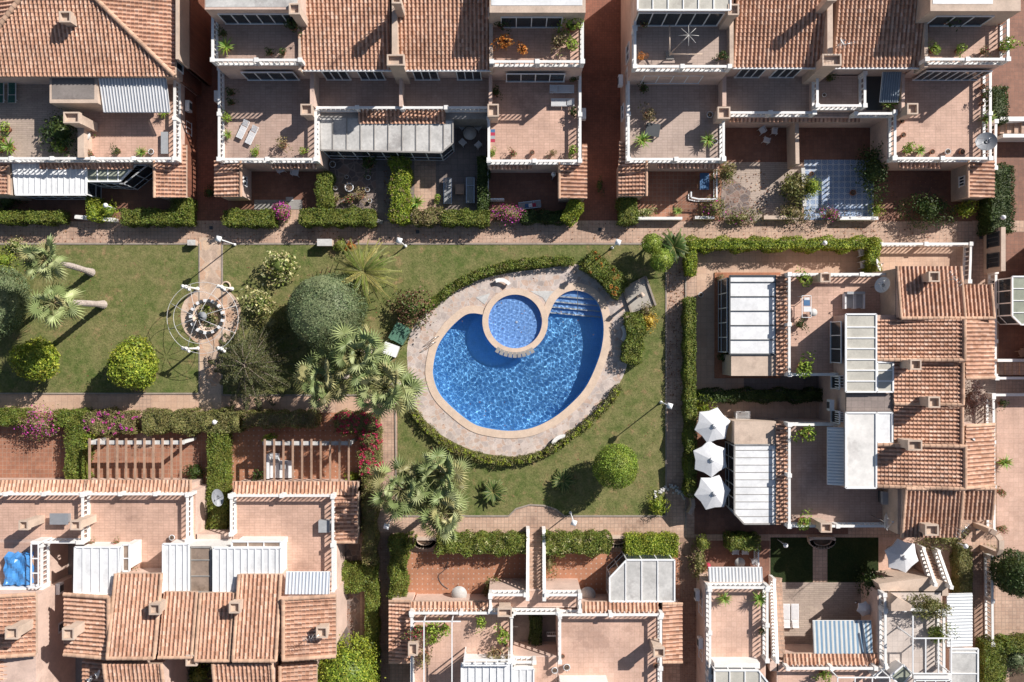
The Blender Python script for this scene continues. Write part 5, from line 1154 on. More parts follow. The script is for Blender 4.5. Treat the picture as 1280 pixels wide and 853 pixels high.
SH('small yellow-green shrub beside the lawn corner at the far left', 4, 325, 14, .9, 'lime', 500, .15)
SH('green and white flowering bush in the left lawn corner', 19, 306, 9, .7, 'cream', 350, .14)
SH('loquat shrub with long green leaves left of the blue patterned patio', 994, 234, 15, 2.0, 'olive', 1100, .24, lump=.35)
SH('round bright green bush touching the blue patterned patio', 1015, 234, 11, 1.6, 'lime', 700, .14, core=.8, lump=.1)
SH('spreading grey-green plant below the round bright green bush', 993, 266, 18, 1.0, 'mixed', 800, .17, rys=.6)
SH('purple flowering bush at the lower left corner of the blue patterned patio', 1039, 268, 12, 1.1, 'mixed', 600, .14, flower='mag', ff=.3, rys=.7)
SH('tall dark tree shrub between the blue patterned patio and the dark patio', 1094, 212, 16, 2.6, 'dark', 1900, .2, rys=1.9)
SH('yellow-green bush below the tall dark shrub by the blue patterned patio', 1096, 262, 8, 1.1, 'lime', 350, .14, rys=1.3)
SH('large dark shrub beside the walkway right of the blue patterned patio', 1163, 262, 25, 2.0, 'dark', 2200, .18, rys=.75)
SH('light green shrub beside the striped-tile annex at the right', 1207, 262, 11, 1.3, 'lime', 600, .17)
SH('grey-green overhanging shrub at the corner of the white railed patio', 908, 217, 13, 2.2, 'mixed', 900, .17)
SH('bushy flowering plant below the white railed patio', 893, 260, 14, 1.3, 'olive', 900, .16, flower='mag', ff=.04)
SH('low green planting along the walkway beside the gravel bed', 925, 272, 22, .9, 'olive', 900, .14, rys=.4, flower='mag', ff=.05)
SH('green and cream plants behind the white wall near the centre alley', 808, 265, 10, .9, 'cream', 350, .17, rys=.6)
SH('purple-leaved shrub in the gap between the tile roofs', 1218, 500, 16, 1.6, 'purple', 1500, .15, rys=1.4)
SH('banana plant clump in the bottom left courtyard', 42, 838, 24, 1.8, 'hedge', 420, .5, asp=.3, name='banana_plant', cat='plant', rough=.3, lump=.6, core=.2)
SH('dark shrub in the courtyard below the six tile roofs', 248, 845, 18, 1.5, 'hedge', 800, .2)
SH('round green bush by the left rail of the stair landing south of the pool', 617, 737, 12, 1.5, 'olive', 800, .17, core=.7)
SH('flowering bush hanging over the hedge left of the central stair', 622, 680, 14, 1.5, 'olive', 700, .15, flower='cream', ff=.1)
SH('climbing plant at the left rail of the right terracotta patio', 686, 705, 8, 1.2, 'mixed', 500, .15, rys=1.9)
SH('round green bush in the corner left of the small shaded patio', 878, 679, 9, 1.5, 'hedge', 600, .14, core=.8)
SH('leafy green and white bush beside the pink ball on the patio corner', 874, 705, 8, 1.4, 'olive', 800, .17, rys=3.0, flower='cream', ff=.1)
SH('dark tree shrub at the corner of the shaded lawn, bottom right', 1090, 726, 13, 2.2, 'dark', 1200, .2, rys=1.2)
SH('broad palm-like bush on the pergola terrace at the bottom right', 1164, 760, 20, 1.3, 'olive', 1300, .3, z0=3, asp=.22, lump=.5, rys=.6, name='potted_shrub')
SH('spiky pointed bush under the white pergola frame at the bottom right', 1175, 794, 12, 1.2, 'hedge', 700, .3, z0=3, asp=.2, lump=.5, rys=.9, name='potted_shrub')
SH('grey-green spiky plant in the corner planting bed, bottom right', 1272, 825, 15, 1.0, 'blue', 900, .3, asp=.16, lump=.5)
SH('green and white shrub in the bed above the small curved stair', 1185, 672, 26, 1.3, 'olive', 1500, .16, rys=.45, flower='cream', ff=.04)
SH('dark green shrub at the top of the striped bench shaded garden', 1240, 692, 9, .6, 'olive', 200, .14)
SH('shrub at the flower bed of stones by the bottom path', 822, 632, 12, .9, 'lime', 700, .2, asp=.3, lump=.4)
SH('small dark bush in a shaded corner at the left edge', 8, 250, 16, 1.3, 'dark', 800, .16)
SH('dark plant growing against the first pergola end', 243, 590, 9, 1.0, 'dark', 500, .18)
SH('leafy plant at the left end of the first pergola', 112, 545, 9, 1.5, 'lime', 500, .15)
SH('bright plant at the right end of the second pergola', 441, 597, 7, 1.0, 'lime', 350, .18)
SH('yellow plant on the tiles at the left end of the second pergola', 336, 547, 8, 1.6, 'lime', 350, .16, rys=.5)
SH('small weed bush growing between the paving and the left red alley', 261, 240, 7, .5, 'dark', 220, .14)
SH('slim green plant in the middle of the centre alley', 750, 232, 4, .9, 'dark', 220, .13, rys=2.4)
SH('orange flowering bush beside the stone box on the lawn', 438, 308, 6, .8, 'orange', 260, .13)
SH('green clipped bush beside the stone box on the lawn', 425, 306, 8, .8, 'hedge', 400, .12, core=.8)
SH('yellow palm bush behind the topmost of the three parasols', 879, 510, 11, 1.3, 'lime', 350, .35, asp=.2, lump=.5, core=.3)
# palms
GR['date'] = [(.30,.30,.075), (.20,.25,.05), (.42,.36,.11), (.15,.20,.04)]
fan_palm('tall thin fan palm on the left lawn, the one nearer the walkway', 115, 341, 56, 325, 7.0, 19, .9, 1.0, .21, seed=3)
fan_palm('tall thin fan palm on the left lawn, the one nearer the lower path', 130, 381, 68, 379, 7.0, 19, .9, 1.0, .22, seed=11)
fan_palm('fan palm leaning over the lower path, leftmost of the tall group west of the pool', 432, 469, 402, 474, 5.6, 32, 0.98, 1.32, seed=21)
fan_palm('highest fan palm of the tall group west of the pool, over the rounded tree', 470, 438, 449, 442, 6.0, 36, 1.09, 1.56, seed=34)
fan_palm('fan palm nearest the pool deck in the tall group west of the pool', 496, 480, 482, 486, 6.0, 34, 1.03, 1.50, seed=47)
fan_palm('fan palm on the lawn south-west of the pool, nearest the pink side walk', 516, 597, 500, 613, 5.6, 34, 0.98, 1.38, seed=53)
fan_palm('fan palm on the lawn south-west of the pool, top of its group of three', 560, 582, 549, 593, 5.6, 34, 0.98, 1.32, seed=61)
fan_palm('fan palm overhanging the bottom path, lowest of its group of three', 562, 622, 553, 640, 5.6, 34, 0.98, 1.38, seed=72)
feather_palm('date palm with a wide star of yellow-tipped fronds in the middle lawn', 455, 340, 2.6, 3.0, 32, w=.34, arch=.7, trunk=.3, seed=5, up=(.1, .75), tones='date')
GR['cycad'] = [(.10,.16,.04), (.075,.13,.03), (.13,.19,.05)]
feather_palm('dark green cycad on the lawn left of the ball tree shadow', 616, 615, .35, 1.15, 42, w=.20, arch=.5, tones='cycad', trunk=.16, name='cycad', cat='cycad', seed=8, up=(.2, .9))
feather_palm('dark green cycad standing in the shadow of the ball tree', 704, 601, .35, 1.05, 38, w=.20, arch=.5, tones='cycad', trunk=.16, name='cycad', cat='cycad', seed=9, up=(.2, .9))
feather_palm('feathery palm behind the two clipped ball bushes', 842, 309, 1.9, 1.5, 24, w=.35, arch=.8, tones='cycad', trunk=.12, seed=12)
GR['conif'] = [(.115,.13,.05), (.14,.15,.055), (.09,.105,.04), (.15,.15,.06)]
# feathery conifer by the arbour
def conifer(label, px, py, h, R, nb=46, seed=4):
    rr = random.Random(seed); c = W(px, py, h*.75); t = thing('feathery_tree', label, 'tree', (c.x, c.y, 0)); m = M()
    m.tube([(c.x, c.y, 0), (c.x, c.y, h*.5), (c.x, c.y, h)], [.18, .12, .04], 8); L = Leaves()
    for i in range(nb):
        s = i/nb; a = i*2.399; z = .9 + (h-1.0)*s; r = R*(1-s*.6)*rr.uniform(.8, 1.12); p0 = Vector((c.x, c.y, z)); pts = []
        for k in range(8): q = k/7; pts.append(p0 + Vector((math.cos(a)*r*q, math.sin(a)*r*q, .55*r*q*(1-q)*1.2 - .12*r*q)))
        m.tube(pts, [.045*(1-k/9) for k in range(8)], 4); n = int(520*(r/R)**.7)
        tt = rng.uniform(.12, 1.05, n); wd = (.42*np.sin(np.clip(tt, 0, 1)*PI*.85+.25)+.05)*(r/R)**.5; u = rng.uniform(-1, 1, n); side = np.array([-math.sin(a), math.cos(a), 0]); dirr = np.array([math.cos(a), math.sin(a), 0])
        P = np.array(p0) + dirr*(r*tt)[:, None] + side*(u*wd)[:, None]; P[:, 2] += .55*r*tt*(1-tt)*1.2 - .12*r*tt - np.abs(u)*.12 + rng.normal(0, .04, n)
        L.cloud(P, np.tile([0, 0, 1.], (n, 1)) + .3*side*u[:, None], .17, GR['conif'] if i % 3 else GR['conif']+[(.17, .15, .06)], jit=.5, asp=.3)
    m.build('trunk', MT['bark'], t); L.build('crown', t); return t
conifer('feathery olive-brown tree with drooping branches over the lower path, beside the arbour', 309, 456, 3.6, 4.2)

# ---------------------------------------------------------------- furniture and small things
MAKERS = {}
def maker(f): MAKERS[f.__name__] = f; return f
@maker
def plastic_chair():
    t = thing('plastic_chair', 'chair', 'chair'); 
    m = M(); m.box((0, 0, .43), (.46, .46, .04)); m.build('seat', MT['whitec'], t)
    m = M(); 
    for i in range(5): m.box((-.2+i*.1, .235, .65), (.06, .03, .42))
    m.box((0, .235, .87), (.48, .04, .06)); m.build('backrest', MT['whitec'], t)
    for x in (-.2, .2):
        for y in (-.2, .2): m = M(); m.tube([(x, y, .42), (x*1.15, y*1.15, 0)], .022, 5); m.build('leg', MT['whitec'], t)
        m = M(); m.box((x*1.15, 0, .63), (.05, .44, .03)); m.bar((x*1.15, -.2, .42), (x*1.15, -.2, .63), .04); m.build('armrest', MT['whitec'], t)
    return t
@maker
def round_table():
    t = thing('round_table', 'table', 'table'); m = M(); m.lathe((0,0,0), [(.0, .70), (.45, .70), (.47, .72), (.47, .745), (.0, .75)], 28); m.build('tabletop', MT['dirtywhite'], t)
    for k in range(4): m = M(); a = k*PI/2+.4; m.tube([(math.cos(a)*.15, math.sin(a)*.15, .70), (math.cos(a)*.36, math.sin(a)*.36, 0)], .02, 5); m.build('leg', MT['steel'], t)
    return t
def mk_lounger(fr, pad, fold=.35):
    t = thing('sun_lounger', 'lounger', 'sun lounger'); m = M()
    for x in (-.29, .29): m.bar((x, -.95, .30), (x, .95, .30), .05)
    for y in (-.93, .35, .93): m.bar((-.29, y, .302), (.29, y, .302), .04)
    m.build('frame', MT[fr], t); m = M()
    for i in range(14): m.box((0, -.90+i*.088, .335), (.52, .07, .025))
    m.build('seat', MT[pad], t); m = M(); a = fold
    for i in range(7): y = .36+math.cos(a)*(.05+i*.088); z = .345+math.sin(a)*(.05+i*.088); m.box((0, y, z), (.52, .07, .025), R=Matrix.Rotation(a, 3, 'X'))
    m.build('backrest', MT[pad], t)
    for x in (-.26, .26):
        for y in (-.75, .7): m = M(); m.tube([(x, y, .3), (x, y, 0)], .025, 5); m.build('leg', MT[fr], t)
    return t
@maker
def lounger_white(): return mk_lounger('wmetal', 'whitec')
@maker
def lounger_green(): return mk_lounger('wmetal', 'greenc', .1)
@maker
def lounger_grey(): return mk_lounger('steel', 'greyc', .1)
@maker
def parasol():
    t = thing('parasol', 'parasol', 'parasol'); n = 6; R = 1.5; m = M(); top = (0, 0, 2.75); vs = [top]; 
    for i in range(n):
        a = i*PI/3; vs.append((R*math.cos(a), R*math.sin(a), 2.2)); a2 = a+PI/6; vs.append((R*.80*math.cos(a2), R*.80*math.sin(a2), 2.27))
    fs = [(0, 1+i, 1+(i+1) % 12) for i in range(12)]; low = [(x, y, z-.14) for x, y, z in vs[1:]]
    m.add(vs, fs); m.add(vs[1:]+low, [(i, 12+i, 12+(i+1) % 12, (i+1) % 12) for i in range(12)]); m.build('canopy', MT['whitec'], t)
    v = M(); v.lathe((0,0,2.74), [(.22, 0), (.1, .07), (0, .1)], 6); v.build('vent_cap', MT['whitec'], t)
    p = M(); p.tube([(0,0,0), (0,0,2.85)], .03, 8); p.lathe((0,0,0), [(.3, 0), (.3, .08), (.05, .12), (.0, .12)], 16); p.build('pole', MT['steel'], t)
    for i in range(6): r = M(); a = i*PI/3; r.bar((0,0,2.68), (R*.98*math.cos(a), R*.98*math.sin(a), 2.17), .02); r.build('rib', MT['steel'], t)
    return t
@maker
def street_lamp():
    t = thing('street_lamp', 'lamp', 'street lamp'); m = M(); m.tube([(0,0,0), (0,0,.3), (0,0,3.3)], [.09, .05, .04], 8); m.lathe((0,0,0), [(.14, 0), (.14, .12), (.07, .3), (0, .3)], 8); m.build('pole', MT['wmetal'], t)
    m = M(); m.lathe((0,0,3.3), [(.08, 0), (.19, .12), (.24, .42), (.0, .43)], 4); o = m.build('lantern', MT['milk'], t)
    m = M(); m.lathe((0,0,3.3), [(.30, .42), (.30, .47), (.08, .62), (0, .64)], 4); m.build('lamp_hood', MT['wmetal'], t); return t
@maker
def curved_bench():
    t = thing('poolside_bench', 'bench', 'bench'); m = M(); n = 10; R = 1.1
    for i in range(n):
        a0, a1 = [math.radians(-38+76*(i+k)/n) for k in (0, 1)]; am = (a0+a1)/2
        m.box((R*math.sin(am), R*math.cos(am)-R, .42), (R*(a1-a0)+.02, .36, .08), -am)
    m.build('seat', MT['white'], t)
    m = M()
    for a in (-.5, .5): m.box((R*math.sin(a), R*math.cos(a)-R, .19), (.12, .30, .38), -a)
    m.build('support', MT['dirtywhite'], t); return t
def mk_dish(R, mt, tilt=.95, mast=0):
    t = thing('satellite_dish', 'dish', 'satellite dish'); m = M(); rot = Matrix.Rotation(tilt, 3, 'Y'); n = 22; vs = []; fs = []
    prof = [(R*k/5, .16*R*(k/5)**2*1.6) for k in range(6)]
    for r, z in prof[1:]: vs += [rot @ Vector((r*math.cos(2*PI*k/n), r*math.sin(2*PI*k/n), z)) + Vector((0,0,1.1)) for k in range(n)]
    vs.append(Vector((0,0,1.1))); fs = [(i*n+k, i*n+(k+1) % n, (i+1)*n+(k+1) % n, (i+1)*n+k) for i in range(4) for k in range(n)] + [(len(vs)-1, k, (k+1) % n) for k in range(n)]
    bk = [v + rot @ Vector((0,0,-.02)) for v in vs]; m.add(vs, fs, smooth=True); m.add(bk, [f[::-1] for f in fs], smooth=True); m.build('reflector', MT[mt], t)
    m = M(); m.tube([(0,0,-mast), (0,0,1.1)], .035, 6); m.build('mast', MT['steel'], t)
    m = M(); f = rot @ Vector((0,0,R*.9)) + Vector((0,0,1.1)); 
    for k in range(3): m.tube([rot @ Vector((R*.85*math.cos(k*2.09), R*.85*math.sin(k*2.09), R*.2)) + Vector((0,0,1.1)), f], .012, 4)
    m.box(f, (.09, .09, .12), R=rot); m.build('feed_arm', MT['steel'], t); return t
@maker
def dish_big(): return mk_dish(.62, 'dish')
@maker
def dish_tall(): return mk_dish(.62, 'dish', 1.0, 1.1)
@maker
def dish_grey(): return mk_dish(.68, 'dishgrey', .4)
@maker
def dish_small(): return mk_dish(.28, 'dish')
def mk_pot(kind, potm='terracotta', seed=0):
    t = thing('potted_plant', 'pot', 'potted plant'); m = M(); m.lathe((0,0,0), [(.13, 0), (.20, .30), (.23, .31), (.23, .36), (.19, .36), (.18, .31), (0, .31)], 14); m.build('pot', MT[potm], t)
    m = M(); m.lathe((0,0,.31), [(.18, 0), (.17, .012), (0, .014)], 12); m.build('soil', MT['soil'], t); rr = random.Random(seed)
    if kind == 'yucca':
        m = M()
        for i in range(34):
            a = i*2.399; el = rr.uniform(.05, 1.2); L = rr.uniform(.45, .75); d = Vector((math.cos(a)*math.cos(el), math.sin(a)*math.cos(el), math.sin(el))); s = Vector((-math.sin(a), math.cos(a), 0))*.035; c = tuple(x*rr.uniform(.7, 1.3) for x in (.26, .33, .07)); b0 = Vector((0,0,.38))
            m.add([b0-s*.6, b0+d*L*.5-s+Vector((0,0,.02)), b0+d*L+Vector((0,0,-.12)), b0+d*L*.5+s+Vector((0,0,.02)), b0+s*.6], [(0,1,2,3,4)], 0, c)
        m.build('foliage', MT['leaf'], t)
    elif kind == 'bare': 
        m = M()
        for i in range(7): a = i*.9; m.tube([(0,0,.32), (.1*math.cos(a), .1*math.sin(a), .5), (.22*math.cos(a), .22*math.sin(a), .62)], .012, 4)
        m.build('stem', MT['bark'], t)
    else:
        L = Leaves(); R = .34 if kind != 'dryb' else .42; tone = {'bush': 'ball', 'flower': 'olive', 'dryb': 'dry', 'orange': 'orange', 'darkb': 'dark'}[kind]
        ellipsoid_leaves(L, (0, 0, .62), R, R, .30, 230, tone, .13, lump=.4, rough=.18, seed=seed, jit=1)
        if kind == 'flower': ellipsoid_leaves(L, (0, 0, .64), R, R, .32, 60, 'crim', .09, zmin=.1, lump=.4, seed=seed)
        L.build('foliage', t)
    return t
for k in ('yucca', 'bush', 'flower', 'dryb', 'orange', 'darkb', 'bare'): MAKERS['pot_'+k] = (lambda k=k: mk_pot(k))
MAKERS['pot_white'] = lambda: mk_pot('bare', 'whitec', 5); MAKERS['pot_whiteb'] = lambda: mk_pot('bush', 'whitec', 6)
def P_(kind, px, py, h, label, rz=0, sc=1.0, group=None, cat=None, name=None):
    o = place(kind, W(px, py, h), rz, label, group, sc, cat)
    if name: o.name = name
    return o
# pots: (kind, px, py, deck height, label, scale)
for k, x, y, h, lb, s in [
 ('pot_yucca', 17, 186, 3, 'spiky green potted palm by the front rail of the top left terrace', 1.35), ('pot_bush', 13, 163, 3, 'round terracotta bowl with a green plant, above the spiky palm at the left edge', 1.2), ('pot_flower', 4, 176, 3, 'red flowering potted plant at the left edge of the top left terrace', 1.2), ('pot_bush', 3, 189, 3, 'leafy potted plant in the corner beside the spiky palm, left edge', 1.1),
 ('pot_bush', 82, 186, 3, 'light green potted plant below the big dark potted shrub', 1.3), ('pot_orange', 109, 193, 3, 'small orange-green potted plant beside the white table', .8), ('pot_flower', 116, 194, 3, 'tiny potted plant second from the divider wall on the top left terrace', .7),
 ('pot_darkb', 149, 190, 3, 'green agave-like potted plant alone in the middle of the top left front rail', .9), ('pot_yucca', 180, 192, 3, 'yellow-green potted plant beside the white round pot', .9), ('pot_white', 191, 191, 3, 'white round pot near the right corner of the top left terrace', 1.0), ('pot_yucca', 208, 142, 3, 'potted plant under the right corner of the grey striped awning', 1.0),
 ('pot_yucca', 286, 62, 6, 'green potted plant in the corner of the high left terrace of the wide block', 1.3), ('pot_darkb', 281, 44, 6, 'dark potted plant above its neighbour on the high left terrace', .9),
 ('pot_darkb', 291, 118, 3, 'dark potted plant, upper of two by the left rail of the lounger terrace', .9), ('pot_darkb', 291, 130, 3, 'dark potted plant, lower of two by the left rail of the lounger terrace', .8), ('pot_bush', 287, 149, 3, 'dim green potted plant level with the white slatted loungers', 1.0), ('pot_yucca', 287, 170, 3, 'spiky potted plant left of the white slatted loungers', .8),
 ('pot_dryb', 356, 183, 3, 'brown dry potted plant near the front rail of the lounger terrace', 1.1), ('pot_bush', 381, 191, 3, 'small potted plant in the right corner of the lounger terrace', .8), ('pot_bush', 322, 192, 3, 'yellowish potted plant just below the white slatted loungers', .9),
 ('pot_darkb', 368, 36, 6, 'dark green potted bush against the left twin roof', 1.4), ('pot_darkb', 339, 68, 6, 'dark pot, left of two by the front rail of the high left terrace', .8), ('pot_darkb', 355, 68, 6, 'dark pot, right of two by the front rail of the high left terrace', .8),
 ('pot_orange', 653, 65, 6, 'round orange-leaved potted plant on the high terrace beside the centre alley', 1.1), ('pot_dryb', 697, 57, 6, 'large reddish potted plant on the high terrace beside the centre alley', 1.5), ('pot_bush', 713, 59, 6, 'leafy green potted plant, lower right corner of the high terrace by the centre alley', 1.4), ('pot_bush', 714, 36, 6, 'tall green potted shrub, upper right corner of the high terrace by the centre alley', 1.9), ('pot_darkb', 626, 33, 6, 'dark potted bush beside the air conditioner of the right twin roof', 1.4), ('pot_orange', 630, 58, 6, 'yellow flowering potted bush beside the right twin roof', 1.6),
 ('pot_bush', 616, 193, 3, 'small terracotta pot in the left corner of the sunny lounger terrace', .8), ('pot_flower', 641, 193, 3, 'small pink flowering pot on the front rail side of the sunny lounger terrace', .8), ('pot_bare', 665, 192, 3, 'pot with bare brown stems in the middle of the sunny lounger terrace front', .9), ('pot_dryb', 690, 193, 3, 'brown plant pot, second from the right corner of the sunny lounger terrace', .7), ('pot_bush', 715, 191, 3, 'green potted plant in the right corner of the sunny lounger terrace', 1.1), ('pot_darkb', 716, 143, 3, 'dark potted plant against the right rail of the sunny lounger terrace', .9), ('pot_darkb', 717, 100, 3, 'dark green potted plant above the two white loungers', 1.0),
 ('pot_darkb', 620, 118, 3, 'green potted plant beside the chimney of the sunny lounger terrace', 1.0),
 ('pot_flower', 803, 32, 6, 'dark flowering pot in the upper corner of the terrace with the radial frame', .9), ('pot_orange', 801, 74, 6, 'small orange plant in the lower left corner of the terrace with the radial frame', .8), ('pot_darkb', 900, 73, 6, 'dark brown pot in the lower right corner of the terrace with the radial frame', 1.0),
 ('pot_darkb', 803, 113, 3, 'dim potted plant near the left rail of the grey shaded terrace', 1.0), ('pot_dryb', 809, 146, 3, 'bushy brown potted plant above the dark mat', 1.3), ('pot_yucca', 801, 178, 3, 'spiky green potted plant below the dark mat, left corner', 1.3), ('pot_yucca', 883, 177, 3, 'spiky green potted plant in the right corner of the grey shaded terrace', 1.2), ('pot_white', 893, 178, 3, 'grey-white round pot beside the right spiky plant of the grey terrace', .9), ('pot_white', 886, 145, 3, 'white pot beside the chimney of the grey shaded terrace', 1.1),
 ('pot_darkb', 1035, 100, 3.5, 'dark potted plant on the small raised balcony', .9), ('pot_white', 1029, 120, 3.5, 'white pot on the small raised balcony', .7),
 ('pot_yucca', 1107, 132, 3, 'spiky yellow-green planter, left of two below the dark grey awning', 1.2), ('pot_bush', 1118, 130, 3, 'green planter, right of two below the dark grey awning', 1.1),
 ('pot_bush', 1131, 189, 3, 'tall green potted plant in the left corner of the big-dish terrace', 1.3), ('pot_yucca', 1147, 190, 3, 'spiky green pot, second from the left on the big-dish terrace front', .9), ('pot_bare', 1163, 191, 3, 'empty-looking terracotta pot, third from the left on the big-dish terrace front', .9), ('pot_white', 1182, 191, 3, 'white pot in the middle of the big-dish terrace front', 1.0), ('pot_bare', 1200, 191, 3, 'terracotta pot just left of the big grey dish', .95), ('pot_bare', 1126, 153, 3, 'brown pot, upper of two by the inner rail of the big-dish terrace', .8), ('pot_bare', 1127, 170, 3, 'bare plant pot, lower of two by the inner rail of the big-dish terrace', .9),
 ('pot_bare', 1226, 110, 3, 'topmost terracotta pot along the right rail of the big-dish terrace', .9), ('pot_darkb', 1228, 121, 3, 'green potted plant, second from the top along the right rail of the big-dish terrace', 1.1), ('pot_bare', 1225, 131, 3, 'terracotta pot in the middle of the right rail of the big-dish terrace', .8), ('pot_yucca', 1230, 150, 3, 'pale yellow potted plant above the big grey dish', 1.2),
 ('pot_bush', 1163, 65, 6, 'green potted plant at the left end of the top right high terrace', 1.1), ('pot_bush', 1195, 65, 6, 'square terracotta planter with a cactus on the top right high terrace', 1.0), ('pot_bush', 1251, 62, 6, 'leafy green potted bush in the corner of the top right high terrace', 1.5), ('pot_bare', 1247, 30, 6, 'brown pot by the right rail of the top right high terrace', 1.0), ('pot_darkb', 1178, 28, 6, 'dark brown leafy plant against the right twin roof', 1.6), ('pot_flower', 1226, 67, 6, 'reddish plant in a low pot near the front rail of the top right high terrace', .8),
 ('pot_bush', 1001, 350, 3, 'dark leafy bush in the corner of the terrace with the grey armchairs', 1.5), ('pot_darkb', 998, 406, 3, 'small dark potted plant on the terrace with the laundry rack', 1.1), ('pot_bush', 1000, 459, 3, 'big green potted bush at the lower left corner of the terrace with the laundry rack', 1.9), ('pot_bush', 1002, 540, 3, 'bright green potted bush at the upper corner of the long brown terrace', 1.7), ('pot_bush', 1000, 650, 3, 'bright green potted bush at the lower corner of the long brown terrace', 1.5),
 ('pot_yucca', 1251, 577, 0, 'small green palm in the pink yard at the right edge', 1.2), ('pot_flower', 1247, 614, 0, 'dark red potted plant beside the long white balustrade', .9), ('pot_flower', 1248, 660, 0, 'dark red potted plant near the foot of the long white balustrade', .9), ('pot_darkb', 1249, 504, 0, 'dark pot in the corner of the pink yard at the right edge', .9),
 ('pot_flower', 522, 785, 3, 'leafy plant with flowers in the corner under the thin white pergola frame', 1.5), ('pot_bush', 541, 783, 3, 'bushy green plant between the bars of the thin white pergola frame', 1.6), ('pot_bush', 557, 782, 3, 'green plant right of the thin white pergola frame', 1.3), ('pot_bush', 543, 797, 3, 'small green plant lowest in the group under the pergola frame', 1.0), ('pot_dryb', 532, 817, 3, 'yellowish dry plant beside the left chimney of the house south of the pool', 1.5), ('pot_bush', 601, 775, 3, 'green plant by the front rail right of the pergola frame', 1.2), ('pot_bush', 629, 789, 3, 'green potted plant beside the courtyard rail', 1.5), ('pot_dryb', 621, 814, 3, 'orange-brown bush near the white panel roof south of the pool', 1.4), ('pot_bare', 631, 803, 3, 'dark round pot between the green plant and the orange-brown bush', 1.1),
 ('pot_bare', 703, 819, 3, 'small dark pot by the rail right of the courtyard', .8), ('pot_white', 708, 832, 3, 'pale round pot right of the courtyard', 1.2), ('pot_white', 693, 836, 3, 'white pot at the courtyard corner', 1.1), ('pot_bare', 819, 830, 3, 'pot beside the chimney on the right pink terrace', .9), ('pot_bush', 700, 732, 0, 'small green plant on the right terracotta patio wall', .8),
 ('pot_yucca', 903, 746, 3, 'spiky plant in the left corner of the slatted-shadow terrace', 1.1), ('pot_yucca', 946, 746, 3, 'spiky plant in the right corner of the slatted-shadow terrace', 1.3), ('pot_darkb', 951, 787, 3, 'dark pot by the right rail of the slatted-shadow terrace', .8), ('pot_bush', 1026, 840, 3, 'green plant at the bottom rail below the blue striped awning', 1.2),
 ('pot_flower', 118, 679, 3, 'dark red pot on the white panel roof edge, left of two', .8), ('pot_flower', 148, 678, 3, 'dark red pot on the white panel roof edge, right of two', .8), ('pot_flower', 165, 712, 3, 'cluster of small red pots beside the white framed box', 1.1), ('pot_white', 217, 671, 3, 'white round pot above the white ribbed roof', 1.0),
 ('pot_bush', 417, 250, 0, 'small leafy pot on the sunlit edge of the pot collection', .8), ('pot_dryb', 421, 250, 0, 'brown pot on the left of the pot collection', .8), ('pot_flower', 438, 250, 0, 'planted pot in the middle of the pot collection', 1.1), ('pot_dryb', 452, 246, 0, 'yellow-brown pot in the sunlit part of the pot collection', 1.2), ('pot_white', 460, 238, 0, 'cream pot at the top of the sunlit patch in the pot collection', .9), ('pot_white', 463, 252, 0, 'white pot at the right end of the pot collection', .8), ('pot_white', 438, 236, 0, 'big grey urn in the shaded centre of the pot collection', 1.6), ('pot_white', 434, 222, 0, 'small pale blue pot in the shade of the pot collection', .7), ('pot_white', 420, 236, 0, 'pale pot at the left of the shaded pot collection', .8), ('pot_white', 417, 207, 0, 'pale bowl at the top of the shaded pot collection', 1.2), ('pot_white', 461, 223, 0, 'grey pot at the right of the shaded pot collection', .9), ('pot_darkb', 463, 207, 0, 'dark round shrub pot at the top of the pot collection', 1.6),
 ('pot_yucca', 522, 255, 0, 'green agave beside the sunlit strip left of the two shaded sunbeds', 1.3), ('pot_bush', 547, 249, 0, 'small bright plant by the striped shadow left of the two shaded sunbeds', .8),
 ('pot_yucca', 846, 265, 0, 'small spiky plant in the gateway near the centre alley', .8), ('pot_bare', 1064, 242, 0, 'dark round pot in the middle of the blue patterned patio', 1.1), ('pot_bare', 1013, 218, 0, 'brown pot at the upper corner of the blue patterned patio', .8), ('pot_white', 875, 369, 0, 'white pot at the garden gap beside the hedge', .9), ('pot_darkb', 902, 447, 0, 'dark plant beside the conservatory corner', 1.3), ('pot_dryb', 899, 347, 0, 'small white and brown pot on the red plinth', .8), ('pot_darkb', 325, 593, 0, 'dark plant at the left foot of the second pergola', 1.3), ('pot_dryb', 100, 597, 0, 'dry plants at the foot of the T-shaped hedge', 1.2), ('pot_bare', 1227, 60, 0, 'x', 1)]:
    if lb == 'x': continue
    P_(k, x, y, h+.015, lb, rz=(x*7 % 6), sc=s, group='potted plants on terraces and patios')
# lamps
for i, (x, y, lb) in enumerate([(294, 306, 'white street lamp at the top of the arbour path'), (826, 503, 'white street lamp beside the walk east of the pool'), (765, 310, 'white street lamp at the top edge of the pool lawn, left of the ball bushes'), (507, 308, 'white street lamp beside the walkway right of the date palm'), (713, 641, 'white street lamp at the bottom edge of the pool lawn'), (492, 645, 'white street lamp at the foot of the pink side walk')]):
    P_('street_lamp', x, y, 0, lb, rz=.5, group='lamps along the walks')
def wall_lamp(label, px, py, h):
    c = W(px, py, 0); c = W(px, py, h); t = thing('globe_lamp', label, 'lamp', (c.x, c.y, 0)); m = M(); m.tube([(c.x, c.y, 0), (c.x, c.y, h-.1)], .035, 6); m.build('pole', MT['wmetal'], t)
    m = M(); m.lathe((c.x, c.y, h), [(.02, -.2), (.15, -.14), (.2, 0), (.15, .14), (0, .2)], 12); m.build('globe', MT['wmetal'], t)
wall_lamp('white globe lamp beside the yellow-green shrub at the left', 132, 257, 1.9); wall_lamp('small white globe lamp above the dark hedge near the feathery tree', 268, 528, 2.0); wall_lamp('small white lamp above the tall dark hedge at the right', 1254, 272, 2.4); wall_lamp('small white lamp on the long yellow-green hedge', 1031, 304, 2.1)
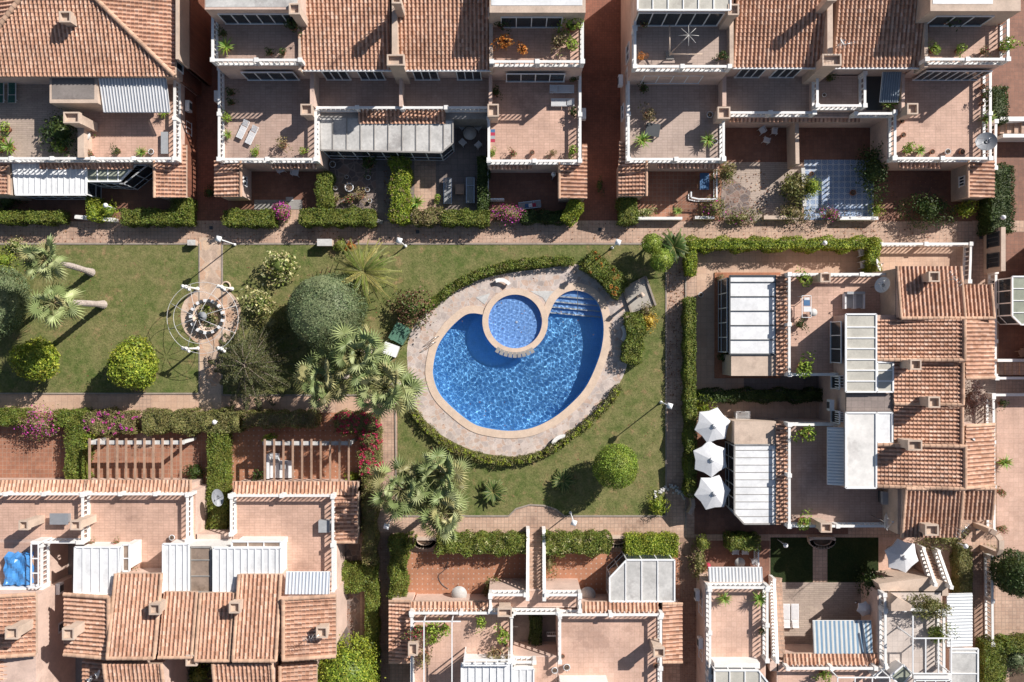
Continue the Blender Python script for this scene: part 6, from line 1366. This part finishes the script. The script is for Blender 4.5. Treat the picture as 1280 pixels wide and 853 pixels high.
wall_lamp('small white lamp at the corner of the left shaded lawn', 982, 682, 2.0); wall_lamp('small white lamp above the dark leafy hedge at the bottom right', 1207, 683, 2.0); wall_lamp('small white lamp beside the centre alley annex', 692, 218, 2.2)
# loungers, chairs, tables
P_('lounger_green', 3, 115, 3.03, 'green sun lounger at the left edge, left of the pair', PI, 1.0, 'green loungers'); P_('lounger_green', 18, 115, 3.03, 'green sun lounger right of its twin on the top left terrace', PI, 1.0, 'green loungers')
P_('lounger_white', 305, 163, 3.02, 'white slatted lounger, left of the slanted pair', -.45, .8, 'slatted loungers'); P_('lounger_white', 316, 170, 3.02, 'white slatted lounger, right of the slanted pair', -.45, .8, 'slatted loungers')
P_('lounger_white', 702, 113, 3.02, 'white lounger, upper of the two beside the centre alley', PI/2, 1, 'white loungers by the centre alley'); P_('lounger_white', 703, 129.5, 3.02, 'white lounger, lower of the two beside the centre alley', -PI/2, .95, 'white loungers by the centre alley')
P_('lounger_grey', 560, 240, .02, 'beige sunbed in the shade, left of the pair', 0, 1.1, 'shaded sunbeds'); P_('lounger_grey', 588, 239, .02, 'blue-grey sunbed in the shade, right of the pair', 0, 1.1, 'shaded sunbeds')
P_('lounger_white', 981, 768, .03, 'white sun lounger nearer the stair rail on the pale patio', PI, 1.0, 'loungers on the pale patio'); P_('lounger_white', 992, 768, .03, 'white sun lounger farther from the stair rail on the pale patio', PI, 1.0, 'loungers on the pale patio')
P_('lounger_grey', 662, 257, .02, 'folding sunbed with a blue and red towel in the shaded garden', -PI/2+.12, .95)
def towel(label, px, py, h, w, l, rz, mats, cat='towel', name='towel'):
    c = W(px, py, h); m = M(); R = Matrix.Rotation(rz, 3, 'Z'); n = len(mats)
    for i in range(n): p = R @ Vector((0, -l/2+l*(i+.5)/n, 0)); m.box((c.x+p.x, c.y+p.y, h+.02), (w, l/n-.002, .035), rz, i)
    return tag(m.build(name, [MT[x] for x in mats], loc=(c.x, c.y, h)), label, cat)
towel('striped blue and red towel lying on the folding sunbed', 663, 257, .37, .3, .9, -PI/2+.12, ['bluec', 'whitec', 'redc'])
towel('pink and blue towel hanging at the left rail of the sunny lounger terrace', 616, 170, 3.9, .35, 1.0, 0, ['redc', 'greyc', 'redc', 'bluec'])
P_('round_table', 588, 170, .02, 'round pale table with chairs in the dark patio right of the conservatory', 0, 1.15)
for i, (x, y, a, lb) in enumerate([(578, 160, .7, 'chair at the upper left of the dark patio table'), (598, 161, -.7, 'chair at the upper right of the dark patio table'), (579, 180, 2.4, 'chair at the lower left of the dark patio table'), (598, 183, -2.4, 'chair at the lower right of the dark patio table')]): P_('plastic_chair', x, y, .02, 'white plastic '+lb, a, 1, 'chairs round the dark patio table')
for x, y, a, lb in [(353, 213, .3, 'white plastic chair, left of two in the patio above the pink flowering shrub'), (371, 217, -.2, 'white plastic chair, right of two in the patio above the pink flowering shrub')]: P_('plastic_chair', x, y, .02, lb, a, 1.2, 'white chairs in the shaded patio')
for x, y, a, lb in [(1074, 317, .2, 'white chair beside the right end of the long yellow-green hedge, upper one'), (1076, 332, .1, 'white chair beside the satellite dish, lower of two by the hedge end')]: P_('plastic_chair', x, y, .02, lb, a, 1.2, 'chairs by the hedge end')
for x, y, a, lb in [(951, 165, .5, 'white chair in the dark patio, nearer the wall'), (956, 177, 2.8, 'white chair in the dark patio, lower of the pair'), (917, 688, .0, 'white chair at the top of the small brown patio, left'), (929, 688, .0, 'white chair at the top of the small brown patio, right'), (941, 700, -1.3, 'white chair by the white gate of the small brown patio'), (966, 166, 1.5, 'grey chair at the edge of the dark patio left of the dividing wall')]: P_('plastic_chair', x, y, .02, lb, a, 1)
P_('round_table', 922, 701, .02, 'small round table in the small brown patio', 0, .9)
P_('round_table', 575, 738, .02, 'round pale table on the left terracotta patio by the tile strip', 0, 1.35); P_('round_table', 733, 739, .02, 'round white table on the right terracotta patio beside the conservatory', 0, 1.4)
P_('round_table', 1014, 391, 3.02, 'small white round table on the terrace with the laundry rack', 0, .65); P_('round_table', 112, 172, 3.02, 'small oval white table beside the divider wall on the top left terrace', 0, .8)
def boxy(name, label, cat, px, py, h, parts, rz=0):
    """small thing from boxes: parts = [(part name, mat, [(cx,cy,cz,dx,dy,dz),...])]"""
    c = W(px, py, h); t = thing(name, label, cat, c, rz)
    for pn, mt, bs in parts:
        m = M()
        for cx, cy, cz, dx, dy, dz in bs: m.box((cx, cy, cz), (dx, dy, dz))
        m.build(pn, MT[mt], t, loc=(0,0,0)).location = (0,0,0)
    return t
for x, lb in ((1059, 'grey cushioned armchair, left of two on the terrace north of the tile roofs'), (1070, 'grey cushioned armchair, right of two on the terrace north of the tile roofs')):
    boxy('armchair', lb, 'armchair', x, 377, 3.02, [('seat', 'greyc', [(0, 0, .3, .62, 1.1, .3)]), ('backrest', 'greyc', [(0, .62, .5, .7, .2, .7)]), ('armrest', 'whitec', [(-.38, 0, .38, .12, 1.2, .5)]), ('armrest', 'whitec', [(.38, 0, .38, .12, 1.2, .5)])])
boxy('sofa', 'white corner sofa under the second pergola', 'sofa', 352, 583, .02, [('seat', 'whitec', [(-.45, .1, .25, .7, 2.0, .3), (.45, -.2, .25, 1.0, 1.4, .3)]), ('backrest', 'whitec', [(-.9, .1, .45, .2, 2.0, .7)]), ('cushion', 'greyc', [(.3, .1, .45, .5, .5, .12), (-.4, .6, .45, .5, .5, .12)])])
boxy('storage_bench', 'pale blue-white ribbed bench in the right corner of the top left terrace', 'bench', 208, 180, 3.02, [('seat', 'greyc', [(0, 0, .3, .55, 1.7, .12)]), ('leg', 'wmetal', [(-.22, -.7, .12, .06, .06, .24), (.22, -.7, .12, .06, .06, .24), (-.22, .7, .12, .06, .06, .24), (.22, .7, .12, .06, .06, .24)])])
boxy('low_table', 'dark mat-like low table with a white bottle on the grey shaded terrace', 'table', 815, 164, 3.02, [('tabletop', 'darkmetal', [(0, 0, .35, 1.1, 1.0, .05)]), ('leg', 'darkmetal', [(-.5, -.4, .17, .06, .06, .33), (.5, -.4, .17, .06, .06, .33), (-.5, .4, .17, .06, .06, .33), (.5, .4, .17, .06, .06, .33)])], -.15)
boxy('table_tennis_table', 'blue table inside the white railed patio', 'table', 878, 229, .02, [('tabletop', 'bluec', [(0, 0, .72, .75, 1.35, .05)]), ('leg', 'steel', [(-.3, -.5, .35, .05, .05, .7), (.3, -.5, .35, .05, .05, .7), (-.3, .5, .35, .05, .05, .7), (.3, .5, .35, .05, .05, .7)])]).name = 'blue_table'
boxy('side_table', 'brown low table between the two shaded sunbeds', 'table', 575, 238, .02, [('tabletop', 'wood', [(0, 0, .4, .7, .8, .06)]), ('leg', 'wood', [(-.3, -.35, .19, .06, .06, .37), (.3, -.35, .19, .06, .06, .37), (-.3, .35, .19, .06, .06, .37), (.3, .35, .19, .06, .06, .37)])])
boxy('doormat', 'small cream mat on the shaded patio left of the pink flowering shrub', 'mat', 362, 249, .02, [('mat_body', 'dirtywhite', [(0, 0, .02, .6, .32, .04)])])
boxy('planter_box', 'pale stone box at the edge of the lawn by the walkway', 'stone box', 409, 305, 0, [('box_body', 'beige', [(0, 0, .45, 1.15, .5, .9)]), ('lid', 'dirtywhite', [(0, 0, .93, 1.2, .56, .06)])])
boxy('water_meter_box', 'small stone block at the lawn corner left of the arbour path', 'stone block', 243, 304.5, 0, [('box_body', 'beige', [(0, 0, .3, .6, .4, .6)]), ('lid', 'dirtywhite', [(0, 0, .62, .65, .45, .05)])])
boxy('storage_box', 'white box with a tilted lid beside the palms west of the pool', 'box', 490, 437, 0, [('box_body', 'whitepanel', [(0, 0, .4, 1.15, .85, .8)]), ('lid', 'wmetal', [(0, 0, .83, 1.25, .95, .06)]), ('handle', 'steel', [(0, -.5, .6, .3, .05, .05)])], -.35)
boxy('green_cover', 'green sheet spread over a crate near the pool deck edge', 'cover', 501, 417, 0, [('cover_sheet', 'greensheet', [(0, 0, .35, 1.3, 1.5, .7)]), ('fold', 'greensheet', [(.3, .1, .72, .25, 1.3, .06), (-.35, -.1, .71, .2, 1.4, .04)])], -.5)
boxy('laundry_rack', 'laundry rack with blue and white clothes on the terrace beside the small white table', 'laundry rack', 1003, 384, 3.02, [('rack_frame', 'wmetal', [(-.35, 0, .9, .04, 1.7, .04), (.35, 0, .9, .04, 1.7, .04), (0, .84, .9, .7, .04, .04), (0, -.84, .9, .7, .04, .04)]), ('leg', 'wmetal', [(-.35, -.8, .45, .04, .04, .9), (.35, -.8, .45, .04, .04, .9), (-.35, .8, .45, .04, .04, .9), (.35, .8, .45, .04, .04, .9)]), ('laundry', 'bluec', [(0, .3, .93, .5, .5, .05)]), ('laundry', 'whitec', [(.05, -.2, .94, .6, .4, .05), (0, .6, .945, .4, .2, .05)])])
boxy('drying_rack', 'wire drying rack beside the topmost of the three parasols', 'drying rack', 925, 518, .02, [('rack_frame', 'wmetal', [(0, y, .9, 1.15, .025, .03) for y in (-.3, -.2, -.1, 0, .1, .2, .3)] + [(-.57, 0, .9, .03, .62, .03), (.57, 0, .9, .03, .62, .03)]), ('leg', 'wmetal', [(-.5, 0, .44, .03, .5, .88), (.5, 0, .44, .03, .5, .88)])])
boxy('drying_rack', 'small white slatted rack by the annex at the top right walkway', 'drying rack', 1229, 256, 0, [('rack_frame', 'wmetal', [(0, y, .8, .55, .03, .03) for y in (-.4, -.2, 0, .2, .4)] + [(-.27, 0, .8, .03, .95, .03), (.27, 0, .8, .03, .95, .03)]), ('leg', 'wmetal', [(-.25, -.4, .4, .03, .03, .8), (.25, .4, .4, .03, .03, .8)])])
boxy('grill', 'covered grey grill in the dark corner below the long brown terrace wall', 'grill', 1101, 620, 3.02, [('lid', 'greyc', [(0, 0, .8, .6, 1.0, .35)]), ('grill_stand', 'darkmetal', [(0, 0, .35, .5, .9, .6)])])
boxy('wooden_chair', 'brown wooden chair in the dark yard at the right edge', 'chair', 1274, 441, .02, [('seat', 'wood', [(0, 0, .45, .6, .6, .07)]), ('backrest', 'wood', [(.3, 0, .75, .06, .6, .55)]), ('leg', 'wood', [(-.25, -.25, .2, .06, .06, .42), (.25, -.25, .2, .06, .06, .42), (-.25, .25, .2, .06, .06, .42), (.25, .25, .2, .06, .06, .42)])], .5)
boxy('folding_chair', 'small chair with a red seat left of the blue striped awning', 'chair', 1004, 808, .03, [('seat', 'dirtywhite', [(0, -.2, .42, .45, .45, .05)]), ('backrest', 'redc', [(0, .1, .7, .45, .1, .5)]), ('leg', 'wood', [(-.2, -.35, .2, .04, .04, .4), (.2, -.35, .2, .04, .04, .4), (-.2, .1, .2, .04, .04, .4), (.2, .1, .2, .04, .04, .4)])])
boxy('cabinet', 'grey box unit with a white disc on the alley wall of the slatted-shadow house', 'box', 876, 742, .0, [('box_body', 'greyc', [(0, 0, .9, .7, 1.1, 1.8)]), ('lid', 'dirtywhite', [(0, 0, 1.83, .8, 1.2, .06)])])
# tarp
c = W(21, 713, 3.5); m = M(); N = 12; g = np.random.default_rng(4); vs = []; k = m_per_px(3.4)
for j in range(N+1):
    for i in range(N+1):
        x, y = (i/N-.5)*33*k, (j/N-.5)*41*k; e = max(abs(i/N-.5), abs(j/N-.5)); z = 3.75 - (0 if e < .42 else (.7 if e > .47 else .25)) + .12*math.sin(i*.9+j*.4)*math.cos(j*.7) + g.normal(0, .02); q = 1+.06*math.sin(i*1.7+j); vs.append((c.x+x*q, c.y+y*q, z))
m.add(vs, [(j*(N+1)+i, j*(N+1)+i+1, (j+1)*(N+1)+i+1, (j+1)*(N+1)+i) for j in range(N) for i in range(N)]); tag(m.build('tarpaulin', MT['tarp'], loc=(c.x, c.y, 3)), 'blue tarpaulin covering furniture on the left edge terrace', 'tarpaulin')
# parasols
for x, y, a, lb in [(891, 532, .25, 'white hexagonal parasol, topmost of the row of three'), (888, 574, .6, 'white hexagonal parasol in the middle of the row of three'), (891, 616, .15, 'white hexagonal parasol, lowest of the row of three')]:
    c = W(x, y, 2.3); o = place('parasol', (c.x, c.y, .02), a, lb, 'row of three parasols', (.98, .98, 1))
c = W(1131, 697, 3.0); place('parasol', (c.x, c.y, .5), .75, 'white parasol beside the small curved stair at the bottom right', None, .92)
c = W(1082, 786, 1.8); o = place('parasol', (c.x, c.y+1.5, .03), .3, 'small grey half-folded parasol above the blue striped awning', None, (.42, .42, .7))
# satellite dishes
P_('dish_tall', 1096, 358, 4.1, 'big white satellite dish at the wall north of the tile roofs', 2.9, 1.0); P_('dish_big', 1090, 333, 1.0, 'white satellite dish at the end of the long yellow-green hedge', .3, .8); P_('dish_tall', 1097, 648, 4.1, 'white satellite dish at the lower corner of the long brown terrace', .1, 1.05)
P_('dish_grey', 278, 619, 2.3, 'grey oval satellite dish between the two pergola houses', 0.2, (.6, 1.0, .9)); P_('dish_grey', 1221, 183, 2.9, 'big dark grey satellite dish in the corner of the top right terrace', 2.6, 1.1); P_('dish_small', 1044, 60, 6.6, 'small satellite dish behind the chimney of the top right twin roofs', .5, 1)
P_('dish_small', 124, 842, 4.6, 'small white dish, left of two on the low tile roof at the bottom left', 2.6, 1.1); P_('dish_small', 134, 835, 4.8, 'small white dish, right of two on the low tile roof at the bottom left', 2.6, 1.1)
P_('dish_small', 1210, 548, 5.4, 'small bluish dish on the right slope of the small tile roofs', 1.0, .6)
# benches by the pool
P_('curved_bench', 629, 351, .04, 'white curved bench at the top of the pool deck', -.25, .85, 'curved benches round the pool'); P_('curved_bench', 697, 547, .04, 'white curved bench at the bottom right of the pool deck', -2.6+PI, .85, 'curved benches round the pool'); P_('curved_bench', 780, 417, .04, 'white curved bench in the shade right of the pool', -PI/2, .85, 'curved benches round the pool')
# stone flower bed, curved planters
def curved_planter(label, px, py, wpx, updown=1):
    c = W(px, py, .5); t = thing('curved_planter', label, 'planter', (c.x, c.y, 0)); w = wpx*SX; m = M(); n = 12
    for i in range(n):
        a0, a1 = PI*(i)/n, PI*(i+1)/n; am = (a0+a1)/2; m.box((c.x+math.cos(am)*w/2, c.y-math.sin(am)*w*.33*updown, .28), (.40, .30, .56), -am*updown+PI/2 if updown > 0 else am+PI/2)
    m.box((c.x, c.y+.12*updown, .25), (w+.25, .22, .5)); m.build('planter_wall', MT['beige'], t); s = M(); s.box((c.x, c.y-.2*updown, .2), (w*.7, .5, .3)); s.build('soil', MT['soil'], t)
curved_planter('curved beige planter in the hedge left of the central stair', 531, 676, 24); curved_planter('curved beige planter in the hedge right of the central stair', 772, 674, 26); curved_planter('curved beige planter between the two shaded lawns', 1028, 675, 28)
t = thing('stone_flower_bed', 'small flower bed ringed with white stones at the lower right of the pool lawn', 'flower bed', W(820, 622)); m = M(); g = random.Random(2)
for i in range(46):
    a = 1.2+i*.075; p = W(836-24*math.cos(a*.55)*1.0, 640-30*abs(math.sin(a*.55))+g.uniform(-3, 3), .05); m.lathe((p.x+g.uniform(-.15, .15), p.y+g.uniform(-.15, .15), .03), [(.0, 0), (.12*g.uniform(.7, 1.4), .04), (.08, .12), (0, .15)], 6)
tag(m.build('stone', MT['dirtywhite'], t), kind='stuff')
# fences and low walls in the gardens
def low_wall(label, pts, h=.7, w=.22, mat='white', name='garden_wall', grp=None):
    m = M(); P = [W(*p, h) for p in pts]
    for a, c in zip(P, P[1:]): d = c-a; m.box(((a.x+c.x)/2, (a.y+c.y)/2, h/2), (d.length, w, h), math.atan2(d.y, d.x))
    c = P[0]; return tag(m.build(name, MT[mat], loc=(c.x, c.y, 0)), label, 'wall', grp)
low_wall('low white wall on the walkway below the small square hedge', [(93, 271), (143, 275)], .7, .3); low_wall('low white wall beside the walkway right of the centre alley', [(797, 273), (853, 273)], .7); low_wall('low white wall with red flowers below the white railed patio', [(869, 272), (893, 272)], .7)
low_wall('low beige wall between the gravel bed and the walkway', [(955, 272), (992, 272)], .6, .3, 'beige'); low_wall('low white wall along the foot of the blue patterned patio', [(1050, 273), (1098, 273)], .7, .25); low_wall('low grey wall at the foot of the pot collection garden', [(468, 275), (478, 278)], .5, .3, 'grey')
low_wall('beige dividing wall between the two dark patios below the top right block', [(996, 151), (997, 205)], 2.0, .3, 'beige'); low_wall('low white kerb wall at the garden gap right of the pink flowering shrub', [(604, 250), (610, 264)], .5, .2)
low_wall('low pale wall beside the loquat shrub at the blue patterned patio', [(1004, 210), (1006, 258)], .8, .3, 'dirtywhite')
def solo_fence(label, pts, hh, mat='wmetal'):
    c = W(*pts[0], 0); t = thing('metal_fence', label, 'fence', c); fence_rail(t, pts, 0, hh, 'fence_panel', .035, mat, .16)
solo_fence('white metal fence round the blue table patio', [(896, 205), (896, 249), (873, 249), (864, 247), (864, 240)], 1.1); solo_fence('white metal fence round the dark garden with the folding sunbed', [(610, 206), (610, 249), (630, 249)], 1.0); solo_fence('white metal gate frame beside the small brown patio', [(948, 680), (948, 709)], 1.2)
# pots store by the top left stair house is left to the terrace; the radial frame
t = thing('garden_parasol_skeleton', 'bare radial parasol frame standing on the high grey terrace', 'parasol frame', W(861, 44, 6)); m = M(); c = W(861, 44, 8.2)
for k in range(8): a = k*PI/4; m.tube([c, c+Vector((math.cos(a)*.75, math.sin(a)*.75, -.12))], .02, 4)
m.build('rib', MT['dirtywhite'], t); m = M(); q = [W(837, 32, 7.6), W(837, 70, 7.0), W(837, 68, 6.6), W(878, 68, 6.6)]; m.tube(q[:2], .05, 6); m.tube(q[2:], .05, 6); m.tube([W(837, 68, 6.6), c], .03, 5); m.tube([W(837, 69, 6), W(837, 69, 7)], .05, 6); m.build('arm', MT['beige'], t); m = M(); a = W(837, 70, 6); m.box((a.x, a.y, 6.07), (.6, .6, .12)); m.build('base', MT['grey'], t)
# antennas
for x, y, h, lb in ((438, 55, 7.0, 'thin television antenna on the left twin roof'), (410, 826, 0, '')):
    if lb: pass
# pergolas
def pergola(label, x0, x1, y0, y1, h, n):
    a, c = W(x0, y0, h), W(x1, y1, h); t = thing('pergola', label, 'pergola', ((a.x+c.x)/2, (a.y+c.y)/2, 0))
    for i in range(n):
        x = a.x + (c.x-a.x)*i/(n-1); m = M(); m.box((x, (a.y+c.y)/2, h), (.13, abs(a.y-c.y), .16)); m.build('rafter', MT['wood'], t)
    m = M(); m.box(((a.x+c.x)/2, a.y-.35, h-.19), (abs(c.x-a.x)+.4, .3, .2)); m.build('crossbeam', MT['dirtywhite'], t)
    for x in (a.x-.02, c.x+.02): m = M(); m.box((x, a.y-.35, (h-.3)/2), (.24, .24, h-.3)); m.build('post', MT['white'], t)
pergola('wooden pergola with eleven rafters over the shaded patio, the left of the two', 112, 226, 548, 601, 2.8, 11); pergola('wooden pergola over the white corner sofa, the right of the two', 331, 436, 549, 602, 2.8, 10)
# arbour: four white pillars, two rings, eight ribs
ac = W(253.5, 397.5, 2.6); t = thing('arbour', 'open white metal dome arbour on four pillars over the round planter', 'arbour', (W(253.5, 397.5, 2.6).x, ac.y, 0))
R1 = 44.5*m_per_px(2.6); R2 = R1*.72
def ring(R, z, r=.019): m = M(); m.tube([(ac.x+R*math.cos(a), ac.y+R*math.sin(a), z) for a in np.linspace(0, 2*PI, 49)], r, 5, caps=False); m.build('ring', MT['dish'], t)
ring(R1, 2.65); ring(R2, 3.3)
for k in range(8):
    a = k*PI/4+.35; m = M(); m.tube([(ac.x+R1*math.cos(a)*s, ac.y+R1*math.sin(a)*s, 2.65+1.0*(1-s**2.2)) for s in (1, .85, .7, .5, .3, .08)], .018, 5); m.build('rib', MT['dish'], t)
for sx in (-1, 1):
    for sy in (-1, 1):
        x, y = ac.x+sx*R1*.50, ac.y+sy*R1*.87; m = M(); m.lathe((x, y, 0), [(.18, 0), (.18, .15), (.09, .3), (.09, 2.1), (.16, 2.3), (.17, 2.5), (.1, 2.6), (0, 2.65)], 10); p = m.build('pillar', MT['white'], t)
        m = M(); m.lathe((x-.25*sx*0-.22, y+.05, 2.35), [(0, 0), (.14, .05), (.16, .2), (0, .32)], 8); m.lathe((x+.2, y-.2, 2.2), [(0, 0), (.12, .05), (.14, .2), (0, .3)], 8); m.build('ornament', MT['white'], p)
fc = W(259, 396, .4); t = thing('round_planter', 'round planter ringed with black and white blocks under the arbour', 'planter', (fc.x, fc.y, 0)); m = M(); R = 20*SX; m.lathe((fc.x, fc.y, 0), [(R*1.0, 0), (R, .35), (R*.86, .35), (R*.86, .2), (0, .2)], 32); m.build('planter_wall', MT['coping'], t)
for j in range(26):
    a = j*2*PI/26; m = M(); m.box((fc.x+R*1.0*math.cos(a), fc.y+R*1.0*math.sin(a), .45), (.24, .22, .2), a); m.build('edge_block', MT['whitec' if j % 2 else 'darkmetal'], t)
L = Leaves()
for i, (dx, dy, r, tn) in enumerate(((.5, .2, .4, 'red'), (-.3, .5, .4, 'cream'), (.2, -.5, .45, 'dark'), (-.5, -.2, .35, 'dry'), (.1, .2, .4, 'cream'), (.6, -.2, .3, 'mixed'), (0, .7, .25, 'lime'))): ellipsoid_leaves(L, (fc.x+dx, fc.y+dy, .45), r, r, .25, 170, tn, .14, lump=.3, seed=i)
L.build('planting', t); m = M(); m.lathe((fc.x-.1, fc.y, .2), [(.1, 0), (.07, .8), (.35, .95), (.38, 1.0), (.05, 1.0), (.04, 1.3), (0, 1.4)], 12); m.build('fountain_bowl', MT['dishgrey'], t)
tor = thing('stone_ring', 'small terracotta ring standing by the top right pillar of the arbour', 'ornament', W(283, 358)); c = W(283, 358); m = M(); m.tube([(c.x+.35*math.cos(a), c.y+.35*math.sin(a), .12) for a in np.linspace(0, 2*PI, 21)], .07, 6, caps=False); m.build('ring_body', MT['coping'], tor)
m = M(); c = W(979, 270-9, .5)
ball = M(); c = W(885, 708, .4); ball.lathe((c.x, c.y, .27), [(0, -.25), (.18, -.18), (.26, 0), (.18, .18), (0, .25)], 14); tag(ball.build('ball', MT['redc'], loc=(c.x, c.y, .02)), 'pink-red ball beside the leafy bush on the small brown patio', 'ball')
def drain(label, px, py): c = W(px, py); m = M(); m.box((c.x, c.y, .025), (.28, .28, .03)); tag(m.build('drain_cover', MT['darkmetal'], loc=(c.x, c.y, 0)), label, 'drain cover', 'drain covers')
drain('dark square drain cover in the walkway below the centre alley', 750, 287); drain('dark square drain cover in the walkway right of the date palm', 522, 290); drain('dark square drain cover in the walkway below the left alley', 264, 285); drain('dark square drain cover at the right end of the walkway', 1226, 297); drain('dark square drain cover below the tile roofs at the bottom right', 1222, 661)
c = W(1231, 352); 
hv = M()
for i in range(3): pass

boxy('shopping_bag', 'bright blue bag on the ground below the red tiled annex of the bottom left row', 'bag', 427, 686, .02, [('bag_body', 'tarp', [(0, 0, .25, .4, .3, .5)]), ('handle', 'tarp', [(0, .08, .56, .25, .03, .1)])], .4)
boxy('crate', 'brown crate beside the pink-red ball on the small brown patio', 'crate', 880, 719, .02, [('crate_body', 'wood', [(0, 0, .2, .5, .7, .4)]), ('lid', 'wood', [(0, 0, .42, .55, .75, .04)])], .5)
def hose(label, pts, mt, h=.04):
    m = M(); P = [W(*p) + Vector((0,0,h)) for p in catmull(pts, 6)]; m.tube(P, .03, 5); tag(m.build('garden_hose', MT[mt], loc=(P[0].x, P[0].y, 0)), label, 'hose')
hose('thin dark hose lying on the left terracotta patio south of the pool', [(560, 702), (556, 712), (548, 720), (552, 730), (560, 736)], 'darkmetal')

low_wall('small curved beige wall at the corner below the three parasols', [(861, 617), (866, 624), (867, 633), (862, 643)], .8, .3, 'beige')
